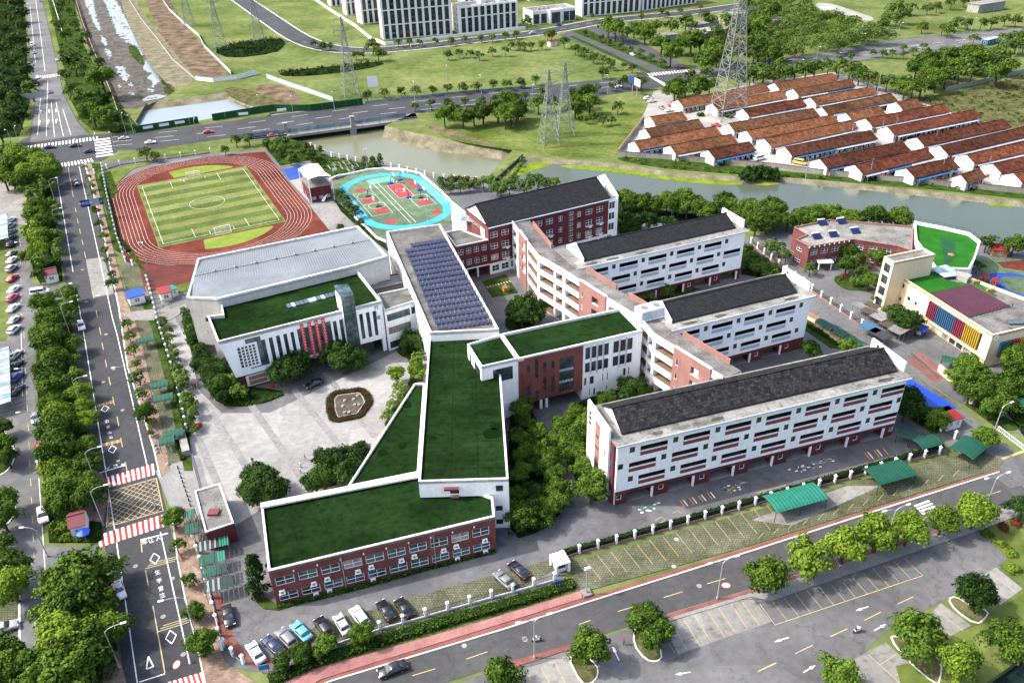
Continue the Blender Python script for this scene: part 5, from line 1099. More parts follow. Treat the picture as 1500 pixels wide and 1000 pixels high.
# brick kindergarten building
kb=Bld('brick_kindergarten','two storey pinkish brick kindergarten building with water heaters on the flat roof','building',G(1186,361.5,7.4))
zb_=7.4;bp_=[kb.L(x,y,zb_) for x,y in ((1186,361.5),(1251,351),(1316,361),(1336,368),(1338,332),(1216,322),(1163,333),(1182,344),(1166,351))]
for i in range(9):
    W=(bp_[(i+1)%9]-bp_[i]).length;ops=[]
    if i in (0,1,8):n=max(1,int(W/3.4));ops=[dict(u=0.7+k*(W-0.8)/n,v=zz,w=min(2.3,(W-0.8)/n-0.5),h=1.6,d=0.25) for k in range(n) for zz in (1.0,4.5)]
    kb.facade(bp_[i],bp_[(i+1)%9],0,zb_,'brick_wall',ops)
kb.flat('roof',bp_,zb_-0.3,'roof_slab',ins=0.25);kb.parapet(bp_,zb_-0.4,zb_+0.2,0.3,'brick_wall_pink')
for k in range(9):q=bp_[0].lerp(bp_[1],k/9);kb.box('white_vent',q.x-0.15,q.x+0.15,q.y-0.25,q.y+0.1,zb_-0.4,zb_,'frame_white')
q=kb.L(1209,384,2.5);kb.box('porch_canopy',q.x-2.2,q.x+2.2,q.y-0.8,q.y+1.5,2.4,2.75,'white_trim')
for s_ in (-1.8,1.8):kb.box('porch_column',q.x+s_-0.15,q.x+s_+0.15,q.y-0.5,q.y-0.2,0.05,2.4,'white_trim')
for x,y,lab in ((1204,329,'left back'),(1232,327,'right back'),(1196,349,'left front'),(1220,346,'middle front'),(1252,341,'right front')):
    p_=G(x,y,zb_-0.3);t=thing('solar_water_heater','solar water heater at the %s of the brick kindergarten roof' % lab,'water heater',(p_.x,p_.y,zb_-0.3),radians(12),'water heaters on the brick roof')
    mb=MB();mb.v=[(-1.4,-1,0.3),(1.4,-1,0.3),(1.4,0.8,1.3),(-1.4,0.8,1.3),(-1.4,-1,0.2),(1.4,-1,0.2),(1.4,0.8,1.2),(-1.4,0.8,1.2)];mb.f=[(0,1,2,3),(7,6,5,4),(0,4,5,1),(1,5,6,2),(2,6,7,3),(3,7,4,0)];mb.i=[0]*6;mb.build('collector','solar',t)
    mb=MB();mb.bar((-1.2,0.9,1.35),(1.2,0.9,1.35),0.36);mb.build('tank','frame_white',t);mb=MB();[mb.bar((sx,sy,0),(sx,sy,1.2 if sy>0 else 0.25),0.08) for sx in (-1.3,1.3) for sy in (-0.9,0.8)];mb.build('stand','metal_grey',t)

# ================================================================== village houses
def ev(p0,p1,dep):pass
H1=lambda x,y:(900+x/5,100+y/5)
H2=lambda x,y:(1200+x/5,100+y/5)
HS=[((505,287),(1145,165),'t',''),((760,312),(1270,215),'t','w'),((985,355),(1415,277),'r','w'),((880,467),(1505,350),'t','wb'),((1010,520),(1650,400),'t','w'),((1150,582),(1790,440),'t','w'),((1300,645),(1930,518),'r','bw'),
      ((300,415),(535,375),'t','w'),((265,505),(660,432),'t','w'),((185,600),(785,487),'t','b'),((450,632),(905,545),'t','w'),((735,667),(1040,602),'r','b'),((1210,160),(1640,87),'t',''),((1350,205),(1770,132),'t','wb')]
HS=[(H1(*a),H1(*b),m,w) for a,b,m,w in HS]
HS+=[(H2(*a),H2(*b),m,w) for a,b,m,w in [((-20,270),(432,187),'t','w'),((65,342),(575,237),'t','w'),((245,387),(490,337),'t','w'),((610,305),(765,277),'t','w'),((390,430),(965,317),'r','w'),((550,492),(1190,362),'r','w'),((60,735),(670,600),'r','bwb'),
      ((320,780),(845,652),'r','wbw'),((700,807),(1030,727),'r','b'),((1085,845),(1225,797),'t',''),((770,572),(1410,432),'r','w'),((945,637),(1560,492),'r','w'),((1140,702),(1640,588),'r','w'),((1335,772),(1740,680),'r','w'),((1490,845),(1740,790),'r','w')]]
hl_names=['brown tiled village row house at the back left behind the largest pylon','brown tiled village house directly behind the largest pylon','dark red tiled village house just right of the largest pylon','long brown tiled village house below the red car and largest pylon','long brown tiled village house, second row below the pylon','long brown tiled village house, third row below the pylon','red-brown tiled village house with bright blue awning above the white truck',
            'short brown tiled house, topmost of the left village group','brown tiled house, second from top of the left village group','long brown tiled house, third from top of the left village group','brown tiled house, fourth from top of the left village group','short red-brown tiled house, lowest of the left village group','brown tiled village house, topmost row beside the trees','brown tiled village house, second row from the top','brown tiled village house, third row from the top','long pale brown tiled village house, fourth row from the top','short brown tiled village house with a lean-to at its right end','shortest brown tiled village house at the upper right edge','long red-brown tiled house below the shortest village house','long red tiled house with a wide white awning strip',
            'red tiled riverside house with blue and white awning, leftmost of three','red tiled riverside house with white and blue awning, middle of three','red tiled riverside house with blue and green awning, rightmost of three','tiny tiled riverside hut at the right of the village','dark red tiled house, uppermost of the right edge group','dark red tiled house, second of the right edge group','dark red tiled house, third of the right edge group','dark red tiled house, fourth of the right edge group','dark red tiled house in the lower right corner of the village']
dwm=MB();dwm.box(-0.45,0.45,-0.06,0.02,0,2.0);dwm=dwm.mesh('door','interior')
for i,(pa,pb,m,aw) in enumerate(HS):
    a=G(*pa,2.9);b=G(*pb,2.9);dv=(b-a).to_2d();W=dv.length;dep=9.4 if W>12 else 6.8
    h=Bld('village_house',hl_names[i],'house',a,atan2(dv.y,dv.x),0.0,'tiled village houses');xo=0.5
    h.gable(0,W,-0.3,dep,2.9,5.3,'terracotta' if m == 't' else 'terracotta_red',0.14)
    n=max(2,int(W/2.6));ops=[dict(u=0.8+k*(W-1.6)/n,v=0.9,w=1.0,h=1.2,nx=2,ny=1,d=0.15,t=0.05) for k in range(n)]
    h.facade((0.15,0.5),(W-0.15,0.5),0,2.86,'house_wall',[dict(o,u=max(0.2,o['u']-0.15)) for o in ops]);h.facade((W-0.15,dep-0.5),(0.15,dep-0.5),0,2.86,'house_wall')
    for x in (0.25,W-0.25):h.gable_end(x,0.5,dep-0.5,3.0,5.0,'house_wall',0.22,yr=dep/2-0.15,zb=0.0)
    for k in range(n):link('door',dwm,h.root,(0.8+k*(W-1.6)/n+1.6,0.48,0.05))
    x=W*0.03;seg=W*0.94/max(1,len(aw))
    for s_ in aw:
        mb=MB();mb.v=[(x,-1.1,2.2),(x+seg*0.97,-1.1,2.2),(x+seg*0.97,0.2,2.6),(x,0.2,2.6)];mb.v+=[(p,q,r-0.06) for p,q,r in mb.v];mb.f=[(0,1,2,3),(7,6,5,4)]+[(k,k+4,(k+1)%4+4,(k+1)%4) for k in range(4)];mb.i=[0]*6
        h.part('awning',mb,'awning_blue' if s_ == 'b' else 'awning_white')
        mb=MB();kk=max(2,int(seg/3.5))
        for k in range(kk):mb.bar((x+0.2+(seg-0.5)*k/(kk-1),-1.4,0),(x+0.2+(seg-0.5)*k/(kk-1),-1.4,2.1),0.08)
        h.part('awning_posts',mb,'metal_grey');x+=seg
    rng=random.Random(i);mb=MB()
    for k in range(int(W/1.1)):                       # clutter under the eaves
        x=rng.uniform(0.5,W-1);mb.box(x,x+rng.uniform(0.4,1.1),-rng.uniform(0.4,1.2),-0.1,0.02,rng.uniform(0.4,1.5))
    h.part('stored_goods',mb,rng.choice(['metal_grey','interior','glass','wood']),kind='stuff')

# ================================================================== far apartment blocks
def apartments(label,pl,pr,floors,depth=12,fl=3.0,bays=None):
    a=G(*pl);b=G(*pr);dv=(b-a).to_2d();W=dv.length;B=Bld('apartment_block',label,'building',a,atan2(dv.y,dv.x),0.0,'apartment blocks');Hh=floors*fl
    bays=bays or max(3,int(W/4.2));bw=W/bays;ops=[]
    for k in range(bays):
        for f in range(floors):
            if k%3==1:ops.append(dict(u=k*bw+0.15,v=f*fl+0.4,w=bw-0.3,h=fl-0.5,k='deep',d=1.4,back='apt_dark',rev='apt_dark'))
            else:ops.append(dict(u=k*bw+bw*0.2,v=f*fl+0.3,w=bw*0.6,h=fl-0.32,nx=2,ny=2,fm='frame_dark',gm='glass',d=0.3,t=0.1))
    B.facade((0,0),(W,0),0,Hh,'apt_dark',ops)
    for f in range(0,floors+1,3):B.box('string_course',0.01,W-0.01,-0.4,-0.03,f*fl-0.25 if f else 0.05,f*fl+0.45,'apt_wall')
    B.box('string_course',0.01,W-0.01,-0.42,-0.03,Hh-0.5,Hh+0.3,'apt_wall')
    for k in range(bays):
        if k%3==1:
            for f in range(floors):B.box('balcony_rail',k*bw+0.2,(k+1)*bw-0.2,-0.25,-0.1,f*fl+0.35,f*fl+1.35,'glass_teal')
    for k in range(bays+1):B.box('pilaster',k*bw-0.75,k*bw+0.75,-0.6,-0.02,0,Hh+0.6,'apt_wall')
    B.facade((0,depth),(0,0),0,Hh,'apt_wall',[dict(u=depth*0.25+k*depth*0.35,v=f*fl+0.8,w=1.2,h=1.5,nx=1,fm='frame_dark',d=0.2) for f in range(floors) for k in range(2)]);B.facade((W,0),(W,depth),0,Hh,'apt_wall',[dict(u=depth*0.4,v=f*fl+0.8,w=1.2,h=1.5,nx=1,fm='frame_dark',d=0.2) for f in range(floors)]);B.facade((W,depth),(0,depth),0,Hh,'apt_wall')
    rc=[(0,0),(W,0),(W,depth),(0,depth)];B.flat('roof',rc,Hh+0.1,'roof_grey',ins=0.2);B.parapet(rc,Hh,Hh+1.0,0.4,'apt_wall')
    for k in range(max(1,bays//3)):B.box('roof_house',W*(k+0.4)/max(1,bays//3)-2,W*(k+0.4)/max(1,bays//3)+2,depth*0.4,depth*0.8,Hh,Hh+2.6,'apt_wall')
apartments('tallest pale apartment block with white piers, nearest the bend of the far road',(563,59),(661,50),11)
apartments('lower pale apartment block with slim white piers beside the clubhouse',(675,50),(757,40),5,14,3.3)
apartments('pale apartment block half hidden left of the tallest block',(532,36),(556,33),10)
apartments('pale apartment block at the upper left end of the estate',(509,23),(528,21),9)
apartments('leftmost far pale apartment block near the top edge',(486,10),(506,8),8)
apartments('pale apartment block right of the clubhouse along the far road',(853,25),(936,17),6,13)
apartments('farthest right pale apartment block along the far road',(941,16),(1018,5),6,13)
apartments('pale apartment block behind the clubhouse near the top edge',(775,2),(845,-6),6,13)
apartments('pale apartment block behind the lower block at the top edge',(680,8),(760,0),7,13) 
# clubhouse
c0=G(780,37);c1=G(843,30);cv_=(c1-c0).to_2d();ch=Bld('clubhouse','low white clubhouse with dark windows between the apartment blocks','building',c0,atan2(cv_.y,cv_.x));Wc=cv_.length
ch.facade((0,0),(Wc,0),0,8,'apt_wall',[dict(u=Wc*t_,v=0.3,w=Wc*0.13,h=6.4,nx=3,ny=3,fm='frame_dark',d=0.5) for t_ in (0.03,0.2,0.43,0.72,0.86)]);ch.facade((0,16),(0,0),0,8,'apt_wall',[dict(u=3,v=0.5,w=9,h=5,nx=4,fm='frame_dark')]);ch.facade((Wc,0),(Wc,16),0,8,'apt_wall');ch.facade((Wc,16),(0,16),0,8,'apt_wall')
ch.box('portico',Wc*0.36,Wc*0.64,-3,0.0,0,9.2,'apt_wall');ch.box('portico_glazing',Wc*0.4,Wc*0.6,-3.05,-3.0,0.2,7.4,'glass')
ch.flat('roof',[(0,0),(Wc,0),(Wc,16),(0,16)],8.1,'roof_slab',ins=0.3);ch.parapet([(0,0),(Wc,0),(Wc,16),(0,16)],8,8.9,0.4,'apt_wall')
for k in range(3):mb=MB();mb.cyl(Wc*0.25+k*3.5,8,8.1,9.4,1.4,1.2,n=12);ch.part('roof_unit',mb,'metal_rib')

def hut(name,label,cat,pl,pr,z1,dep,wm,rm,pitched=0.0,ov=0.3,wins=1,group=None,zbase=0.0):
    a=G(*pl,zbase);b=G(*pr,zbase);dv=(b-a).to_2d();W=dv.length;B=Bld(name,label,cat,a,atan2(dv.y,dv.x),zbase,group)
    B.facade((0,0),(W,0),0,z1,wm,[dict(u=W*(k+0.5)/wins-min(1.4,W/wins*0.5)/2,v=0.9,w=min(1.4,W/wins*0.5),h=1.1,d=0.15) for k in range(wins)]);B.facade((W,0),(W,dep),0,z1,wm);B.facade((W,dep),(0,dep),0,z1,wm);B.facade((0,dep),(0,0),0,z1,wm,[dict(u=dep*0.3,v=0.05,w=0.9,h=2.0,nx=1,ny=1,d=0.12)])
    if pitched:
        B.gable(-ov,W+ov,-ov,dep+ov,z1,z1+pitched,rm,0.12)
        for x in (0.1,W-0.1):B.gable_end(x,0,dep,z1-0.02,z1+pitched*0.85,wm,0.2)
    else:B.box('roof',-ov,W+ov,-ov,dep+ov,z1,z1+0.2,rm)
    return B,W
# far low houses in the wood
for pl,pr,d_,lb in (((1035,60),(1070,55),10,'flat grey roofed house hidden in the wood beside the link road'),((1020,50),(1052,44),9,'white house with grey roof deep in the wood'),((1065,36),(1105,30),9,'pale derelict house behind the largest pylon top'),((962,68),(990,64),8,'concrete shed at the edge of the link road trees'),((1128,44),(1160,40),8,'small pale house among the trees right of the pylon top'),((1432,20),(1470,14),9,'grey works building at the upper right corner')):
    hut('far_house',lb,'house',pl,pr,5.5,d_,'concrete_pale','roof_slab',0,0.6,4,'far houses')
# gatehouse
kz=4.6
kk=Bld('gatehouse','flat roofed gatehouse of grey roof and maroon brick beside the school gate','gatehouse',G(301,779,kz))
kp=[kk.L(x,y,kz) for x,y in ((301,780),(343,766),(322,708),(285,719))]
for i in range(4):W=(kp[(i+1)%4]-kp[i]).length;kk.facade(kp[i],kp[(i+1)%4],0,kz,'brick_wall_dark',[dict(u=1+k*2.6,v=1,w=1.8,h=1.5) for k in range(int(W/2.6))] if i else [])
kk.flat('roof',kp,kz-0.2,'roof_grey',ins=0.2);kk.parapet(kp,kz-0.3,kz+0.15,0.28,'parapet_white')
q=kk.L(313,750,kz);kk.box('roof_rubble',q.x-1,q.x+1,q.y-0.8,q.y+0.8,kz-0.2,kz+0.25,'maroon_roof')
# guard huts on the median
hut('guard_hut','white guard hut with maroon roof by the upper median opening','guard hut',(69,416),(87,412),2.8,4.0,'house_wall','maroon_roof',1.2,0.25)
hut('guard_hut','white guard hut with maroon roof and blue parasol by the box junction','guard hut',(108,789),(130,783),2.8,4.4,'house_wall','maroon_roof',1.2,0.25)
p_=G(121,778,2.3);t=thing('parasol','blue parasol in front of the lower guard hut','parasol',(p_.x,p_.y,0));mb=MB();mb.cyl(0,0,2.1,2.6,1.25,0.05,10);mb.build('canopy','blue_roof',t);mb=MB();mb.cyl(0,0,0,2.2,0.04,n=6);mb.build('pole','pole_grey',t)
hut('shed','white shed with bright blue roof beside the pavement','shed',(192,449),(214,443),2.6,4.6,'house_wall','blue_roof',0.0,0.35)
hut('shed','white shed with red roof beside the running track corner','shed',(238,443),(253,439),2.6,4.2,'house_wall','red_roof',0.0,0.3)
hut('kiosk','small hut with a green roof beside the red roofed shed','hut',(254,436),(262,433),2.3,3.0,'house_wall','canopy_teal',0.0,0.2)
hut('shed','long shed with bright blue roof on the lane right of the nearest classroom block','shed',(1371,620),(1393,611),2.7,11.5,'house_wall','blue_roof',0.0,0.3)
hut('gate_lodge','white gate lodge with red roof at the end of the blue shed','gatehouse',(1386,632),(1406,626),2.7,4.2,'house_wall','red_roof',0.0,0.25,2)
hut('bus_shelter','white shelter beside the kindergarten gate road','shelter',(1418,591),(1424,593),2.2,5,'house_wall','gutter',0.0,0.2)
hut('site_kiosk','small white hut with red roof on the far meadow','hut',(806,69),(816,67),2.6,3,'house_wall','red_roof',0.8,0.2)
hut('bus','blue and white bus shaped kiosk beside the right road','kiosk',(1446,67),(1462,63),3,3.5,'awning_blue','awning_white',0.0,0.1,3)
hut('play_hut','brown play hut with red roof at the right edge of the kindergarten yard','hut',(1452,376),(1474,378),2.4,5,'wood','red_roof',0.9,0.3)
hut('blue_tent','blue stall roof beside the kindergarten wall','stall',(1338,492),(1350,496),2.1,3,'glass','blue_roof',0.0,0.3)
# grandstand hut and white membrane canopy
st,Ws=hut('grandstand','small maroon brick grandstand building with pale roof beside the running track','building',(456,297),(487,291),5.4,11,'brick_wall_dark','roof_slab',0,0.2,3)
mb=MB();mb.bar((Ws*0.5,-1.2,0.1),(Ws+1.5,3.2,5.4),1.1,0.25);st.part('stair',mb,'white_trim')
cz=[G(x,y,8) for x,y in C(400,180,5,[(190,360),(330,320),(430,415),(260,435)])];c_=sum(cz,Vector())/4
tt=thing('membrane_canopy','white tensile membrane canopy above the grandstand','canopy',(c_.x,c_.y,0));mb=MB();n=8;vv=[]
for i in range(n+1):
    for j in range(n+1):
        u,v=i/n,j/n;p_=cz[0].lerp(cz[1],u).lerp(cz[3].lerp(cz[2],u),v);vv.append((p_.x-c_.x,p_.y-c_.y,8.2+1.6*sin(pi*u)*0.5-1.2*sin(pi*v)*sin(2*pi*u)**2+0.9*abs(cos(pi*v))))
mb.v=vv;mb.f=[(i*(n+1)+j,(i+1)*(n+1)+j,(i+1)*(n+1)+j+1,i*(n+1)+j+1) for i in range(n) for j in range(n)];mb.i=[0]*(n*n);mb.build('membrane','white_wall',tt,smooth=True)
for p_ in cz:mb=MB();mb.cyl(p_.x-c_.x,p_.y-c_.y,0,9.0,0.14,n=6);mb.build('mast','frame_white',tt)
# ================================================================== vegetation
import numpy as np
def leaf_mesh(name,centers,normals,tint,size,m,rs,extra=None):
    """many small leaf quads as one mesh; centers/normals (n,3)"""
    n=len(centers);t=rs.normal(size=(n,3));nn=normals/np.maximum(1e-6,np.linalg.norm(normals,axis=1))[:,None]
    u=np.cross(nn,t);u /= np.maximum(1e-6,np.linalg.norm(u,axis=1))[:,None];v=np.cross(nn,u)
    s=(size*rs.uniform(0.6,1.25,n))[:,None];k=rs.uniform(0.55,0.95,n)[:,None]
    q=np.stack([centers-u*s*0.5,centers-v*s*k*0.5+nn*s*0.08,centers+u*s*0.5,centers+v*s*k*0.5+nn*s*0.08],1).reshape(-1,3)
    me=bpy.data.meshes.new(name);me.vertices.add(4*n);me.vertices.foreach_set('co',q.astype(np.float32).ravel())
    me.loops.add(4*n);me.loops.foreach_set('vertex_index',np.arange(4*n,dtype=np.int32));me.polygons.add(n);me.polygons.foreach_set('loop_start',np.arange(0,4*n,4,dtype=np.int32))
    at=me.attributes.new('tint','FLOAT','FACE');at.data.foreach_set('value',np.clip(tint,0,1).astype(np.float32))
    me.materials.append(MATS[m]);me.update(calc_edges=True);return me
def crown_mesh(kind,seed,m):
    rs=np.random.RandomState(seed);cs=[];ns=[];ts=[]
    if kind == 'round':NC,nl,size,cr=60,92,0.125,0.30
    elif kind == 'open':NC,nl,size,cr=40,64,0.14,0.28
    elif kind == 'tall':NC,nl,size,cr=46,50,0.17,0.26
    else:NC,nl,size,cr=26,46,0.22,0.34
    for k in range(NC):
        d=rs.normal(size=3);d /= np.linalg.norm(d)
        if d[2]<-0.35:d[2] *= -0.6;d /= np.linalg.norm(d)
        rad=(rs.uniform(0.42,0.84) if k>8 else rs.uniform(0.05,0.4))*(1+0.22*sin(3*math.atan2(d[1],d[0])+seed)*abs(sin(seed*1.7)))
        c=d*rad*np.array([1,1,0.85])
        if kind == 'tall':
            z=rs.uniform(-1.0,1.7);w=0.78*(1-max(0,z)/1.9)**0.8;a=rs.uniform(0,2*pi);c=np.array([cos(a)*w*rs.uniform(0.3,0.9),sin(a)*w*rs.uniform(0.3,0.9),z])
        if kind == 'shrub':c=d*rad*np.array([1,1,0.7]);c[2]=abs(c[2])
        r=cr*rs.uniform(0.75,1.25);p=rs.normal(size=(nl,3));p /= np.linalg.norm(p,axis=1)[:,None];p[:,2]=np.where(p[:,2]<-0.3,-p[:,2]*0.5,p[:,2])
        rr=r*rs.uniform(0.6,1.05,nl)[:,None];cs.append(c+p*rr);nrm=p*0.8+d*0.35+rs.normal(size=(nl,3))*0.38;nrm[:,2]+=0.25;ns.append(nrm)
        ts.append(np.full(nl,rs.uniform(0.0,0.32))+rs.uniform(-0.16,0.34,nl)+0.14*p[:,2])  # tint rises towards each clump's top, light from above painted into the leaves
    return leaf_mesh('crown',np.concatenate(cs),np.concatenate(ns),np.concatenate(ts),size,m,rs)
def trunk_mesh(seed,tall=False):
    rs=random.Random(seed);mb=MB();mb.cyl(0,0,0,0.75,0.085,0.06,7,cap=False);mb.cyl(0,0,0.75,1.45,0.06,0.025,6,cap=False)
    for k in range(5):
        a=2*pi*k/5+rs.uniform(-0.4,0.4);z=rs.uniform(0.6,0.95);mb.bar((0,0,z),(0.55*cos(a),0.55*sin(a),z+rs.uniform(0.4,0.8)),0.045)
    return mb.mesh('trunk','bark')
TRUNKS=[trunk_mesh(k) for k in range(3)]
CROWNS={}
for kd in ('round','open','tall','shrub'):
    for cm in ('leaf_mid','leaf_bright','leaf_dark','leaf_red'):
        if cm == 'leaf_red' and kd != 'shrub':continue
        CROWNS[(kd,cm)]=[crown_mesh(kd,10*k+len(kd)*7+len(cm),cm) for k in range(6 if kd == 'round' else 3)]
trng=random.Random(42)
TREES=[]
def tree(*a,**k):TREES.append((a,k))
def build_tree(px,py,r,kind,cm,label,group,name='tree',hfac=1.02,sz=1.0):
    p=G(px,py,hfac*r*sz if kind != 'shrub' else 0.35*r)
    o=thing(name,label,'shrub' if kind == 'shrub' else 'tree',(p.x,p.y,0.03),trng.uniform(0,6.28),group);o.scale=(r*trng.uniform(0.9,1.1),r*trng.uniform(0.9,1.1),r*sz)
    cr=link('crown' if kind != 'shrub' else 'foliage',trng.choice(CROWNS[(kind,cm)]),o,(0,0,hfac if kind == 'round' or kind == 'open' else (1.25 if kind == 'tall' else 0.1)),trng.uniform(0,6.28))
    if kind != 'shrub':link('trunk',trng.choice(TRUNKS),o,(0,0,0))
    else:mb=MB();link('stem',TRUNKS[0],o,(0,0,0)).scale=(0.8,0.8,0.35)
    return o
TONE={'leaf_mid': 'green','leaf_bright': 'bright green','leaf_dark': 'dark green','leaf_red': 'reddish'}
def grove(pts,r,phrase,group,key='y',kind='round',cm='leaf_mid',jit=0.12,name='tree'):
    """pts in photo pixels, optional third value radius (m), fourth material; phrase has one %s for the ordinal"""
    f=(lambda p:-p[1]) if key == 'y' else (lambda p:p[0]) if key == 'x' else (lambda p:p[1])
    for i,p in enumerate(sorted(pts,key=f)):
        rr=(p[2] if len(p)>2 and p[2] else r)*trng.uniform(1-jit,1+jit)*1.13;c=p[3] if len(p)>3 else cm
        tree(p[0],p[1],rr,'open' if kind == 'round' and trng.random()<0.16 else kind,c,phrase%ordw(i),group,name,sz=trng.uniform(0.92,1.08))
B,D_ = 'leaf_bright','leaf_dark'
grove([(8,5),(8,25),(10,48),(8,70),(10,95),(8,115),(12,140),(10,160),(15,180),(30,5),(31,22),(32,40),(31,58),(33,75),(36,105),(37,122),(45,133),(20,125),(-8,60),(-8,110),(-6,150),(0,195),(24,150),(26,170),(20,90),(20,60),(20,30),(20,8)],5.2,'dark forest tree left of the far road, %s from the intersection upwards','trees left of the far road','y',cm=D_)
grove([(10,222),(26,226),(45,232),(62,240),(72,250),(20,243),(40,252),(6,262),(55,262),(32,268)],4.6,'bright leafy tree at the corner below the intersection, %s counting from the bottom','trees at the intersection corner','y',cm=B)
w1=C(0,230,4,[(160,140,3.8),(220,170,4),(150,200,3.6),(215,240,4),(200,300,3.8),(215,350,3.8),(250,395,3.8),(200,450,3.9),(250,480,3.8),(230,560,3.9),(180,590,3),(240,610,3),(225,700,2.2,D_)]) + C(0,230,4,[(310,265,2.2),(325,310,2.2),(325,365,2.4),(335,455,2.4),(345,520,2.4),(350,578,2.6),(290,180,3)])
grove(w1,3.4,'bright street tree on the upper median, %s from the guard hut upwards','trees on the upper median','y',cm=B)
w2=C(0,230,4,[(390,805,2.8),(260,860,3.8),(400,880,2.8),(290,950,3.8),(410,960,2.8)]) + C(0,470,4,[(270,70,3.6),(290,130,3.6),(430,140,2.6),(310,220,3.4),(300,290,3.6),(440,230,2.2,B),(450,320,2.6,B),(310,385,3.6),(470,420,2.8,B),(310,490,3.2),(490,510,2.4,B),(500,590,2.6,B),(350,570,3.6,B),(330,650,3.8),(410,640,3),(340,760,3.6),(510,745,2.4),(510,840,2.6),(330,870,3.4,B),(390,950,3.4),(520,955,2.4)]) + C(0,700,3.333,[(270,70,3.0),(330,95,3.2),(440,85,3.0),(290,140,2.4)])
grove(w2,3.2,'leafy street tree on the middle median, %s from the box junction upwards','trees on the middle median','y')
w3=C(0,730,1/0.27,[(400,440,4.2),(560,390,3.2),(320,500,3.8),(420,560,4.2),(540,590,3.2),(320,620,3.8),(370,720,4,B),(600,710,3,B),(330,790,3.8,B),(460,790,3.6),(300,890,4),(420,920,4),(240,980,4),(350,1000,4)])
grove(w3,3.6,'large leafy street tree on the lowest median stretch, %s from the bottom edge','trees on the lowest median','y')
grove([(3,628,2.4),(2,655,3),(10,670,2.6),(8,735,2.6),(2,758,2.8),(3,795,2.4),(8,830,3.2),(16,858,3.2,B),(10,845,3),(6,952,3.2),(16,975,3,B),(4,996,3)],2.8,'tree at the left edge beside the service road, %s from the bottom','trees at the left edge','y')
grove(Q(0,0,[(330,30),(310,140),(400,130),(470,200),(440,240),(350,200),(400,345,5.5,D_),(440,380,4.5,D_),(530,345),(550,430,6.5),(500,300,3.5),(350,420),(380,500),(430,530),(530,560,6),(500,620,5),(580,640,5.5),(650,660,5),(370,60,3.5),(340,300,3)]),4.0,'tree between far road and drained canal, %s from the bottom','trees beside the drained canal','y')
grove(Q(0,0,[(1280,765,2.6),(1350,760,2.8),(790,835,3),(840,850,2.6),(1450,790,2.6),(1220,815,2)]) + Q(0,1,[(80,780,2.4),(120,800,2.4),(150,825,2.6),(205,870,2.4),(265,830,2.4),(320,840,2.2,D_),(240,800,2.2,D_),(180,770,2.2,D_)]),2.4,'small tree between the running track and the bridge, %s from the left','trees beside the bridge','x')
grove(Q(0,1,[(370,820,1.7,D_),(290,800,1.7,D_),(610,880,1.8),(650,875,1.9),(690,875,2.0),(665,895,1.8),(230,860,1.6,D_)]),1.7,'slender tree by the river fence above the ball court, %s from the left','slender trees by the river fence','x',kind='tall')
grove(Q(0,1,[(620,520),(715,505),(805,500),(890,495),(975,490),(1055,480),(1140,480),(1215,470),(1300,460),(1380,460),(1460,455)]) + Q(0,2,[(85,450),(165,435)]),2.7,'round tree along the far side of the bridge road, %s from the left','trees along the far side of the bridge road','x')
grove(Q(0,1,[(880,580),(970,570),(1060,565),(1150,552),(1240,552),(1320,542),(1400,527),(1470,522)]) + Q(0,2,[(110,520),(190,505),(500,480),(580,470)]),2.6,'round tree along the near side of the bridge road, %s from the left','trees along the near side of the bridge road','x')
grove(Q(0,1,[(1040,630),(1090,605),(1140,640),(1200,630),(1250,612),(1330,600),(1400,620),(1440,592),(1370,635)]) + Q(0,2,[(20,545),(60,600),(180,570),(400,530),(440,500),(380,580),(460,560),(250,560,3.5)]),4.6,'large tree in the clump on the river meadow, %s from the left','tree clump on the river meadow','x')
grove(Q(0,2,[(400,620),(440,645),(480,635),(530,655),(575,655),(612,585,3)]),2.2,'young tree on the meadow right of the twin pylons, %s from left','young trees on the river meadow','x',kind='open')
grove(Q(0,1,[(330,240),(375,250),(420,252),(560,300),(600,300),(650,255,5),(680,290,4.5),(790,235),(850,228),(905,232),(990,225),(1075,225),(1155,215),(1240,210),(1300,205),(1370,195),(1430,188)]),2.6,'street tree along the far road below the apartment blocks, %s from the left','street trees along the far road','x')
grove(Q(0,1,[(1060,300),(1120,290),(1180,290),(1230,302),(1300,282),(1370,280),(1440,252)]) + Q(0,2,[(30,250),(70,245),(105,252),(140,250),(200,245)]),2.8,'small tree in the row across the far meadow, %s from the left','trees across the far meadow','x',kind='open')
grove(Q(0,2,[(380,270),(410,280),(430,290),(480,312),(530,335),(570,350),(230,200,3.5),(320,232),(530,395),(250,190)]),3.2,'tree on the left of the link road, %s from the left','trees left of the link road','x')
grove(Q(0,2,[(430,180),(520,210),(560,230),(620,250),(680,270),(730,290),(790,312),(850,342),(640,360),(690,372),(640,445,3.5),(700,450,3.5),(740,452,3.5),(120,130,3.5),(470,90),(560,100),(740,95),(840,70,3.5),(880,80),(950,60),(1060,40)]),2.4,'tree on the link road and its junctions, %s from the left','trees along the link road','x',kind='open')
grove(Q(0,2,[(600,160),(700,160),(760,180),(820,150),(900,150),(980,120),(1100,110),(960,240),(1010,232),(1060,222),(1160,262),(1230,290),(1320,250),(1380,262),(1440,270),(1420,200),(1350,180),(1400,140),(1440,60),(1380,50),(1300,40),(850,240),(900,290),(1150,300),(1090,330),(1150,180),(1240,160),(1330,110),(640,190),(560,150),(1200,110),(1010,150),(1350,300),(1450,310)]),5.6,'wood tree right of the link road, %s from the left','wood trees right of the link road','x',jit=0.25)
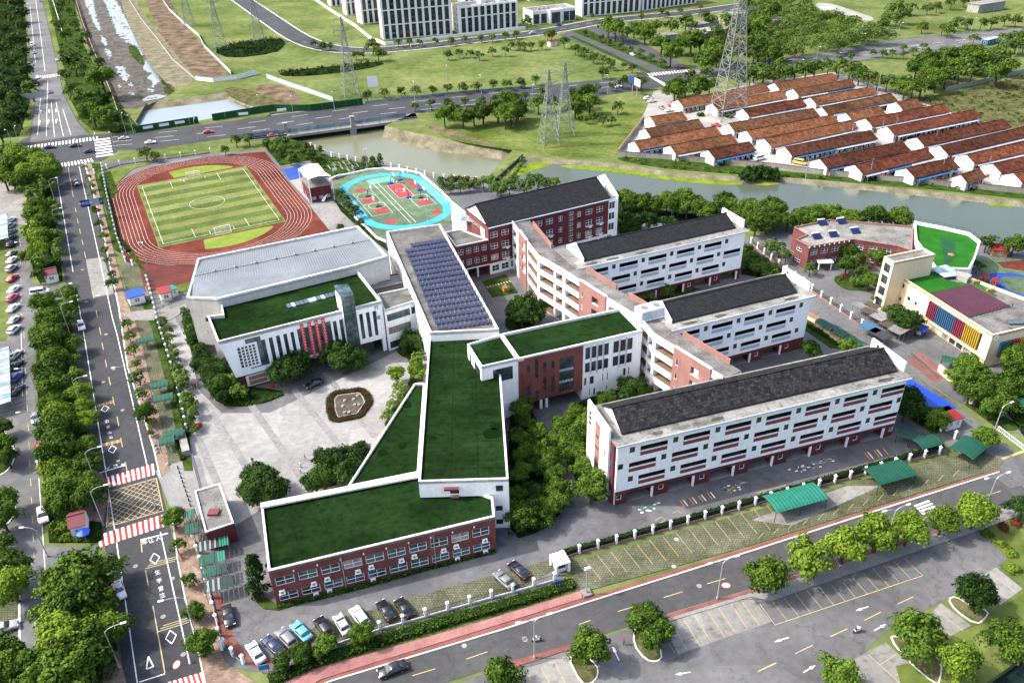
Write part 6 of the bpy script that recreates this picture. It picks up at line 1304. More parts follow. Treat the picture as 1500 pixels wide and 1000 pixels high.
grove(Q(0,2,[(920,500),(980,480),(1050,470),(1110,470),(1010,420,3.5),(1090,400,3.5),(1270,430),(1330,420),(1400,412),(1460,420),(940,470),(1020,500)]) + Q(0,3,[(20,400),(70,412),(130,392),(190,400),(240,390),(300,380),(350,372),(420,370),(480,372),(540,380),(590,412),(640,432),(690,442),(740,452),(790,462),(840,472),(880,482),(60,380),(160,370),(560,395)]),4.5,'tree in the belt behind the village houses, %s from the left','tree belt behind the village','x')
grove(Q(0,3,[(900,370),(960,340),(1010,330),(1060,310),(1120,320),(1180,300),(1240,330),(1300,310),(1360,332),(1400,360),(950,420),(1010,430),(1060,422),(1130,412),(1200,402),(1280,392),(1340,402),(930,460),(1000,380),(1100,370),(1200,355),(1300,355)]),5.4,'tree in the copse at the upper right of the village, %s from the left','copse at the upper right','x')
grove(Q(0,3,[(1380,215),(1420,205),(1460,210),(1440,250),(1390,252),(1480,258)]),4.4,'tree in the clump at the right edge beside the road, %s from the left','clump at the right edge','x')
grove(Q(0,3,[(760,60,5),(800,40,5),(740,100,5),(790,115,5),(870,50),(960,50),(1010,40),(1090,20),(1160,10),(1220,0),(720,140,4.5),(820,85,5)]),4.2,'tree beyond the right road near the top edge, %s from the left','trees beyond the right road','x')
grove(Q(0,3,[(545,310),(660,292),(770,292,2.8),(830,262),(830,300),(885,280),(935,250),(1210,215,3.2),(715,292),(480,322),(410,332),(290,350),(960,280)]),2.4,'small tree along the right road median, %s from the left','small trees along the right road','x')
grove(Q(0,3,[(1040,160),(1090,140),(1130,122),(1250,132),(1310,122),(1380,112),(1440,112),(930,150),(1180,130),(1070,170)]),3.6,'bushy tree on the upper side of the right road, %s from the left','bushy trees above the right road','x',cm='leaf_mid')
# the far wood that reads as one mass
wp=[Vector((p[0],p[1])) for p in Q(0,3,[(-20,0),(300,-20),(360,70),(500,100),(640,130),(720,165),(760,190),(560,225),(480,250),(300,285),(0,305)])];rs=np.random.RandomState(3);cs=[];ns=[];ts=[]
cnt=0;pr_=random.Random(5);wc=[]
while cnt<170:
    x=pr_.uniform(1095,1310);y=pr_.uniform(-6,84)
    if not inside((x,y),wp):continue
    g=G(x,y,6);rr=pr_.uniform(3.8,7.0);tn=pr_.uniform(0,0.4);cnt+=1;wc.append(g)
    for q in range(7):
        d=rs.normal(size=3);d[2]=abs(d[2]);d /= np.linalg.norm(d);cc=np.array([g.x,g.y,4.2])+d*rr*0.6;nl=34;p=rs.normal(size=(nl,3));p /= np.linalg.norm(p,axis=1)[:,None];p[:,2]=np.abs(p[:,2])
        cs.append(cc+p*rr*0.5);ns.append(p+rs.normal(size=(nl,3))*0.4);ts.append(np.full(nl,tn+rs.uniform(0,0.2))+rs.uniform(-0.1,0.1,nl))
link('woodland',leaf_mesh('woodland',np.concatenate(cs),np.concatenate(ns),np.concatenate(ts),1.0,'leaf_far',rs),label='dense green wood above the right road seen as one mass',cat='woodland',kind='stuff')
# school, river side
grove(Q(1,2,[(640,190),(690,200),(760,212),(830,222),(880,200),(940,232),(990,232),(960,190),(1060,242),(1100,262),(1190,205),(1230,242),(1310,252),(1345,272),(1390,292),(1440,242),(1470,272),(1360,330),(1420,322),(910,225),(1020,215),(1150,250)]) + Q(1,3,[(20,262),(60,300),(110,312),(140,255),(200,312),(270,302),(340,292),(380,258),(430,282),(490,292),(540,302),(670,292),(800,302)]),3.7,'round tree along the school bank of the river, %s from the left','tree belt along the school river bank','x')
grove(Q(1,2,[(650,300),(720,312),(780,312),(880,322,2.6),(690,350),(640,350)]),3.0,'tree in the garden right of the dormitory, %s from the left','garden trees right of the dormitory','x',cm=D_)
grove(C(640,240,5,[(470,205,2.8),(560,135,2.8),(640,160,3),(690,125,3),(740,130),(790,145),(380,130,2.6,B),(340,140,2.6),(440,180),(860,140),(530,180)]),2.8,'tree behind the dormitory roof, %s from the left','trees behind the dormitory','x')
# vine frame trees right of the ball court
grove(C(400,180,5,[(1240,440),(1300,430),(1360,420),(1420,430),(1300,480),(1370,470),(1440,465),(1470,440),(1250,480)]),2.1,'bushy crown on the pergola between ball court and river, %s from the left','pergola crowns by the ball court','x',cm='leaf_mid')
grove(C(400,180,5,[(485,530),(520,570),(550,600),(600,655),(640,730,1.8),(490,765,1.6),(575,625)]),2.2,'round tree between the grandstand and the blue oval lane, %s from the left','trees beside the oval court','x',cm=D_)
# courtyards
grove(Q(1,2,[(110,775,3.6),(90,840,2.8),(165,800,3),(150,850,2.2),(60,800,2.6)]),3,'dark courtyard tree beside the solar roof block, %s from the left','courtyard trees by the solar roof','x',cm=D_)
grove(Q(1,2,[(790,725,1.8),(880,692,2.0),(740,740,1.5),(550,400,1.8)]),2,'small courtyard tree between the classroom blocks, %s from the left','courtyard trees between classroom blocks','x')
grove(Q(1,2,[(1130,590),(1210,600),(1285,555)]),1.5,'thin poplar before the classroom block nearest the dormitory, %s from left','thin poplars by the classroom block','x',kind='tall',cm='leaf_bright')
grove(Q(1,2,[(1310,470),(1350,510),(1400,540),(1450,570),(1300,540),(1360,570)]) + Q(1,3,[(20,545),(60,570),(110,590)]),2.4,'tree along the lane right of the middle classroom block, %s from left','trees along the fence lane','x')
grove(Q(1,3,[(110,450),(155,470),(190,505),(320,575,1.8)]) + Q(1,3,[(530,480,3.2),(575,522,2.8),(520,552,2.6),(610,572,2.2),(690,500,2.8),(740,490,2.6),(640,640,2.8),(560,632,1.8),(590,600,2)]),2.4,'tree in front of the brick kindergarten building, %s from the left','trees before the brick kindergarten','x')
grove(Q(1,3,[(760,810),(840,872),(800,835),(690,740,1.6),(880,850)]),2.6,'dark tree against the cream kindergarten front, %s from the left','trees against the cream kindergarten','x',cm=D_)
grove(Q(1,3,[(1280,432,3.2,D_),(1430,442,3.2),(1230,560,2,D_),(1490,430,2.4)]),3,'tree beside the turf topped hall and play yard, %s from the left','trees by the play yard','x')
tree(*Q(1,3,[(508,612)])[0],1.5,'shrub','leaf_red','round reddish shrub in the kindergarten roundabout bed','shrubs in beds','shrub')
grove(Q(2,3,[(320,90,2.6),(530,72,2.8)]),2.6,'round tree between the two nearest classroom blocks, %s from the left','trees on the lane between classroom blocks','x')
grove(Q(2,3,[(850,350,3.2,D_),(890,400,2.6,D_),(920,432,2,D_),(1010,462,2.4),(840,410,2.4,D_)]),2.4,'tree beside the blue roofed lane shed, %s from the left','trees beside the blue lane shed','x')
grove(Q(2,3,[(1170,210),(1120,240),(1240,232),(1320,255),(1250,312),(1330,342,3,B),(1300,400),(1440,130),(1480,170),(1400,105),(1380,380),(1380,300),(1200,290),(1460,200),(1430,240),(1180,170),(1230,330),(1490,240),(1440,300)]),2.9,'tree in the garden below the cream kindergarten, %s from the left','garden trees below the kindergarten','x',cm='leaf_mid',jit=0.2)
tree(*Q(2,3,[(1268,555)])[0],2.9,'round','leaf_mid','lone round tree beside the rightmost green canopy','single trees',sz=1.0)
# plaza
grove(Q(2,1,[(200,185,4.2,D_),(260,170,3.2,D_),(140,220,3,D_)]),3.6,'large dark tree at the left of the hall front, %s from the left','trees at the left of the hall front','x',cm=D_)
grove(Q(2,1,[(450,110,3.4,D_),(530,120,3.8,D_),(570,140,3,D_),(480,150,3,D_)]),3.4,'dark tree in front of the glass tower, %s from the left','trees before the glass tower','x',cm=D_)
grove(Q(2,1,[(780,220,2,B),(905,130,2,B),(890,190,2.2,B),(800,290,1.8,B),(790,340,1.6,B),(730,440,1.4,B),(760,380,1.5,B),(915,220,1.8)]),1.9,'light green tree at the right edge of the plaza, %s from the left','light trees at the plaza edge','x',cm=B)
grove(Q(2,1,[(860,30,3),(830,60,2.4),(910,50,2.4)]),2.6,'dark tree in the corner between hall link and solar block, %s from the left','trees in the hall corner','x',cm=D_)
grove(Q(2,1,[(380,770,3.2),(460,690,3.2),(520,690,3.2),(570,650,2.4),(430,720,3.2),(340,800,2.8),(480,760,3),(400,680,2.6)]),3,'dark rounded tree in the clump on the lower plaza, %s from the left','tree clump on the lower plaza','x',cm=D_)
grove(Q(2,1,[(60,800,3.4),(20,770,3),(130,840,2.6),(70,870,2.6),(10,860,2.4),(-30,850,2)]),3,'dark rounded tree beside the gatehouse, %s from the left','tree clump beside the gatehouse','x',cm=D_)
grove(C(230,420,5,[(200,190,1.8),(230,250,2.1),(250,320,2.2),(280,390,2.4),(310,440,2),(330,520,2.6),(380,570,2.8),(420,640,3),(450,720,3),(400,680,2.4),(470,790,2),(350,590,2.4),(540,690,2.4,'leaf_mid'),(590,780,2.0,B),(630,760,1.4,B),(510,650,1.6),(490,560,1.5)]),2.3,'tree in the belt along the left of the assembly hall, %s from the bottom','tree belt left of the assembly hall','y',cm=D_)
grove(C(140,400,5,[(495,360,1.5),(520,420,1.5),(540,485,1.5),(560,550,1.5,B),(580,600,1.5),(600,690,1.6),(625,750,1.8,B),(640,790,1.8,B),(640,840,1.6),(670,920,1.8,B),(690,960,1.8),(480,345,1.3),(575,640,1.4)]) + Q(2,0,[(1010,360,1.7,B),(1040,420,1.7),(1030,470,1.6),(1060,510,1.3)]),1.6,'small tree in the hedge row inside the road fence, %s from the bottom','hedge row trees inside the fence','y')
# court between wing and nearest slab
grove(Q(2,2,[(90,400,2.6),(100,470,2.4),(80,560,2.2),(150,560,2.4),(110,620,2.2),(190,620,2.2),(90,660,2.0),(245,670,2.4),(180,540,2.2),(70,770,2),(105,740,2),(270,760,2.4),(290,840,2.4),(60,870,2.2),(235,930,2.4),(110,970,2.6),(290,910,2.2),(60,960,2.2),(140,500,2),(210,720,2.2),(160,700,1.8,D_),(130,840,2,D_),(180,860,2.0,D_),(100,1000,2.6),(220,990,2.2)]),2.3,'tree in the garden strip right of the central wing, %s from the bottom','garden trees right of the central wing','y',jit=0.15)
grove(Q(2,2,[(380,430,2.8),(320,500,2.4),(290,560,2.2),(430,490,2.4),(350,600,2.4),(400,640,2.4),(420,720,2.4),(470,830,3.2),(370,540,2.4),(440,440,2.0)]),2.5,'tree at the left end of the nearest classroom block, %s from the bottom','trees at the end of the nearest classroom block','y')
grove(Q(2,2,[(690,290,2.8,D_),(740,300,2.2,D_),(620,340,1.8),(540,350,1.8),(580,345,1.8),(650,320,2,D_)]),2,'tree below the white window wall of the library block, %s from the left','trees below the library block','x')
# pavement trees right of the main road
grove(Q(3,0,[(940,110,1.9),(960,265,1.8),(1018,450,1.7),(1055,615,2.0),(1092,790,2.3)]) + Q(2,0,[(720,90,1.7),(738,165,1.6),(750,235,2.0),(765,325,1.7),(785,425,2.4,D_),(825,480,1.4,B),(815,535,1.2)]) + Q(1,0,[(490,120,1.8,B),(500,165,1.8,B),(520,255,1.9,D_),(540,325,2.0,D_),(560,400,2.0,B),(570,470,1.7,B),(585,532,1.5),(605,602,1.5,D_),(610,655,1.9,D_),(690,872,1.8),(702,940,1.8),(460,20,1.2,B),(480,75,1.4,B)]),1.8,'small pavement tree right of the main road, %s from the bottom','pavement trees right of the main road','y',cm='leaf_mid')
tree(*Q(3,0,[(1390,430)])[0],3.0,'tall','leaf_dark','dark tapering tree at the left end of the brick annex','single trees',hfac=1.25)
grove(Q(3,1,[(275,835,2.1),(400,800,1.9),(595,735,1.9),(165,885,1.7)]),2.4,'leafy tree inside the bottom hedge beside the parked cars, %s from the left','trees by the bottom hedge','x')
grove(Q(3,2,[(450,810,3.0),(760,660,2.8),(820,740,2.8),(-10,960,2.6)]),2.8,'tree at the car park entrance islands, %s from the left','trees at the car park entrance','x')
grove(Q(3,3,[(80,420,3.6),(310,330,4.2),(510,260,3.6),(680,200,3.4),(860,170,3.6),(1040,125,3.2),(1220,75,3.6),(1480,50,3,D_)]),3.6,'large street tree between bottom road and car park, %s from the left','street trees above the car park','x',cm=B)
grove(Q(3,3,[(1220,515,3.2,D_),(900,740,3.6),(1130,890,3.6,B),(480,965,3.2),(1400,780,3.4),(1480,820,3)]),3.4,'large round tree among the lower car park islands, %s from the left','trees on the lower car park islands','x')
grove(Q(3,3,[(1280,190),(1350,240,1.1,B),(1410,290,1.0,B),(1420,375,1.2,B),(1370,155,1.2,'leaf_red'),(1440,130,1.2,'leaf_red')]),1.2,'clipped round shrub on the lawn at the lower right, %s from the left','clipped shrubs on the lower right lawn','x',kind='shrub',name='shrub')
grove(C(0,700,3.333,[(300,240,2.0,B),(320,290,1.2,B)]),1.5,'yellow-green shrub beside the lower guard hut, %s from the left','shrubs beside the guard hut','x',kind='shrub',name='shrub')
grove(C(900,100,5,[(1020,770,4),(1120,760,4),(960,790,2.6),(1170,790,2.6),(260,395,1.8),(630,340,1.8),(840,350,2)]),2.6,'dark bush on the village side of the river, %s from the left','bushes on the village bank','x',cm=D_,kind='shrub',name='shrub')

def tree_size(e):
    (px,py,r),k=e[0][:3],e[1];p=G(px,py,4);return r/(p-Vector((0,0,CAM_H))).length
TREES.sort(key=lambda e:-tree_size(e) - (10 if e[0][3] == 'shrub' else 0))
NKEEP=312
for a,k in TREES[:NKEEP]:build_tree(*a,**k)
# the rest of the trees, too small to pick apart, as one object of leaf faces and trunks
cs,ns,ts,sz_,tv=[],[],[],[],MB();rs=np.random.RandomState(11)
for a,k in TREES[NKEEP:]:
    px,py,r,kind,cm=a[:5];r *= 1.1;zz=0.85*r;p=G(px,py,zz);tb={'leaf_mid':0.18,'leaf_bright':0.5,'leaf_dark':0.0}.get(cm,0.1)+trng.uniform(-0.05,0.2)
    tv.cyl(p.x,p.y,0,zz,0.07*r,0.03*r,5,cap=False)
    for q in range(16):
        d=rs.normal(size=3);d /= np.linalg.norm(d);d[2]=d[2] if d[2]>-0.4 else -d[2]
        st=np.array([0.5,0.5,1.3]) if kind == 'tall' else np.array([1,1,0.85])
        c=np.array([p.x,p.y,zz])+d*st*r*rs.uniform(0.35,0.75);nl=22;o=rs.normal(size=(nl,3));o /= np.linalg.norm(o,axis=1)[:,None];o[:,2]=np.where(o[:,2]<-0.3,-o[:,2],o[:,2])
        cs.append(c+o*r*0.32*rs.uniform(0.7,1.05,nl)[:,None]);ns.append(o*0.8+d*0.35+rs.normal(size=(nl,3))*0.35+np.array([0,0,0.2]));ts.append(np.full(nl,tb+rs.uniform(0,0.3))+rs.uniform(-0.08,0.1,nl));sz_.append(np.full(nl,0.24*r))
dt=link('distant_trees',leaf_mesh('distant_trees',np.concatenate(cs),np.concatenate(ns),np.concatenate(ts),np.concatenate(sz_),'leaf_far',rs),label='all the smaller trees of the far meadows, roadsides and woods',cat='trees',kind='stuff')
tv.build('distant_trunks','bark',dt)

def scatter(name,label,polys,dens,size,m,h=0.6,seed=1,cat='shrubbery',tb=0.0):
    rs=np.random.RandomState(seed);P=[]
    for poly in polys:
        xs=[p[0] for p in poly];ys=[p[1] for p in poly];n=int(abs(area(poly))*dens)
        lump=[(rs.uniform(min(xs),max(xs)),rs.uniform(min(ys),max(ys)),rs.uniform(0.8,2.2)) for _ in range(max(4,int(abs(area(poly))/4)))]
        k=0;tries=0
        while k<n and tries<n*6:
            tries+=1;l=lump[rs.randint(len(lump))];q=rs.normal(size=2)*0.45*l[2];x,y=l[0]+q[0],l[1]+q[1]
            if inside((x,y),poly):P.append((x,y,h*max(0.1,(1-(q[0]**2+q[1]**2)/(l[2]**2*1.2)))*rs.uniform(0.5,1.1)+0.12,l[2]*0.1));k+=1
    P=np.array(P);nr=rs.normal(size=(len(P),3))*0.5;nr[:,2]+=0.8
    return link(name,leaf_mesh(name,P[:,:3],nr,P[:,3]+rs.uniform(-0.05,0.25,len(P))+tb,size,m,rs),label=label,cat=cat,kind='stuff')
scatter('shrubbery','low dark shrubs filling the beds of the school courtyards',[GP(Q(2,2,[(30,330),(120,360),(230,600),(330,800),(350,870),(320,950),(220,1060),(20,1120),(10,800)])),GP(Q(2,2,[(250,540),(330,440),(460,400),(470,600),(540,880),(500,905),(450,895),(380,790)])),GP(C(230,420,5,[(200,140),(240,200),(330,420),(360,470),(490,640),(600,720),(920,760),(930,790),(640,880),(500,870),(420,830),(330,680),(250,480),(180,260)]))],5,0.45,'leaf_dark',0.7,1)
scatter('shrubbery','rough green weeds along the far river bank',[GP([(905,236),(985,249),(1090,256),(1200,263),(1350,276),(1500,292),(1500,285),(1340,269),(1200,258),(1050,241),(905,229)])],2.2,0.7,'leaf_mid',0.9,2)
scatter('shrubbery','weeds and low plants on the road verges',[GP([(104,436),(62,444),(52,475),(56,600),(66,705),(72,795),(140,795),(152,790),(136,690),(112,540),(104,470)]),GP([(66,248),(40,262),(40,335),(48,395),(58,414),(92,412),(86,345),(76,270)]),GP([(152,830),(90,832),(76,850),(72,905),(64,960),(50,1010),(180,1010),(172,950)])],3,0.5,'leaf_dark',0.7,3)
scatter('shrubbery','rank undergrowth between the far road and the drained canal',[GP([(94,100),(100,140),(120,178),(135,190),(172,196),(200,188),(180,160),(150,120),(120,60),(110,0),(74,0),(86,60)])],1.0,0.9,'leaf_mid',1.0,4)
scatter('shrubbery','scattered weeds on the waste ground right of the village',[GP([(1300,150),(1360,142),(1440,128),(1500,108),(1500,190),(1420,170)])],0.5,0.9,'leaf_mid',0.7,5)
scatter('reeds','dark reeds along the wet strips of the far meadow',[GP(Q(0,0,[(1150,280),(1250,240),(1481,205),(1560,230),(1500,290),(1250,320)])),GP(Q(0,1,[(140,395),(300,375),(500,355),(690,335),(720,350),(560,385),(300,415),(160,415)]))],1.4,1.0,'leaf_dark',1.3,6,'reeds')
scatter('shrubbery','green weeds on the dam strip between the river reaches',[GP([(716,266),(760,231),(775,234),(742,270)])],3,0.6,'leaf_bright',0.9,7)
scatter('shrubbery','low beds of plants around the kindergarten',[GP(Q(2,3,[(1160,380),(1200,360),(1480,500),(1430,520),(1350,520)])),GP([(1440,552),(1500,540),(1500,640)]),GP(Q(1,3,[(440,620),(500,600),(640,660),(690,690),(540,690),(480,670)]))],4,0.45,'leaf_mid',0.6,8)
scatter('shrubbery','plots and low planting between the river fence and the white canopy',[GP(Q(0,1,[(60,790),(150,740),(320,790),(400,850),(720,900),(620,920),(470,970),(380,960),(310,870),(150,900)]))],3,0.5,'leaf_mid',0.7,9)
scatter('shrubbery','low planting on the two left traffic islands and corner',[GP([(-5,625),(12,642),(20,662),(18,678),(0,692),(-20,690),(-20,630)]),GP([(-5,724),(12,730),(21,744),(12,762),(0,772),(-20,770),(-20,724)])],6,0.4,'leaf_mid',0.6,10)

def hedge(label,px,w,h,m='leaf_mid',name='hedge',z=0.0,world=False,dens=26,size=0.34,seed=1):
    line=px if world else [G(*p[:2]).to_2d() for p in px];rs=np.random.RandomState(seed);P=[];Nn=[]
    for a,b in zip(line,line[1:]):
        d=Vector(b)-Vector(a);L=d.length;n=int(L*(w+2*h)*dens/2)
        if n<1:continue
        d.normalize();nv=Vector((-d.y,d.x));s=rs.uniform(0,L,n);k=rs.uniform(-h-w/2,h+w/2,n)
        for si,ki in zip(s,k):
            bump=0.12*sin(si*1.7+a[0])
            if abs(ki)<w/2:off,zz,nr=ki,h+bump,(0,0,1)
            else:off,zz,nr=(w/2 if ki>0 else -w/2),h-(abs(ki)-w/2),(nv.x*(1 if ki>0 else -1),nv.y*(1 if ki>0 else -1),0.3)
            P.append((a[0]+d.x*si+nv.x*off+rs.normal()*0.08,a[1]+d.y*si+nv.y*off+rs.normal()*0.08,z+max(0.1,zz+rs.normal()*0.07)));Nn.append(nr)
    P=np.array(P);c=P.mean(0);c[2]=0;Nn=np.array(Nn,float)+rs.normal(size=P.shape)*0.4
    t=thing(name,label,'hedge',tuple(c));link('foliage',leaf_mesh('foliage',P-c,Nn,rs.uniform(0.0,0.5,len(P)),size,m,rs),t)
    mb=MB();mb.prism([Vector((p.x-c[0],p.y-c[1])) for p in strip_pts(line,w*0.8)],z,z+h*0.9);mb.build('woody_core','undergrowth',t);return t
hedge('long clipped hedge between the bottom fence and the pink pavement',[(395,1000),(470,968),(560,940),(640,916),(720,893),(790,873),(840,856)],2.2,1.0,'leaf_bright',seed=1)
hedge('dark clipped hedge along the grass-block parking fence',[(826,812),(960,776),(1120,730),(1250,693),(1380,655)],1.0,1.1,'leaf_dark',seed=2)
hedge('low hedge at the foot of the brick annex front',[(406,890),(470,876),(560,852),(640,830),(726,808)],0.8,0.5,seed=3)
hedge('dark hedge inside the road fence',[(230,470),(244,510),(256,556),(268,610),(276,640)],1.0,1.0,'leaf_dark',seed=4)
hedge('low hedge curving in front of the assembly hall',C(230,420,5,[(500,860),(640,865),(800,835),(920,785)]),1.6,0.45,seed=5)
hedge('clipped green hedge outlining the lawn before the library block',Q(2,2,[(405,390),(520,345),(600,325),(690,310)]),1.6,0.8,seed=6)
hedge('strip of hedge on the fence lane beside the middle classroom block',Q(1,3,[(305,880),(420,950),(470,985)]),1.2,0.8,seed=7)
hedge('low hedge along the track corner fence',Q(1,0,[(550,80),(590,200),(640,400),(700,480)]),1.2,0.9,'leaf_dark',seed=8)
hedge('dark shrub strip behind the school sign wall',C(180,600,4.545,[(370,210),(400,340)]),1.0,0.7,'leaf_mid',seed=9)
# red hedge around the plaza pond
fp_=Q(2,1,[(395,355),(430,310),(600,288),(640,320),(660,365),(640,400),(600,455),(450,485),(415,470),(398,420)])
pond=thing('plaza_pond','octagonal dark plaza bed with pale stones inside a red hedge','pond',G(*Q(2,1,[(520,390)])[0]));pc=Vector(pond.location)
inner=offset(GP(fp_),2.0);mb=MB();mb.prism([q-pc.to_2d() for q in inner],0.1,0.28);mb.build('basin','stone',pond);mb=MB();mb.prism([q-pc.to_2d() for q in offset(inner,0.3)],0.2,0.3);mb.build('water','mud',pond)
for k,(x,y) in enumerate(Q(2,1,[(500,365),(548,358),(490,395),(525,428),(555,388),(578,388),(570,338),(500,430)])):p_=G(x,y)-pc;mb=MB();mb.cyl(p_.x,p_.y,0.25,0.62,0.45,0.35,9);mb.build('stone','concrete_pale',pond)
mid_=offset(GP(fp_),1.0);hedge('clipped reddish hedge ring around the plaza pond',mid_+[mid_[0]],1.8,0.5,'leaf_red',world=True,seed=10,dens=80,size=0.24)
# ================================================================== road markings
def mline(par,pts,w=0.15,z=0.05,m='paint_white',name='lane_line'):return dline(par,[G(*p).to_2d() for p in pts],w,z,m,name)
ZM=RW+0.018
mline(main,[(202,1005),(178,841),(154,684),(123,490),(112,428)],0.18,ZM);mline(main,[(107,398),(81,246)],0.18,ZM)
mline(main,[(278,972),(235,779)],0.18,ZM);mline(main,[(216,684),(171.5,490),(165,467),(116,244)],0.18,ZM)
for seg in Q(3,0,[(830,580),(895,945)]),Q(3,0,[(790,390),(805,470)]),Q(3,0,[(765,225),(771,292)]),Q(2,0,[(680,690),(690,745)]),Q(2,0,[(655,560),(665,610)]),Q(2,0,[(635,445),(645,495)]),Q(2,0,[(612,338),(620,382)]),Q(2,0,[(590,230),(600,275)]),Q(2,0,[(572,138),(579,178)]),Q(2,0,[(553,45),(562,82)]),Q(1,0,[(540,888),(548,928)]),Q(1,0,[(522,795),(529,832)]),Q(1,0,[(500,690),(510,728)]),Q(1,0,[(458,478),(466,512)]),Q(1,0,[(444,412),(451,440)]),Q(1,0,[(431,352),(437,380)]),Q(1,0,[(419,298),(425,324)]),Q(1,0,[(408,240),(413,262)]),Q(1,0,[(370,20),(398,180)]):mline(main,seg,0.2,ZM,'paint_yellow','centre_line')
for a,b,n in ((Q(3,0,[(790,380)])[0],Q(3,0,[(950,338)])[0],4),(Q(3,0,[(858,722)])[0],Q(3,0,[(1025,670)])[0],4)):
    A_,B_=G(*a),G(*b)
    for k in range(n-1):o=Vector((0.2,0.6))*k;dline(main,[A_.to_2d()+o,B_.to_2d()+o],0.17,ZM+0.002,'paint_yellow','rumble_strip')
for a,b in (((142,595),(166,588)),((143,654),(178,645))):
    A_,B_=G(*a),G(*b);n=9
    for k in range(n):dline(main,[A_.to_2d().lerp(B_.to_2d(),k/n),A_.to_2d().lerp(B_.to_2d(),(k+0.9)/n)],1.2,ZM+0.004,'paint_yellow' if k%2 else 'wood','speed_hump_segment')
def diamond(px,py,s=1.0,par=main):
    c=G(px,py).to_2d();d=(G(px-3,py-20)-G(px,py)).to_2d().normalized();n=Vector((-d.y,d.x));p=[c+d*1.5*s,c+n*0.85*s,c-d*1.5*s,c-n*0.85*s]
    for k in range(4):dline(par,[p[k],p[(k+1)%4]],0.16,ZM+0.001*k,name='diamond_mark')
for x,y in Q(3,0,[(840,325),(928,750)])+Q(2,0,[(570,402),(610,622)]):diamond(x,y)
tp_=[G(*p).to_2d() for p in Q(3,0,[(805,855),(833,910),(795,925)])]
for k in range(3):dline(main,[tp_[k],tp_[(k+1)%3]],0.2,ZM+0.001*k,name='triangle_mark')
c_=G(*Q(3,0,[(958,900)])[0]).to_2d();ringline(main,lambda a,b:c_+Vector((a,b*1.5)),0.55,0.12,ZM,'paint_red','speed_limit_ring');sheet('speed_limit_disc',[c_+Vector((0.48*cos(t),0.72*sin(t))) for t in [2*pi*k/16 for k in range(16)]],ZM+0.001,'paint_white',main,0.002);letter('30','asphalt',main,(c_.x,c_.y,ZM+0.005),0.55,radians(20),sy=1.4)
mline(main,Q(3,0,[(755,995),(895,950)]),0.2,ZM,name='give_way_line');mline(main,Q(3,0,[(762,225),(912,188)]),0.3,ZM,name='stop_line');mline(main,Q(2,0,[(535,752),(680,708)]),0.3,ZM,name='stop_line')
def bands(par,ul,ur,lr,ll,n,mats,z,name):
    a,b,c,d=[G(*q).to_2d() for q in (ul,ur,lr,ll)]
    for k in range(n):
        m=mats[k%len(mats)]
        if m is None:continue
        mb=MB();mb.face([(*q,z) for q in ccw([a.lerp(b,k/n),a.lerp(b,(k+1)/n),d.lerp(c,(k+1)/n),d.lerp(c,k/n)])]);mb.build(name,m,par)
bands(main,(148,701),(225,679),(227,695),(151,716),21,('paint_white','paint_red'),ZM,'crossing_stripe');bands(main,(143,784),(240,753),(241.6,770.5),(146,801.5),23,('paint_white','paint_red'),ZM,'crossing_stripe')
bands(main,(246,999),(296,984),(302,1002),(252,1018),13,('paint_white','paint_red'),ZM,'crossing_stripe');bands(main,(58,111.5),(90,107.5),(91,111.5),(59,115.5),19,('paint_white','paint_red'),ZM,'crossing_stripe')
bands(main,(40,214),(143,200),(144,205),(39,219),41,('paint_white',None),ZM,'zebra_stripe');bands(main,(80,241),(134,232),(137,237),(80,247),23,('paint_white',None),ZM,'zebra_stripe');bands(bridge_road,(138,205),(141,231),(166,227),(161,202),13,('paint_white',None),ZM+0.014,'zebra_stripe')
a,b,c,d=[G(*q).to_2d() for q in ((160,720),(229,700),(239,748),(156,772))]
for k in range(1,8):
    for p_,q_ in ((a.lerp(b,k/7),a.lerp(d,k/7)),(d.lerp(c,k/7),b.lerp(c,k/7)),(a.lerp(b,1-k/7),b.lerp(c,k/7)),(a.lerp(d,1-k/7),d.lerp(c,k/7))):
        if (p_-q_).length>0.3:dline(main,[p_,q_],0.14,ZM+0.001*(k%3),'paint_yellow','box_junction_line')
for p_,q_ in ((a,b),(b,c),(c,d),(d,a)):dline(main,[p_,q_],0.2,ZM+0.004,'paint_yellow','box_junction_line')
hd=atan2((G(240,900)-G(270,1000)).y,(G(240,900)-G(270,1000)).x)-pi/2
for s_,(x,y) in zip('生学意注',Q(3,0,[(855,402),(865,447),(874,490),(882,527)])):p_=G(x,y);letter(s_,'paint_white',main,(p_.x,p_.y,ZM),0.95,hd,sy=1.4,name='road_lettering')
for s_,(x,y) in zip('注意学生',Q(2,0,[(580,470),(587,500),(594,530),(600,556)])):p_=G(x,y);letter(s_,'paint_white',main,(p_.x,p_.y,ZM),0.95,hd+pi,sy=1.4,name='road_lettering')
for s_,(x,y) in zip('车让人',Q(3,0,[(785,238),(820,230),(860,216)])):p_=G(x,y);letter(s_,'paint_white',main,(p_.x,p_.y,ZM),1.05,hd,sy=1.4,name='road_lettering')
for s_,(x,y) in zip('人让车',Q(2,0,[(585,725),(628,713),(668,705)])):p_=G(x,y);letter(s_,'paint_white',main,(p_.x,p_.y,ZM),1.0,hd+pi,sy=1.4,name='road_lettering')
for seg in ([(55,198),(60,135)],[(68,200),(69,150),(70,118)],[(80,201),(75,150)],[(93,200),(82,150)],[(52,92),(44,10)],[(66,105),(58,40),(52,0)],[(104,198),(92,160)]):mline(main,seg,0.2,ZM)
mh=MB();mh.cyl(0,0,0,0.01,0.45,n=14);mhm=mh.mesh('manhole_cover','concrete_pale')
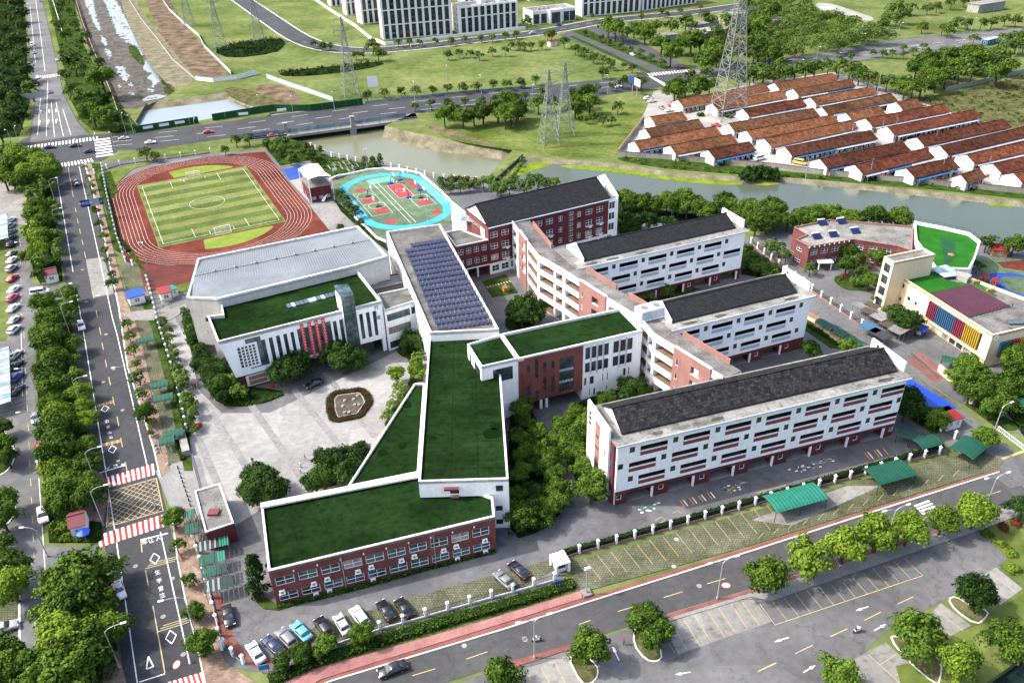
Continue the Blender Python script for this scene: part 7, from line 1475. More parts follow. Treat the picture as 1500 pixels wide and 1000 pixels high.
for x,y in Q(3,0,[(735,367),(935,434),(885,640),(995,845)])+Q(2,0,[(618,188),(665,410),(640,685),(560,258)])+Q(1,0,[(468,748),(575,925),(448,575)]):p_=G(x,y);link('manhole_cover',mhm,main,(p_.x,p_.y,ZM))
# arrows
def arrow(par,tail,tip,z,m='paint_white',w=0.16):
    a,b=G(*tail).to_2d(),G(*tip).to_2d();d=(b-a).normalized();n=Vector((-d.y,d.x));L=(b-a).length;mb=MB();q=[a-n*w/2,a+n*w/2,b-d*L*0.42+n*w/2,b-d*L*0.42+n*w*1.7,b,b-d*L*0.42-n*w*1.7,b-d*L*0.42-n*w/2]
    mb.face([(*p,z) for p in ccw(q)]);mb.build('road_arrow',m,par)
for a_,b_ in zip(Q(3,3,[(205,752),(285,942),(637,585),(668,716)]),Q(3,3,[(125,778),(350,903),(568,608),(733,680)])):arrow(lot,a_,b_,0.045)
arrow(lot,*Q(3,2,[(618,878),(582,800)]),0.045);arrow(lot,*Q(3,2,[(1005,940),(920,955)]),0.045)
for x0,y0,x1,y1 in ((58,183,58,176),(70,182,71,175),(82,181,83,174),(60,167,60,161),(72,166,72,160),(82,165,82,159)):arrow(main,(x0,y0),(x1,y1),ZM,w=0.3)
# bridge road lane lines
def dashes(par,pts,on,off,w,z,m='paint_white',name='lane_dash'):
    L=resample([G(*p).to_2d() for p in pts],1.0);k=0
    while k+on<len(L):dline(par,L[k:k+on+1][::max(1,on)],w,z,m,name);k+=on+off
ub_=[(165,208),(330,192),(532,164),(770,139),(900,127)]; 
dashes(bridge_road,ub_,8,10,0.22,ZM+0.012);dashes(bridge_road,[(x,y-7) for x,y in ub_],8,12,0.2,ZM+0.012);dashes(bridge_road,[(x,y+6) for x,y in ub_],8,12,0.2,ZM+0.012)
dashes(bridge_road,[(1020,106),(1150,92),(1316,70),(1500,48)],8,10,0.25,ZM+0.012);dashes(bridge_road,[(1020,110),(1150,97),(1316,74),(1500,51)],8,10,0.2,ZM+0.012)
bands(bridge_road,(948,108),(1010,102),(1012,105),(952,112),29,('paint_white',None),ZM+0.014,'zebra_stripe');bands(bridge_road,(950,112),(956,111),(990,126),(978,129),2,('paint_white',None),ZM+0.014,'zebra_stripe')
dashes(far_road,curve[2:11],5,8,0.2,0.045)
# bottom road
for seg in (Q(3,1,[(868,960),(992,922)]),Q(3,1,[(1160,870),(1275,830)]),Q(3,2,[(400,682),(462,660)]),Q(3,2,[(612,612),(722,578)]),Q(3,2,[(860,536),(962,505)]),Q(3,2,[(1095,462),(1195,433)]),[(1240,795),(1270,785)],[(1330,766),(1362,756)],[(1440,727),(1466,719)]):mline(bottom_road,seg,0.16,ZM,'paint_yellow','centre_dash')
for k in range(4):a_=Q(3,3,[(888+k*13,42+k*14),(968+k*16,12+k*15)]);mline(bottom_road,a_,0.45,ZM,name='zebra_bar')
c2=G(1063.5,857).to_2d();ringline(bottom_road,lambda a,b:c2+Vector((a*1.3,b)),0.6,0.14,ZM,'paint_red','speed_limit_ring');sheet('speed_limit_disc',[c2+Vector((0.7*cos(t),0.52*sin(t))) for t in [2*pi*k/16 for k in range(16)]],ZM+0.001,'paint_white',bottom_road,0.002)
for x,y in Q(3,2,[(108,765),(1052,474)])+Q(3,1,[(1148,798),(1475,760)]):p_=G(x,y);link('manhole_cover',mhm,bottom_road,(p_.x,p_.y,ZM))
mline(bottom_road,C(1300,540,5.556,[(960,800),(1111,755)]),0.3,ZM,'paint_yellow','stop_line');mline(k_road,C(1300,540,5.556,[(930,735),(1111,672)]),0.6,0.09,'paint_yellow','speed_hump')
ha,hb_,hc,hd_=[G(*p).to_2d() for p in C(1300,540,5.556,[(985,850),(1110,790),(1300,830),(1110,960)])]
for k in range(7):
    t_=k/6;dline(bottom_road,[ha.lerp(hb_,t_),hd_.lerp(hc,t_)],0.14,ZM,'paint_yellow','box_junction_line');dline(bottom_road,[ha.lerp(hd_,t_),hb_.lerp(hc,t_)],0.14,ZM+0.001,'paint_yellow','box_junction_line')
# car park bays
yl=[((50,575),(130,685)),((115,555),(195,660)),((180,540),(260,640)),((240,515),(320,615)),((300,495),(385,595)),((365,475),(450,578)),((435,465),(510,555)),((500,455),(570,540)),((550,428),(630,515)),((605,400),(690,495)),((660,380),(748,475)),((720,360),(805,455)),((775,340),(865,432)),((835,325),(930,415))]
for a_,b_ in yl:mline(lot,Q(3,3,[a_,b_]),0.09,0.045,'paint_yellow','bay_line')
mline(lot,Q(3,3,[(130,685),(930,418)]),0.13,0.046,'paint_yellow','bay_line')
for a_,b_ in (((40,935),(135,890)),((240,840),(335,795)),((430,748),(525,705)),((615,660),(705,615)),((795,572),(880,532))):mline(lot,Q(3,3,[a_,b_]),0.16,0.045,'paint_yellow','centre_dash')
for a_,b_ in (((905,680),(985,815)),((970,655),(1055,795)),((1030,635),(1115,775)),((1100,615),(1190,750)),((1160,595),(1250,730)),((1225,570),(1310,700)),((1285,560),(1380,685)),((1380,570),(1445,660)),((35,960),(55,1040)),((120,940),(150,1030)),((195,915),(245,1010)),((270,885),(325,1000)),((890,790),(920,835)),((1370,940),(1475,890))):mline(lot,Q(3,2,[a_,b_]),0.1,0.052,'paint_yellow','bay_line')
for a_,b_ in (((405,860),(560,1000)),((465,910),(543,860)),((530,970),(608,915)),((700,680),(815,770)),((745,648),(870,745)),((1005,465),(1130,560)),((975,500),(1090,590)),((560,1000),(680,970))):mline(lot,C(1150,700,3.334,[a_,b_]),0.1,0.052,'paint_yellow','bay_line')
t0,t1=Q(3,2,[(430,330),(1420,40)])
for k in range(15):
    x=t0[0]+(t1[0]-t0[0])*k/14;y=t0[1]+(t1[1]-t0[1])*k/14;mline(gb,[(x,y),(x+24,y+30)],0.08,0.128,'paint_yellow','bay_line')
for k in range(14):x=1110+k*22;y=790-k*7.1;mline(gb,[(x,y),(x+8,y-9)],0.08,0.128,'paint_yellow','bay_line')
for x,y in Q(3,2,[(928,222),(915,370)]):p_=G(x,y);link('manhole_cover',mhm,gb,(p_.x,p_.y,0.125))
# service road dashes
for y0 in range(350,980,27):
    x=29+(y0-350)*0.024 if y0<470 else 34+(y0-470)*0.046;mline(main,[(x,y0),(x+1,y0+11)],0.13,0.055,'paint_yellow','service_lane_dash')
mline(main,[(31,480),(33,580)],0.12,0.055);mline(main,[(57,700),(68,860)],0.12,0.055);mline(main,[(28,835),(29,940),(20,980)],0.3,0.06)
# yard games painted in front of the nearest classroom block
for a_,b_,n,m_ in (((932,905),(1130,850),12,('fin_red','fin_yellow','paint_white')),):
    for k in range(n):x=740+(932+(1130-932)*k/n)*0.27;y=490+(905+(850-905)*k/n)*0.27;mline(yard,[(x,y),(x+7,y+9)],0.22,0.062,m_[k%3],'game_stripe')
rr_=random.Random(9)
for cx,cy,n,ms in ((952,744,16,('canopy_teal','paint_white')),(1077,714,26,('fin_yellow','court_blue','paint_white')),(1205,678,22,('fin_yellow','paint_white','court_blue')),(1180,686,12,('fin_red','paint_white')),(1172,687,10,('paint_white','fin_red'))):
    for k in range(n):
        x=cx+rr_.uniform(-16,16);y=cy-(x-cx)*0.25+rr_.uniform(-5,5);p_=G(x,y).to_2d();sheet('game_tile',[p_+Vector((dx,dy)) for dx,dy in ((-0.3,-0.22),(0.3,-0.1),(0.25,0.25),(-0.35,0.12))],0.062,ms[k%len(ms)],yard,0.004)
for k in range(8):x=1262+k*4.5;y=664-k*1.1;mline(yard,[(x,y),(x+8,y+10)],0.22,0.062,('fin_red','fin_yellow','paint_white')[k%3],'game_stripe')
for pts in ([(1108,722),(1150,711),(1160,720),(1120,732),(1108,722)],[(960,762),(968,757),(975,761),(966,766)],[(985,752),(992,748),(999,752)]):mline(yard,pts,0.14,0.062,'paint_yellow','game_line')
# ================================================================== vehicles
def car_meshes(kind,paint):
    """profile lofted across the width; x forward, z up"""
    P={'sedan':dict(L=4.7,W=1.82,H=1.45,prof=[(-2.33,0.35),(-2.35,0.75),(-2.2,0.98),(-1.5,1.02),(1.05,0.98),(2.1,0.84),(2.33,0.62),(2.33,0.32)],cab=[(-1.75,1.0),(-1.05,1.42),(0.25,1.45),(1.1,0.97)]),
         'suv':dict(L=4.65,W=1.88,H=1.72,prof=[(-2.3,0.4),(-2.32,0.95),(-2.25,1.08),(-1.6,1.12),(1.1,1.08),(2.05,0.98),(2.3,0.75),(2.3,0.38)],cab=[(-2.15,1.1),(-1.85,1.66),(0.3,1.72),(1.15,1.07)]),
         'van':dict(L=5.2,W=1.95,H=2.1,prof=[(-2.55,0.4),(-2.58,1.1),(-2.5,1.2),(-1.6,1.2),(1.5,1.2),(2.3,1.0),(2.55,0.8),(2.55,0.38)],cab=[(-2.5,1.2),(-2.4,2.05),(1.1,2.1),(1.9,1.15)])}[kind]
    W=P['W']/2;out={}
    def loft(pr,w0,w1,z0,z1,mname,m):
        mb=MB();n=len(pr);secs=((-1,0.0),(-0.94,1),(0.94,1),(1,0.0))
        for s,full in secs:
            for x,z in pr:
                t=(z-z0)/(z1-z0);w=w0+(w1-w0)*max(0,min(1,t));mb.v.append((x*(1 if full else 0.985),s*w,z-(0 if full else 0.04 if z>z0+0.1 else -0.03)))
        for k in range(3):
            for i in range(n-1):a=k*n+i;mb.f.append((a,a+1,a+n+1,a+n));mb.i.append(0)
            a=k*n;mb.f.append((a+n-1,a,a+n,a+2*n-1));mb.i.append(0)
        mb.f+=[tuple(reversed(range(n))),tuple(range(3*n,4*n))];mb.i+=[0,0];return mb.mesh(mname,m,True)
    out['body']=loft(P['prof'],W,W*0.97,0.3,1.0,'body',paint)
    c=P['cab'];zt=c[1][1];out['roof']=loft([(c[0][0]+0.1,c[0][1]-0.05),(c[1][0],c[1][1]-0.02),(c[1][0]+0.3,zt+0.03),(c[2][0]-0.3,c[2][1]+0.03),(c[2][0],c[2][1]-0.02),(c[3][0]-0.1,c[3][1]-0.05)],W*0.93,W*0.74,c[0][1],zt,'roof',paint)
    def quad(nm,pts,m):mb=MB();mb.face(pts);mb.face([Vector(p)*0.999 for p in reversed(pts)]);return mb.mesh(nm,m)
    def lerp(a,b,t):return (a[0]+(b[0]-a[0])*t,a[1]+(b[1]-a[1])*t)
    f0,f1=lerp(c[3],c[2],0.12),lerp(c[3],c[2],0.86);o=0.03
    out['windscreen']=quad('windscreen',[(f0[0]+o,-W*0.82,f0[1]+o),(f0[0]+o,W*0.82,f0[1]+o),(f1[0]+o,W*0.68,f1[1]+o),(f1[0]+o,-W*0.68,f1[1]+o)],'glass')
    r0,r1=lerp(c[0],c[1],0.15),lerp(c[0],c[1],0.85)
    out['rear_window']=quad('rear_window',[(r0[0]-0.01,W*0.8,r0[1]+o),(r0[0]-0.01,-W*0.8,r0[1]+o),(r1[0]-o,-W*0.67,r1[1]+o),(r1[0]-o,W*0.67,r1[1]+o)],'glass')
    for s in (-1,1):
        zb=c[0][1]+0.06;zt2=zt-0.1;q=[(c[0][0]+0.35,s*W*0.925,zb),(c[3][0]-0.3,s*W*0.925,zb),(c[2][0]-0.05,s*W*0.775,zt2),(c[1][0]+0.12,s*W*0.775,zt2)]
        out['side_window%d' % s]=quad('side_window',q if s<0 else q[::-1],'glass')
    if kind != 'van':out['sunroof']=quad('sunroof',[(c[1][0]+0.5,-W*0.5,zt+0.036),(c[2][0]-0.35,-W*0.5,zt+0.036),(c[2][0]-0.35,W*0.5,zt+0.036),(c[1][0]+0.5,W*0.5,zt+0.036)],'glass')
    return out,P
_wm=MB();_wm.cyl(0,0,-0.11,0.11,0.32,n=14);WHEEL=_wm.mesh('wheel','tyre');_rm=MB();_rm.cyl(0,0,-0.118,0.118,0.2,n=10);RIM=_rm.mesh('rim','rim')
_lm=MB();_lm.box(-0.04,0.04,-0.2,0.2,-0.07,0.07);HEAD=_lm.mesh('headlight','lamp_white');TAIL=_lm.mesh('tail_light','lamp_red')
_mm=MB();_mm.box(-0.08,0.08,-0.1,0.1,-0.06,0.06)
CCACHE={}
def car(rear,front,paint,kind,label,group,zr=0.07,world=False,black_top=False):
    a=Vector(rear) if world else G(*rear);b=Vector(front) if world else G(*front);d=(b-a).to_2d();c=(a+b)/2;key=(paint,kind)
    if key not in CCACHE:CCACHE[key]=car_meshes(kind,'paint_car_'+paint.replace(' ','_'))
    ms,P=CCACHE[key];t=thing('car' if kind != 'van' else 'van',label,'car' if kind != 'van' else 'van',(c.x,c.y,zr),atan2(d.y,d.x),group)
    for n,me in ms.items():
        if n == 'sunroof' and paint not in ('white','silver','light blue','grey'):continue
        link(n.rstrip('-1'),me,t)
    for x in (-P['L']*0.29,P['L']*0.3):
        for s in (-1,1):w=link('wheel',WHEEL,t,(x,s*(P['W']/2-0.09),0.32));w.rotation_euler=(pi/2,0,0);link('rim',RIM,w)
    for s in (-1,1):
        link('headlight',HEAD,t,(P['L']/2-0.05,s*P['W']*0.36,0.72));link('tail_light',TAIL,t,(-P['L']/2+0.02,s*P['W']*0.37,0.85 if kind == 'sedan' else 1.0))
    return t
def q1(r,c,x,y):return Q(r,c,[(x,y)])[0]
def cpair(r,c,cx,cy,dx,dy):p=q1(r,c,cx-dx/2,cy-dy/2);q=q1(r,c,cx+dx/2,cy+dy/2);return p,q
g_ = 'cars parked behind the bottom hedge'
for (x,y,dx,dy,pt,kd,lb) in ((22,850,70,110,'white','sedan','white sedan at the left end of the parked row on red paving'),(115,810,90,85,'dark blue','sedan','black-blue sedan, second of the parked row from the left'),(188,772,80,85,'grey','suv','grey car with dark sunroof, third of the parked row'),(268,735,80,85,'light blue','sedan','light blue taxi with dark roof, fourth of the parked row'),(390,712,60,85,'black','suv','black car half hidden by the hedge tree, fifth of the parked row'),
                               (490,698,65,110,'silver','sedan','silver-purple sedan just left of the white one in the parked row'),(583,655,70,95,'white','suv','white off-roader with roof rack in the parked row'),(725,620,65,100,'black','sedan','left one of the two black cars parked right of the white off-roader'),(825,608,75,105,'black','sedan','right one of the two black cars parked right of the white off-roader'),(1367,455,75,70,'grey','sedan','dark grey sedan parked alone near the fence kiosk, left of two'),(1445,402,75,70,'black','sedan','black sedan parked near the fence kiosk, right of two')):
    p_,q_=cpair(3,1,x,y,dx,dy);car(q_,p_,pt,kd,lb,g_,0.09)
car(*cpair(3,0,1243,650,28,105),'black','sedan','black car parked along the school fence below the green awnings',g_,0.08)
g_ = 'cars on the roads'
car(*cpair(3,1,760,938,-150,55),'black','sedan','dark sedan driving on the bottom road at the bottom edge',g_,0.05)
car(*cpair(3,0,652,508,30,100),'white','sedan','white car with black glass roof at the left line of the main road',g_,0.05);car(*cpair(1,0,445,890,12,52),'white','suv','white car stopped at the left line near the upper road lamps',g_,0.05)
car(*cpair(1,0,418,113,10,38),'black','suv','dark car driving on the main road beside the blue gantry sign',g_,0.05)
for (x,y,dx,dy,pt,lb) in ((272,806,65,-8,'black','black car in the intersection, left of three'),(410,798,65,-8,'black','black car in the intersection, middle of three'),(488,828,65,-8,'dark blue','dark car in the intersection, right of three'),(818,780,65,-8,'white','white car on the bridge road just right of the intersection'),(1132,723,62,-8,'red','red car on the bridge road left of the bridge pillars'),(1478,741,62,-8,'red','red car on the bridge approach above the track'),(672,758,60,-8,'silver','silver car turning off the bridge road at the intersection'),(272,505,6,22,'purple','purple-red car on the far road above the intersection'),(218,12,5,16,'purple','tiny dark car at the top end of the far road'),(207,425,8,24,'white','white car parked on the left of the far road'),(212,462,8,24,'grey','grey car parked behind the white one on the far road'),(186,292,8,24,'grey','grey car beside the white truck on the far road'),(312,330,6,20,'silver','silver car on the right edge of the far road')):
    car(*cpair(0,0,x,y,dx,dy),pt,'sedan',lb,g_,0.06)
car(*cpair(0,0,176,250,8,40),'white','van','white truck parked on the left of the far road',g_,0.05)
for (x,y,dx,dy,pt,kd,lb) in ((1350,356,40,-8,'blue','sedan','blue car, left of two blue cars right of the pylon'),(1425,346,40,-8,'blue','sedan','blue car, right of two blue cars right of the pylon'),(965,370,40,4,'black','sedan','dark car waiting at the link road junction'),(690,302,24,14,'white','sedan','white car on the link road'),(1300,365,36,-6,'silver','sedan','silver car behind the largest pylon on the right road'),(290,142,40,-6,'dark blue','sedan','dark car on the far road before the clubhouse'),(148,185,40,-6,'silver','sedan','silver car on the far road left of the clubhouse'),(615,478,36,-6,'white','sedan','white car on the bridge road near the blue sign')):
    car(*cpair(0,2,x,y,dx,dy),pt,kd,lb,g_,0.06)
for (x,y,dx,dy,pt,kd,lb) in ((15,356,40,-7,'blue','sedan','leftmost blue car on the right road above the village'),(92,346,40,-7,'dark blue','sedan','dark blue car on the right road above the village'),(197,332,50,-8,'white','van','white van on the right road above the village'),(502,291,42,-8,'white','sedan','lone white car on the right road further right'),(190,362,42,-8,'silver','sedan','silver car on the near lane below the white van')):car(*cpair(0,3,x,y,dx,dy),pt,kd,lb,g_,0.06)
g_ = 'cars parked in the village'
for (x,y,dx,dy,pt,kd,lb) in ((775,542,40,-6,'white','suv','white car, left one parked at the village entrance'),(795,556,40,-6,'white','sedan','white car, right one parked at the village entrance'),(905,582,36,14,'red','sedan','red car parked at the village entrance'),(888,606,36,-6,'white','sedan','white car parked below the red car at the village entrance'),(1145,686,40,6,'red','sedan','red car parked in the village below the largest pylon'),(850,592,30,16,'grey','sedan','grey car parked left of the red car at the village entrance')):car(*cpair(0,2,x,y,dx,dy),pt,kd,lb,g_,0.06)
for (x,y,dx,dy,pt,kd,lb) in ((265,892,44,10,'yellow','van','yellow van parked beside the village wall'),(45,868,60,-14,'white','van','white truck parked between the riverside village houses'),(1310,960,40,4,'red','sedan','red car at the right end of the village by the wall')):car(*cpair(0,3,x,y,dx,dy),pt,kd,lb,g_,0.06)
car(*cpair(2,1,335,278,-70,30),'black','sedan','black car parked in front of the assembly hall on the plaza','cars on the plaza',0.12)
g_ = 'cars parked along the service road';k=0
cols=['white','silver','grey','black','dark blue','grey','white','silver','red','white','pink','white','silver','white','silver','black','blue','dark blue']
spots=C(0,230,4,[(66,378),(66,412),(70,448),(70,484),(72,520),(72,575),(76,612),(72,662),(76,720),(86,785),(78,835),(82,895),(88,965)]) + C(0,470,4,[(88,62),(96,210),(100,270),(102,340),(106,415)])
for k,(x,y) in enumerate(spots):
    p_=G(x,y);d=Vector((0.05,1.0,0))*2.2;car(p_-d,p_+d,cols[k],'suv' if k%3==1 else 'sedan','%s car in the row along the left service road, %s from the top' % (cols[k],ordw(k)),g_,0.06,True)
for r,f,pt,kd,lb in (((-2,872),(16,866),'white','sedan','white car on grass blocks at the left edge, upper of two'),((-2,926),(15,920),'silver','sedan','silver car on grass blocks at the left edge, lower of two'),((62,745),(67,772),'white','suv','white car parked beside the lower guard hut shrub'),((56,652),(62,672),'red','sedan','red car parked under the median trees'),((60,675),(64,696),'silver','sedan','silver car parked below the red car under the median trees'),((52,608),(54,622),'grey','sedan','grey car parked under the median trees above the red one'),((53,432),(66,430),'white','van','white van turning in at the upper median opening')):car(r,f,pt,kd,lb,g_,0.07)
def bike(px,py,ang,lab):
    p_=G(px,py);t=thing('motor_scooter',lab,'scooter',(p_.x,p_.y,0.05),radians(ang),'motor scooters')
    for x in (-0.6,0.6):mb=MB();mb.cyl(0,0,-0.05,0.05,0.26,n=12);w=mb.build('wheel','tyre',t,(x,0,0.26));w.rotation_euler=(pi/2,0,0)
    mb=MB();mb.box(-0.6,0.05,-0.16,0.16,0.35,0.75);mb.box(0.05,0.45,-0.14,0.14,0.3,0.42);mb.box(0.42,0.55,-0.16,0.16,0.35,1.0);mb.build('body','paint_car_white',t);mb=MB();mb.box(-0.55,0.1,-0.15,0.15,0.752,0.85);mb.build('seat','black_metal',t);mb=MB();mb.bar((0.45,-0.32,1.05),(0.45,0.32,1.05),0.05);mb.build('handlebar','black_metal',t)
bike(*q1(3,2,170,772),15,'motor scooter with rider on the bottom road beside the lamp post');bike(*q1(3,3,575,722),20,'motor scooter with rider crossing the car park lane')

# ================================================================== people: one continuous skinned figure per pose
def person_mesh(seed,top,low):
    rs=random.Random(seed);st=rs.uniform(0.1,0.24)
    J=[((0,0,0.92),.14),((0,0,1.12),.13),((0,0.0,1.38),.15),((0,0,1.5),.055),((0.01,0,1.62),.09),((0.01,0,1.74),.075),
         ((0,.1,.88),.09),((st,.1,.48),.062),((st*0.6,.1,.06),.045),((st*0.6+0.16,.1,.03),.035),((0,-.1,.88),.09),((-st*0.5,-.1,.48),.062),((-st,-.1,.06),.045),((-st+0.15,-.1,.03),.035),
         ((0,.19,1.38),.06),((-.05,.24,1.1),.045),((.08,.24,.88),.034),((.1,.24,.78),.03),((0,-.19,1.38),.06),((.05,-.24,1.1),.045),((.16,-.24,.9),.034),((.19,-.24,.8),.03)]
    E=[(0,1),(1,2),(2,3),(3,4),(4,5),(0,6),(6,7),(7,8),(8,9),(0,10),(10,11),(11,12),(12,13),(2,14),(14,15),(15,16),(16,17),(2,18),(18,19),(19,20),(20,21)]
    me=bpy.data.meshes.new('person');me.from_pydata([j[0] for j in J],E,[]);o=bpy.data.objects.new('person',me);COL.objects.link(o)
    sk=o.modifiers.new('skin','SKIN');sk.use_smooth_shade=True
    for i,v in enumerate(me.skin_vertices[0].data):v.radius=(J[i][1],J[i][1]);v.use_root=(i==0)
    ss=o.modifiers.new('sub','SUBSURF');ss.levels=1;ss.render_levels=1
    bpy.context.view_layer.update();out=bpy.data.meshes.new_from_object(o.evaluated_get(bpy.context.evaluated_depsgraph_get()));bpy.data.objects.remove(o)
    out.materials.clear()
    for m in (top,low,'skin','black_metal'):out.materials.append(MATS[m])
    for p in out.polygons:
        z=p.center.z;y=abs(p.center.y);p.material_index=3 if z>1.66 or z<0.07 else 2 if z>1.47 or (y>0.2 and z<1.1) else 0 if z>0.95 else 1
    out.name = 'person';return out
PM=[person_mesh(1,'paint_car_white','paint_car_dark_blue'),person_mesh(2,'paint_car_black','paint_car_grey'),person_mesh(3,'paint_car_red','paint_car_black')]
for i,(px,py,k,a,lab) in enumerate(((*q1(2,0,1370,700),1,40,'person in dark clothes walking alone on the plaza near the gatehouse trees'),(*q1(2,1,287,682),1,20,'person in dark clothes walking on the lower plaza, uppermost of the group'),(*q1(2,1,264,722),0,60,'person in white top on the lower plaza, middle of the group'),(*q1(2,1,262,752),0,190,'person in white top on the lower plaza, lowest of the group'),(*q1(2,1,348,715),1,250,'person in dark clothes beside the lower plaza trees'),(*q1(2,1,5,700),1,120,'person in dark clothes crossing the paved bands of the plaza'),
        (*q1(2,0,1050,295),2,80,'person in red top on the lane left of the hall, left of two'),(*q1(2,0,1064,293),2,100,'person in red top on the lane left of the hall, right of two'),(*q1(3,0,372,368),1,30,'person in dark clothes at the lower median opening, left of three'),(*q1(3,0,400,366),0,200,'person in white top at the lower median opening, middle of three'),(*q1(3,0,445,362),1,90,'person in dark clothes at the lower median opening, right of three'),(*q1(3,0,990,330),2,90,'person in red top under the pavement tree beside the rumble strip'),(*q1(3,2,642,792),2,10,'attendant in red at the car park entrance'))):
    p_=G(px,py);link('person',PM[k],None,(p_.x,p_.y,0.1),radians(a),lab,'person','people on foot')
for lab,px,a,z in (('rider in white top sitting on the scooter on the bottom road',q1(3,2,170,772),15,-0.35),('rider in white top sitting on the scooter in the car park',q1(3,3,575,722),20,-0.35)):
    p_=G(*px);link('person',PM[0],None,(p_.x,p_.y,0.08),radians(a),lab,'person','people on foot').scale=(1,1,0.86)

# ================================================================== lamps
def lamp(px,py,h,ang,label,arms=1,reach=2.4,group='street lamps'):
    p_=G(px,py);t=thing('street_lamp',label,'street lamp',(p_.x,p_.y,0.05),ang,group)
    mb=MB();mb.cyl(0,0,0,h-0.8,0.13,0.075,8);mb.cyl(0,0,0,0.5,0.2,n=8);mb.build('pole','pole_grey',t)
    for s in ([1] if arms==1 else [1,-1]):
        mb=MB();pts=[(0,0,h-0.85),(s*reach*0.2,0,h-0.35),(s*reach*0.55,0,h-0.05),(s*reach,0,h)]
        for a,b in zip(pts,pts[1:]):mb.bar(a,b,0.09)
        ar=mb.build('arm','pole_grey',t);mb=MB();mb.box(s*reach-0.1*s if s>0 else s*reach-0.75,s*reach+0.75 if s>0 else s*reach+0.1,-0.16,0.16,h-0.04,h+0.1);mb.build('lamp_head','frame_white',ar)
for i,(x,y) in enumerate(((176,978),(152,770),(143,712),(123,604),(103,490),(102,462),(82,298),(88,345))):lamp(x,y,9.5,radians(20),'curved street lamp at the left kerb of the main road, %s from the bottom' % ordw(i),1,2.6,'lamps left of the main road')
for i,(x,y) in enumerate(((286,925),(228,742),(203,580),(176,472),(138,300))):lamp(x,y,9.0,radians(200),'street lamp at the right kerb of the main road, %s from the bottom' % ordw(i),1,3.0,'lamps right of the main road')
for i,(x,y) in enumerate(((783,963.5),(1050.5,877),(1296,800),(1440,752))):lamp(x,y,9.5,radians(17),'twin armed lamp between bottom road and car park, %s from the left' % ordw(i),2,2.2,'twin armed lamps of the bottom road')
for i,(x,y) in enumerate(((1455,634),(55,575),(60,640),(47,385),(70,815),(20,1005))):lamp(x,y,7.5,radians((20,200,200,200,180,150)[i]),('single lamp beside the kindergarten road tree','lamp over the service road behind the median, upper of two','lamp over the service road behind the median, lower of two','lamp beside the upper guard hut','lamp at the lower median opening','lamp in the bottom left corner')[i],1,2.0)
for i,(x,y) in enumerate(((20,218),(30,216),(120,232),(146,228),(170,222),(185,196),(196,196),(290,205),(382,165),(430,170),(490,160),(608,148),(655,120),(705,138),(577,85),(604,92),(780,150),(890,138))):lamp(x,y,9,radians(100 if i%2 else 280),'thin lamp along the bridge road and intersection, %s from the left' % ordw(i),1,1.8,'lamps along the bridge road')
for i,(x,y) in enumerate(((1195,92),(1140,82),(1260,72),(1315,55),(1422,48),(1170,112))):lamp(x,y,9,radians(280),'thin lamp along the right road, %s from the left' % ordw((1,0,2,3,4,5)[i]),1,1.8,'lamps on the right road')
# floodlights of the sports ground and yard poles
for i,(x,y) in enumerate(((216,390),(538,248),(582,298),(627,325))):
    p_=G(x,y);t=thing('floodlight_mast','slim floodlight mast at the sports ground, %s from the left' % ordw(i),'floodlight',(p_.x,p_.y,0.1),0,'sports ground masts');mb=MB();mb.cyl(0,0,0,8,0.12,0.07,8);mb.build('pole','pole_grey',t);mb=MB();mb.box(-0.7,0.7,-0.05,0.05,7.8,7.9);mb.build('crossbar','pole_grey',t)
    for s in (-0.5,0.5):mb=MB();mb.box(s-0.2,s+0.2,-0.25,0.05,7.9,8.3);mb.build('lamp_head','frame_white',t)
for i,pts in enumerate([(0,-30.6,-1),(0,30.6,1)]):
    c_=tw(pts[0],pts[1]);t=thing('football_goal',('white football goal at the near end of the striped pitch','white football goal at the far end of the striped pitch')[i],'goal',(c_.x,c_.y,0.12),atan2(TU.y,TU.x),'football goals');s=pts[2]
    mb=MB();mb.bar((-2.6,0,0),(-2.6,0,2.2),0.16);mb.bar((2.6,0,0),(2.6,0,2.2),0.16);mb.bar((-2.6,0,2.2),(2.6,0,2.2),0.16);mb.build('frame','frame_white',t);mb=MB()
    for x in (-2.6,2.6):mb.bar((x,0,2.2),(x,s*1.6,0.05),0.08)
    mb.bar((-2.6,s*1.6,0.05),(2.6,s*1.6,0.05),0.08);mb.build('stay','frame_white',t)
    mb=MB();[mb.bar((x,0,2.2),(x,s*1.6,0.05),0.025) for x in [-2.4+0.4*k for k in range(13)]];[mb.bar((-2.6,s*1.6*k/5,2.2-2.15*k/5),(2.6,s*1.6*k/5,2.2-2.15*k/5),0.025) for k in range(1,5)];mb.build('net','frame_white',t)
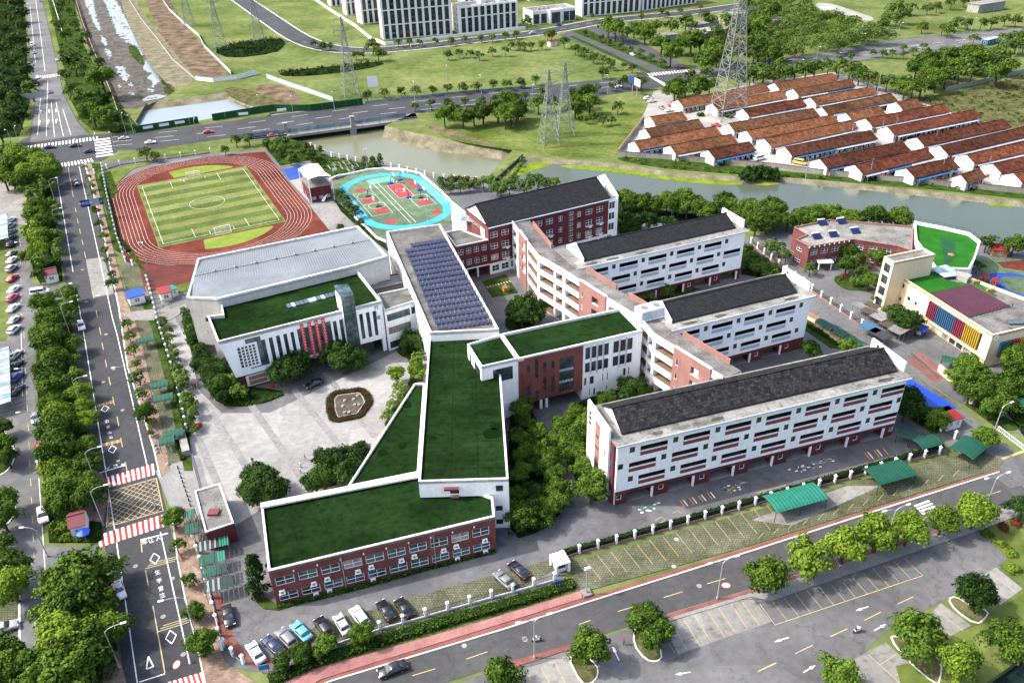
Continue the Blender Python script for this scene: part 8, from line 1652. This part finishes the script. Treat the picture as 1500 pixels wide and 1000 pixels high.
for i,(u,v,m,a) in enumerate(((3.8,15.2,'blue_roof',-90),(8.3,17.2,'blue_roof',-90),(5.2,-1.4,'blue_roof',90),(11.2,3.4,'blue_roof',90),(-7.8,7.0,'canopy_green',-90),(-7.4,-4.2,'canopy_green',90),(9.0,-3.8,'canopy_green',-90),(-13,31,'canopy_green',0))):
    c_=cw(u,v);t=thing('basketball_hoop',('blue stand hoop at the far left of the red court','blue stand hoop at the far right of the red court','blue stand hoop at the near end of the red court','blue stand hoop beside the narrow red strip','green stand hoop at the left red key, far one','green stand hoop at the left red key, near one','green stand hoop at the right red key','green stand hoop outside the blue lane at the far left')[i],'basketball hoop',(c_.x,c_.y,0.14),radians(115+a),'basketball hoops')
    mb=MB();mb.box(-0.9,0.9,-0.5,0.5,0,0.4);mb.build('base',m,t);mb=MB();mb.bar((0,0,0.4),(0.2,0,2.6),0.18);mb.bar((0.2,0,2.6),(1.4,0,3.2),0.14);mb.build('arm',m,t);mb=MB();mb.box(1.4,1.46,-0.9,0.9,2.8,3.9);bb=mb.build('backboard','frame_white',t);mb=MB()
    for k in range(10):a0,a1=2*pi*k/10,2*pi*(k+1)/10;mb.bar((1.75+0.24*cos(a0),0.24*sin(a0),3.05),(1.75+0.24*cos(a1),0.24*sin(a1),3.05),0.03)
    mb.build('rim','red_roof',bb)

# ================================================================== fences, walls, hoardings
_pm=MB();_pm.box(-0.2,0.2,-0.2,0.2,0,1.9);POST=_pm.mesh('post','white_trim');_pc=MB();_pc.box(-0.28,0.28,-0.28,0.28,1.9,2.02);_pc.cyl(0,0,2.02,2.35,0.2,0.08,8);PCAP=_pc.mesh('post_cap','white_trim')
def fence(label,pts,step=3.8,name='fence',base='brick_wall_pink',rail='black_metal',h=1.6,post=True,world=False,z=0.05):
    line=[Vector(p[:2]) if world else G(*p[:2]).to_2d() for p in pts];R_=resample(line,step);t=thing(name,label,'fence',(R_[0].x,R_[0].y,z));o=R_[0]
    for k,p in enumerate(R_):
        if post:q=link('post',POST,t,(p.x-o.x,p.y-o.y,0),atan2((R_[min(k+1,len(R_)-1)]-R_[max(0,k-1)]).y,(R_[min(k+1,len(R_)-1)]-R_[max(0,k-1)]).x));link('post_cap',PCAP,q)
        if k+1<len(R_):
            a,b=p-o,R_[k+1]-o;mb=MB();L=(b-a).length;d=(b-a)/L
            n=max(3,int(L/0.3))
            for j in range(1,n):c=a+d*L*j/n;mb.bar((c.x,c.y,0.4),(c.x,c.y,h),0.035)
            for zz in (0.5,h-0.15):mb.bar((*a,zz),(*b,zz),0.06)
            mb.build('railing_panel',rail,t)
            if base:mb=MB();mb.bar((*a,0.18),(*b,0.18),0.26,0.4);mb.build('plinth',base,t)
    return t
fence('white posted railing fence behind the bottom row of parked cars',Q(3,1,[(440,795),(690,712),(905,652),(1110,592),(1420,507)])+Q(3,2,[(350,422)]),3.9,base='white_trim')
fence('white posted fence between school yard and grass-block parking',Q(3,2,[(305,332),(385,300),(820,185),(1160,90),(1410,20)])+Q(2,3,[(75,905),(380,825),(610,762),(840,692),(1000,655),(1060,638)]),3.7)
fence('white fence along the brick pavement below the gatehouse',C(240,780,4.545,[(205,70),(250,210),(305,400),(355,600),(400,840)]),3.0,base='pavement_pink',rail='frame_white')
fence('short fence beside the bottom left school gate',C(240,780,4.545,[(405,760),(490,850),(590,900)]),2.6,base='concrete')
fence('fence along the lane left of the assembly hall',[(216,412),(224,440),(232,474),(240,500),(250,532),(260,564),(268,600),(276,636)],3.2,base='concrete')
fence('white posted fence along the left side of the running track',[(150,246),(158,290),(172,350),(185,385),(205,394)],4.2,base='concrete')
fence('white posted fence along the far side of the running track',Q(0,0,[(515,945),(640,898),(880,868),(1080,840),(1180,825)]),6.0,base='concrete')
fence('white posted river fence above the oval court',[(456,216),(478,228.5),(520,237),(564,244),(640,262),(698,267)],4.4,base='concrete')
fence('white posted fence between the classroom blocks and the kindergarten lane',Q(1,3,[(0,432),(80,500),(180,580),(330,690),(475,795),(608,888),(700,950)]),4.2)
fence('dark gate fence beside the white gate lodge',C(1300,540,5.556,[(430,510),(500,545),(590,600)]),3.2,base=None)
fence('fence along the near river bank behind the kindergarten',[(1150,322),(1251,329),(1335,333)],4.4,base='concrete')
def wall(name,label,pts,h,t_,m,cap=None,z=0.0,pan=0,cat='wall'):
    line=[G(*p[:2]).to_2d() for p in pts];o=line[0];t=thing(name,label,cat,(o.x,o.y,z));L=resample(line,pan) if pan else line
    if pan:L.append(line[-1])
    for a,b in zip(L,L[1:]):
        if (b-a).length<0.2:continue
        mb=MB();mb.prism([q-o for q in strip_pts([a,b-(b-a).normalized()*0.06 if pan else b],t_)],0,h);mb.build('panel' if pan else 'wall_length',m,t)
        if cap:mb=MB();mb.prism([q-o for q in strip_pts([a,b],t_+0.12)],h,h+0.12);mb.build('coping',cap,t)
    return t
wall('boundary_wall','pale boundary wall with rusty coping between village and river',[(905,228),(1050,238.5),(1130,246),(1200,255),(1350,269),(1500,283),(1600,293)],1.9,0.25,'concrete_pale','maroon_roof')
wall('boundary_wall','dark boundary wall along the left edge of the village',[(905,227),(943,177)],2.2,0.3,'stone','wood')
wall('boundary_wall','grey wall across the waste ground at the upper right',[(1385,133),(1440,122),(1500,106)],2.0,0.3,'stone')
wall('river_wall','dark barrier wall of the dam between the river reaches',[(726,266),(766,230)],1.2,0.5,'black_metal')
wall('hoarding','white hoarding along the earth strip beside the drained canal',Q(0,0,[(868,-20),(920,60),(1000,135),(1080,200),(1110,260),(1170,320),(1255,405)]),2.2,0.12,'pale_fence',pan=4,cat='hoarding')
wall('hoarding','pale hoarding running down to the green bridge hoarding',Q(0,1,[(78,425),(200,470),(320,510),(438,552)]),2.4,0.12,'pale_fence',pan=4,cat='hoarding')
for lb,pts in (('green hoarding on the bridge road, left stretch',Q(0,0,[(738,722),(1080,668)])),('green hoarding on the bridge road, right stretch',Q(0,0,[(1155,655),(1481,602)])+Q(0,1,[(300,605),(600,568)]))):
    h_=wall('hoarding',lb,pts,3.2,0.15,'green_board',pan=6,cat='hoarding');a,b=G(*pts[0]),G(*pts[-1]);an=atan2((b-a).y,(b-a).x)
    for t_ in (0.2,0.45,0.7):q=a.lerp(b,t_)-a;mb=MB();mb.box(-2.2,2.2,-0.16,-0.1,1.2,2.4);mb.build('white_notice','frame_white',h_,(q.x,q.y,0),an)
wall('canal_wall','low concrete wall curving along the drained canal',Q(0,0,[(688,-20),(770,110),(850,210),(940,330),(1060,432)]),0.9,0.5,'stone')
wall('canal_sluice','white concrete sluice wall at the end of the drained canal',Q(0,0,[(1065,435),(1160,445),(1290,430),(1390,405)]),2.2,0.8,'white_trim','concrete')
wall('canal_parapet','white low parapet along the left bank of the drained canal',Q(0,0,[(405,-20),(450,130),(510,280),(560,400),(610,520),(640,610)]),0.8,0.3,'concrete_pale')
wall('roadside_wall','white verge wall between the far road verge and the trees',Q(0,0,[(285,0),(320,110),(350,215)]),1.2,0.3,'frame_white')
wall('estate_wall','pale estate wall below the tallest apartment block',Q(0,1,[(320,-10),(420,60),(560,150),(640,215),(720,248),(1000,215),(1481,160)]),2.0,0.3,'apt_wall')
wall('court_wall','white curved wall around the far side of the oval court',C(400,180,5,[(415,425),(470,400),(580,380),(700,352),(820,342),(960,352),(1080,380),(1150,440),(1230,510),(1300,580)]),0.9,0.5,'white_trim')
wall('court_wall','white low wall along the near left side of the oval court',C(400,180,5,[(600,700),(680,770),(760,850),(830,880)]),0.9,0.4,'white_trim')
wall('sign_wall','pale name wall with planter beside the school gate',C(180,600,4.545,[(395,175),(430,310)]),1.6,1.6,'concrete_pale')
wall('kindergarten_wall','cream wall beside the kindergarten gate',C(1300,540,5.556,[(410,20),(480,80),(540,130)]),2.0,0.5,'cream_wall')
wall('bridge_netting','pale blue construction hoarding along the near side of the bridge',[(338,204),(418,196),(515,183),(595,171)],1.9,0.1,'netting_blue',pan=3,cat='hoarding',z=0.1)
wall('far_netting','pale netting fence along the far edge of the bridge road',Q(0,1,[(610,562),(900,530),(1200,500),(1481,478)]),1.1,0.06,'netting_blue',pan=6,cat='hoarding')

# ================================================================== bridge
bo=G(515,178);an=atan2((G(600,176)-G(418,197)).y,(G(600,176)-G(418,197)).x)
br_=thing('bridge','road bridge with pale pillars spanning the olive river','bridge',(bo.x,bo.y,0))
dk_=[G(x,y).to_2d()-bo.to_2d() for x,y in ((360,206),(418,199),(515,186),(612,173),(600,150),(532,152),(395,168),(352,186))]
mb=MB();mb.prism(dk_,-1.0,0.0);mb.build('deck','concrete',br_)
for a_,b_ in (((360,207),(418,200)),((418,200),(515,187)),((515,187),(612,174))):
    a,b=G(*a_)-bo,G(*b_)-bo;mb=MB();mb.bar((a.x,a.y,-0.35),(b.x,b.y,-0.35),0.5,1.1);mb.build('edge_beam','concrete_pale',br_);mb=MB();mb.bar((a.x,a.y,1.0),(b.x,b.y,1.0),0.15);[mb.bar(tuple((a.lerp(b,k/12)).to_2d())+(0.2,),tuple((a.lerp(b,k/12)).to_2d())+(1.0,),0.12) for k in range(13)];mb.build('railing','stone',br_)
for x,y in ((421,209),(518,199)):
    p_=G(x,y,-3.9)-bo
    for dz,w_,h0,h1 in ((0,2.6,-4.2,0.2),(0,1.7,0.2,4.4),(0,2.2,4.4,4.9)):mb=MB();mb.box(-w_/2,w_/2,-w_/2,w_/2,h0,h1);mb.build('pillar','stone' if h0<0 else 'concrete_pale',br_,(p_.x,p_.y+1.2,0),an)
    mb=MB();mb.box(-w_/2,w_/2,1.0,16,-4.2,-1.0);mb.build('pier_wall','concrete_pale',br_,(p_.x,p_.y,0),an)

# ================================================================== pylons
def pylon(px,py,h,base,label,arms=3,w=0.22,levels=9):
    p_=G(px,py);t=thing('lattice_pylon',label,'pylon',(p_.x,p_.y,0),radians(trng.uniform(10,30)),'lattice pylons');mb=MB();mb2=MB();top=base*0.09
    def half(z):s=z/h;return (base/2)*(1-s)**1.15+top*min(1,1)*(0.4+0.6*(1-s))
    zs_=[h*(1-(1-k/levels)**1.25) for k in range(levels+1)]
    for k in range(levels):
        a,b=half(zs_[k]),half(zs_[k+1]);z0,z1=zs_[k],zs_[k+1];cs_=[(-1,-1),(1,-1),(1,1),(-1,1)]
        for i in range(4):
            x0,y0=cs_[i];x1,y1=cs_[(i+1)%4];mb.bar((x0*a,y0*a,z0),(x0*b,y0*b,z1),w)
            mb2.bar((x0*a,y0*a,z0),(x1*b,y1*b,z1),w*0.55);mb2.bar((x1*a,y1*a,z0),(x0*b,y0*b,z1),w*0.55);mb2.bar((x0*b,y0*b,z1),(x1*b,y1*b,z1),w*0.5)
            zm=(z0+z1)/2;c=half(zm);mb2.bar((x0*c,y0*c,zm),(x1*c,y1*c,zm),w*0.4)
    mb.build('legs','lattice',t);mb2.build('bracing','lattice',t)
    for k in range(arms):
        z=h*(0.96-0.13*k);r=base*(0.55+0.12*k);mb=MB();c=half(z)
        for s in (-1,1):
            for yy in (-c,c):mb.bar((s*c,yy,z),(s*r,0,z+0.5),w*0.6)
            mb.bar((s*c,0,z+1.6),(s*r,0,z+0.5),w*0.6);mb.bar((s*r*0.6,0,z),(s*r*0.6,0,z+1.1),w*0.4);mb.bar((s*r,0,z+0.5),(s*r,0,z-1.4),w*0.5)
        mb.build('cross_arm','lattice',t)
    return t
pylon(1066,172,66,11,'tallest lattice pylon standing among the village houses',3,0.34,13)
pylon(804,212,31,6.4,'lattice pylon on the river meadow, left of the twins',2,0.24,9);pylon(827,198,31,6.4,'lattice pylon on the river meadow, right of the twins',2,0.24,9)
pylon(514,142,39,7.0,'lattice pylon beside the green bridge hoarding',3,0.26,10)
pylon(324,72,34,6.5,'lattice pylon on the far meadow, middle of three',3,0.24,9);pylon(380,62,34,6.5,'lattice pylon on the far meadow, right of three',3,0.24,9);pylon(278,38,34,6,'lattice pylon on the far meadow, left of three',3,0.22,9)
UPL=['slim pole at the left of the copse above the village','tallest slim pole standing in front of the copse','slim pole beside the grey wall at the right edge','short slim pole at the foot of the copse','slim pole on the river bank below the middle riverside house','slim pole beside the white truck and yellow van','slim pole at the end of the blue awning house','slim pole before the leftmost of the three riverside houses','slim pole before the long red tiled house with white awning','slim pole before the rightmost of the three riverside houses','slim pole between the right edge houses','slim pole before the uppermost right edge house','slim pole beside the short house with lean-to']
for i,(x,y,h) in enumerate(((1283,144,13),(1374,118,17),(1480,108,14),(1340,143,9),(1378,257,8),(1180,262,8),(1246,205,7),(1273,262,8),(1310,195,7),(1388,275,7),(1445,255,7),(1368,215,7),(1290,200,7))):
    p_=G(x,y);t=thing('utility_pole',UPL[i],'utility pole',(p_.x,p_.y,0),0.3,'utility poles of the village');mb=MB();mb.cyl(0,0,0,h,0.16,0.1,7);mb.build('pole','concrete_pale',t);mb=MB();mb.box(-0.8,0.8,-0.05,0.05,h-0.6,h-0.5);mb.build('cross_arm','metal_grey',t)

# ================================================================== signs and gantries
def gantry(label,pa,pb,zt,hh,panels,post_at,back=False):
    a=G(*pa,zt);b=G(*pb,zt);d=(b-a).to_2d();L=d.length;t=thing('sign_gantry',label,'road sign',(a.x,a.y,0),atan2(d.y,d.x),'overhead road signs')
    for u in post_at:mb=MB();mb.cyl(L*u,0.3,0,zt,0.18,0.14,8);mb.build('post','pole_grey',t)
    mb=MB();mb.bar((0,0.2,zt-hh*0.3),(L,0.2,zt-hh*0.3),0.16);mb.bar((0,0.2,zt-hh*0.75),(L,0.2,zt-hh*0.75),0.16);mb.build('beam','pole_grey',t)
    for u0,u1,m,txt in panels:
        mb=MB();mb.box(L*u0,L*u1-0.06,-0.04,0.04,zt-hh,zt);o=mb.build('sign_panel',m,t)
        if txt:letter(txt,'paint_white',o,(L*(u0+u1)/2,-0.06,zt-hh/2),hh*0.42,0,True)
gantry('blue road sign gantry over the right lane beside the running track',(116,294),(150,289),7.6,2.6,((0,0.42,'sign_blue','学校区域'),(0.42,0.62,'sign_back',None),(0.62,0.82,'sign_back',None),(0.82,1.0,'sign_blue','P')),(0.97,))
gantry('grey backed sign gantry over the far road above the intersection',(30,138),(62,136),8,2.4,((0,0.5,'sign_back',None),(0.5,1,'sign_back',None)),(0.3,))
gantry('blue and white gantry sign beside the link road junction',(922,110),(938,118),9,3.4,((0,0.5,'sign_blue',None),(0.5,1,'frame_white',None)),(0.3,0.7))
for lb,x,y,w_,h_,z_,m in (('white billboard on the bridge road beside the lattice pylon',549,148,5,5,7,'frame_white'),('white billboard beside the right road above the village',1262,66,9,5,4,'sign_back'),('tall white and green feather sign beside the right road',1031,96,2.4,13,1,'pitch_d'),('small blue notice on the bottom hedge',817,863,1.2,0.8,1.3,'sign_blue'),('small blue notice on the corner lawn beside the gate',389,985,1.6,1.1,0.8,'awning_blue'),('red banner board hanging in the hedge row beside the plaza',291,631,2.2,1.3,0.8,'banner_red'),('small red board on the lawn before the assembly hall',401,570,0.9,1.5,0.3,'paint_red')):
    p_=G(x,y);t=thing('sign_board',lb,'sign',(p_.x,p_.y,0.1),0.25);mb=MB();mb.box(-w_/2,w_/2,-0.06,0.06,z_,z_+h_);mb.build('board',m,t);mb=MB();mb.cyl(-w_*0.3,0.1,0,z_+0.2,0.09,n=6);mb.cyl(w_*0.3,0.1,0,z_+0.2,0.09,n=6);mb.build('posts','pole_grey',t)
# gate post kiosk, arch sign in grass-block parking, barrier gates
p_=G(820,832);t=thing('security_kiosk','white guard kiosk with flat canopy at the fence corner','kiosk',(p_.x,p_.y,0.1),radians(20));mb=MB();mb.box(-0.9,0.9,-0.9,0.9,0,2.1);mb.build('booth','white_wall',t);mb=MB();mb.box(-1.4,1.4,-1.5,1.5,2.3,2.5);mb.build('roof','frame_white',t);mb=MB();mb.box(-0.7,0.7,-0.93,-0.9,0.9,1.8);mb.build('window','glass',t);mb=MB();[mb.box(x-0.2,x+0.2,y-0.2,y+0.2,0,2.3) for x in (-1.2,1.2) for y in (-1.3,1.3)];mb.build('columns','white_trim',t)
p_=G(859,870);t=thing('camera_mast','white mast with dark head beside the grass-block parking','mast',(p_.x,p_.y,0.1),0.3);mb=MB();mb.cyl(0,0,0,6.0,0.16,0.12,8);mb.build('pole','pole_grey',t);mb=MB();mb.box(-0.5,0.5,-0.2,0.2,6.0,6.5);mb.build('camera_head','frame_white',t);mb=MB();mb.box(-0.8,0.8,-0.8,0.8,0,0.5);mb.build('base','concrete',t)
def slide_gate(label,pa,pb,h=1.4,m='metal_grey'):
    a,b=G(*pa),G(*pb);d=(b-a).to_2d();L=d.length;t=thing('sliding_gate',label,'gate',(a.x,a.y,0.1),atan2(d.y,d.x));mb=MB();n=int(L/0.45)
    for k in range(n+1):mb.bar((k*L/n,-0.25,0.1),(k*L/n,0.25,h),0.06);mb.bar((k*L/n,0.25,0.1),(k*L/n,-0.25,h),0.06)
    mb.build('lattice',m,t);mb=MB();mb.bar((0,0,h),(L,0,h),0.08);mb.bar((0,0,0.12),(L,0,0.12),0.08);mb.build('rails',m,t)
slide_gate('grey folding gate across the main school entrance',(283,672),(303,745));slide_gate('folding gate of the kindergarten entrance',(1334,522),(1372,555));slide_gate('white and red barrier at the right lane end',(1461,630),(1500,660),1.0,'frame_white')
slide_gate('grey striped gate at the side entrance beside the sports hall',(228,452),(268,436),1.5)
ring=[q1(2,0,1010,765)]
for i,pts in enumerate((Q(2,0,[(968,730),(1035,930)]),)):
    for k in range(9):x=pts[0][0]+(pts[1][0]-pts[0][0])*k/8;y=pts[0][1]+(pts[1][1]-pts[0][1])*k/8;p_=G(x,y);mb=MB();mb.cyl(0,0,0,0.75,0.16,0.13,8);mb.cyl(0,0,0.75,0.9,0.13,0.04,8);mb.build('bollard','black_metal',None,(p_.x,p_.y,0.12),label='dark bollard in the row at the school gate, %s from the top' % ordw(k),cat='bollard',group='bollards at the gate')
_sb=MB();_sb.cyl(0,0,0,0.2,0.42,0.45,10);_sb.cyl(0,0,0.2,0.5,0.45,0.2,10);SB=_sb.mesh('stone_ball','concrete_pale')
for k,(x,y) in enumerate(Q(2,0,[(842,605),(850,625),(855,643),(912,707)])):p_=G(x,y);link('stone_bollard',SB,None,(p_.x,p_.y,0.15),0,'pale round stone bollard on the pavement above the gate, %s from the top' % ordw(k),'bollard','stone bollards')

# ================================================================== canopies and shelters
def arch(label,px,py,L,Wd,h,ang,m,group='green parking canopies',rib='canopy_dark'):
    p_=G(px,py,h);t=thing('parking_canopy',label,'canopy',(p_.x,p_.y,0.1),ang,group);n=6;mb=MB();nb=max(2,int(L/0.75))
    def cv(k):a=pi*(0.12+0.76*k/n);return (-cos(a)*Wd/2/cos(pi*0.12),h-0.5+sin(a)*0.8)
    for b in range(nb):
        mb=MB();x0,x1=-L/2+L*b/nb,-L/2+L*(b+1)/nb-0.05
        for k in range(n):(y0,z0),(y1,z1)=cv(k),cv(k+1);mb.face([(x0,y0,z0),(x1,y0,z0),(x1,y1,z1+0),(x0,y1,z1)]);mb.face([(x0,y1,z1-0.04),(x1,y1,z1-0.04),(x1,y0,z0-0.04),(x0,y0,z0-0.04)])
        mb.build('roof_panel',m,t)
    mb=MB()
    for b in range(nb+1):
        x=-L/2+L*b/nb-0.02
        for k in range(n):(y0,z0),(y1,z1)=cv(k),cv(k+1);mb.bar((x,y0,z0+0.02),(x,y1,z1+0.02),0.07)
    mb.build('ribs',rib,t);mb=MB()
    for x in (-L/2+0.1,0,L/2-0.1):
        for y in (-Wd/2+0.2,Wd/2-0.2):mb.cyl(x,y,0,h-0.2,0.07,n=6)
    for y in (-Wd/2+0.2,Wd/2-0.2):mb.bar((-L/2,y,h-0.2),(L/2,y,h-0.2),0.08)
    mb.build('posts','canopy_dark',t)
A17=radians(17.5);A25=radians(21)
arch('large light green ribbed canopy on the grass-block parking, left of two',*q1(2,3,238,880),11.5,5.0,2.8,A17,'canopy_teal');arch('large dark green ribbed canopy on the grass-block parking, right of two',*q1(2,3,750,742),9.0,5.2,2.8,A17,'canopy_green')
arch('green canopy at the right end of the grass-block parking',*q1(2,3,1180,610),6.5,5.0,2.6,A17+0.35,'canopy_green');arch('dark green canopy inside the yard corner, upper of two',*q1(2,3,868,540),5.0,3.6,2.4,A17-0.9,'canopy_dark',rib='canopy_green');arch('dark green canopy inside the yard corner, lower of two',*q1(2,3,955,578),5.5,3.6,2.4,A17,'canopy_green')
for i,(x,y,l) in enumerate(((790,25,4.2),(862,270,4.2),(885,340,4.4),(940,535,4.2),(905,572,3.2))):arch('green canopy on the strip beside the pavement, %s from the top' % ordw(i),*q1(2,0,x,y),l,3.0,2.4,A25,'canopy_green','canopies beside the pavement')
for i,(x,y) in enumerate(((412,872),(505,925),(565,960))):arch('green canopy on the kindergarten lane, %s from the top' % ordw(i),*q1(1,3,x,y),5.0,3.0,2.2,radians(-60),'canopy_green','canopies on the lane')
for i,(x,y) in enumerate(((330,855),(380,897),(425,930),(465,965))): 
    p_=G(*q1(1,3,x,y));t=thing('wooden_planter','tan wooden planter box on the lane, %s from the top' % ordw(i),'planter',(p_.x,p_.y,0.1),radians(-60),'planters on the lane');mb=MB();mb.box(-1.8,1.8,-0.7,0.7,0.3,1.6);mb.build('box','cream_wall',t);mb=MB();mb.box(-1.9,1.9,-0.8,0.8,1.6,1.75);mb.build('lid','wood',t)
arch('green canopy at the right edge below the kindergarten garden',1495,587,5,4,2.6,radians(-50),'canopy_green');arch('green canopy before the cream kindergarten entrance',1395,527,4.5,3,2.2,radians(-30),'canopy_green')
for i,(x,y,w_,d_,m1,m2) in enumerate(((1155,245,5.6,2.5,'canopy_dark','canopy_teal'),(1150,325,4.6,2.5,'canopy_green','canopy_teal'),(1162,390,4.4,2.5,'canopy_green','canopy_dark'),(1188,462,4.8,2.8,'canopy_dark','canopy_dark'),(1048,160,3.0,3.0,'canopy_green','canopy_dark'),(1025,85,2.3,2.6,'canopy_teal','canopy_green'))):
    p_=G(*q1(3,0,x,y),2.6);t=thing('bicycle_shelter',('longest green slatted shelter directly below the gatehouse','green shelter, second below the gatehouse','green shelter, third below the gatehouse','dark slatted shelter, lowest below the gatehouse','dark green shelter left of the gatehouse','small green roof at the pavement tree left of the gatehouse')[i],'shelter',(p_.x,p_.y,0.1),radians(19),'shelters below the gatehouse');n=max(6,int(w_/0.42))
    for k in range(n):
        mb=MB();mb.box(-w_/2+w_*k/n,-w_/2+w_*(k+0.8)/n,-d_/2,d_/2,2.42+0.12*(k%2),2.5+0.12*(k%2));mb.build('roof_slat',(m2 if k>n*0.62 else ('metal_grey' if (k%2 and m1 == 'canopy_dark') else m1)),t)
    mb=MB();[mb.cyl(x_,y_,0,2.42,0.06,n=6) for x_ in (-w_/2+0.1,0,w_/2-0.1) for y_ in (-d_/2+0.1,d_/2-0.1)];mb.build('posts','metal_grey',t)
for i,(pts,z) in enumerate((([(-30,520),(13,507),(16,588),(-30,602)],3.0),([(-30,318),(10,312),(12,348),(-30,360)],3.0))):
    P4=[G(*p,z) for p in pts];o=P4[1];t=thing('glass_carport',('pale blue glazed carport at the left edge, lower one','pale blue glazed carport at the left edge, upper one')[i],'carport',(o.x,o.y,0));n=14
    for k in range(n):
        a,b=k/n,(k+0.92)/n;q=[P4[0].lerp(P4[3],a),P4[1].lerp(P4[2],a),P4[1].lerp(P4[2],b),P4[0].lerp(P4[3],b)];mb=MB();mb.prism([(v.x-o.x,v.y-o.y) for v in q],z,z+0.06);mb.build('roof_pane','glass_light' if k%3 else 'netting_blue',t)
    mb=MB();[mb.cyl((P4[j].lerp(P4[(j+1)%4],f)-o).x,(P4[j].lerp(P4[(j+1)%4],f)-o).y,0,z,0.1,n=6) for j in range(4) for f in (0,0.5)];mb.build('posts','metal_grey',t)
# sunshade roofs beside the kindergarten
for i,(x,y) in enumerate(Q(1,3,[(600,770),(640,800),(690,835),(740,870),(790,905),(660,770),(720,815),(770,850),(820,890)])):
    p_=G(x,y,2.8);t=thing('shade_roof','flat %s shade roof along the kindergarten lane, %s in the cluster' % (('grey','brown')[i%2],ordw(i)),'shade roof',(p_.x,p_.y,0.08),radians(-58),'shade roofs');mb=MB();mb.box(-1.9,1.9,-1.3,1.3,2.65+0.12*(i%3),2.75+0.12*(i%3));mb.build('roof','roof_slab' if i%2==0 else 'bark',t);mb=MB();[mb.cyl(a,b,0,2.65,0.06,n=6) for a in (-1.7,1.7) for b in (-1.1,1.1)];mb.build('posts','metal_grey',t)
for i,(x,y) in enumerate(Q(1,3,[(650,885),(700,920)])):p_=G(x,y,2.8);t=thing('shade_roof',('dark blue lean-to roof against the lane fence, upper of two','dark blue lean-to roof against the lane fence, lower of two')[i],'shade roof',(p_.x,p_.y,0.08),radians(-58),'shade roofs');mb=MB();mb.box(-2.6,2.6,-1.8,1.8,2.6,2.75);mb.build('roof','fin_blue' if i==0 else 'frame_dark',t);mb=MB();[mb.cyl(a,b,0,2.6,0.06,n=6) for a in (-2.4,2.4) for b in (-1.6,1.6)];mb.build('posts','metal_grey',t)
# play equipment and garden plots
for i,(x,y) in enumerate(((1440,415),(1455,421))):p_=G(x,y);t=thing('play_tower',('colourful play tower at the blue ring, left of two','colourful play tower at the blue ring, right of two')[i],'play tower',(p_.x,p_.y,0.12),0.4,'play towers');mb=MB();[mb.cyl(a,b,0,2.2,0.08,n=6) for a in (-0.8,0.8) for b in (-0.8,0.8)];mb.build('posts','fin_yellow',t);mb=MB();mb.cyl(0,0,2.2,3.2,1.4,0.1,4);mb.build('roof','red_roof',t);mb=MB();mb.bar((0.8,0,1.2),(2.6,0,0.1),0.6,0.1);mb.build('slide','blue_roof',t);mb=MB();mb.box(-0.8,0.8,-0.8,0.8,1.1,1.2);mb.build('platform','fin_red',t)
for i,(x,y) in enumerate(C(400,180,5,[(470,310),(520,330),(570,350),(540,300),(600,320),(430,330)])):p_=G(x,y);t=thing('raised_bed','pale timber framed garden bed behind the oval court, %s' % (('left back','middle','right front','centre back','right back','far left')[i],) ,'garden bed',(p_.x,p_.y,0.16),radians(115),'garden beds');mb=MB();[mb.box(a,b,c,d,0,0.45) for a,b,c,d in ((-2.4,2.4,-1.1,-0.9),(-2.4,2.4,0.9,1.1),(-2.4,-2.2,-0.9,0.9),(2.2,2.4,-0.9,0.9))];mb.build('frame','concrete_pale',t);mb=MB();mb.box(-2.2,2.2,-0.9,0.9,0,0.35);mb.build('soil','lawn',t)
p_=G(*q1(1,1,1375,690));t=thing('play_house','small orange play house on the courtyard lawn','play house',(p_.x,p_.y,0.16),0.4);mb=MB();mb.box(-0.9,0.9,-0.7,0.7,0,1.3);mb.build('walls','fin_yellow',t);mb=MB();mb.cyl(0,0,1.3,2.2,1.3,0.1,4);mb.build('roof','wood',t)
for k in range(9):p_=G(*q1(1,1,1275+k*15,672-k*4));mb=MB();mb.box(-0.25,0.25,-0.5,0.5,0.16,0.2);mb.build('stepping_slab','concrete_pale',yard,(p_.x,p_.y,0.0),0.5)
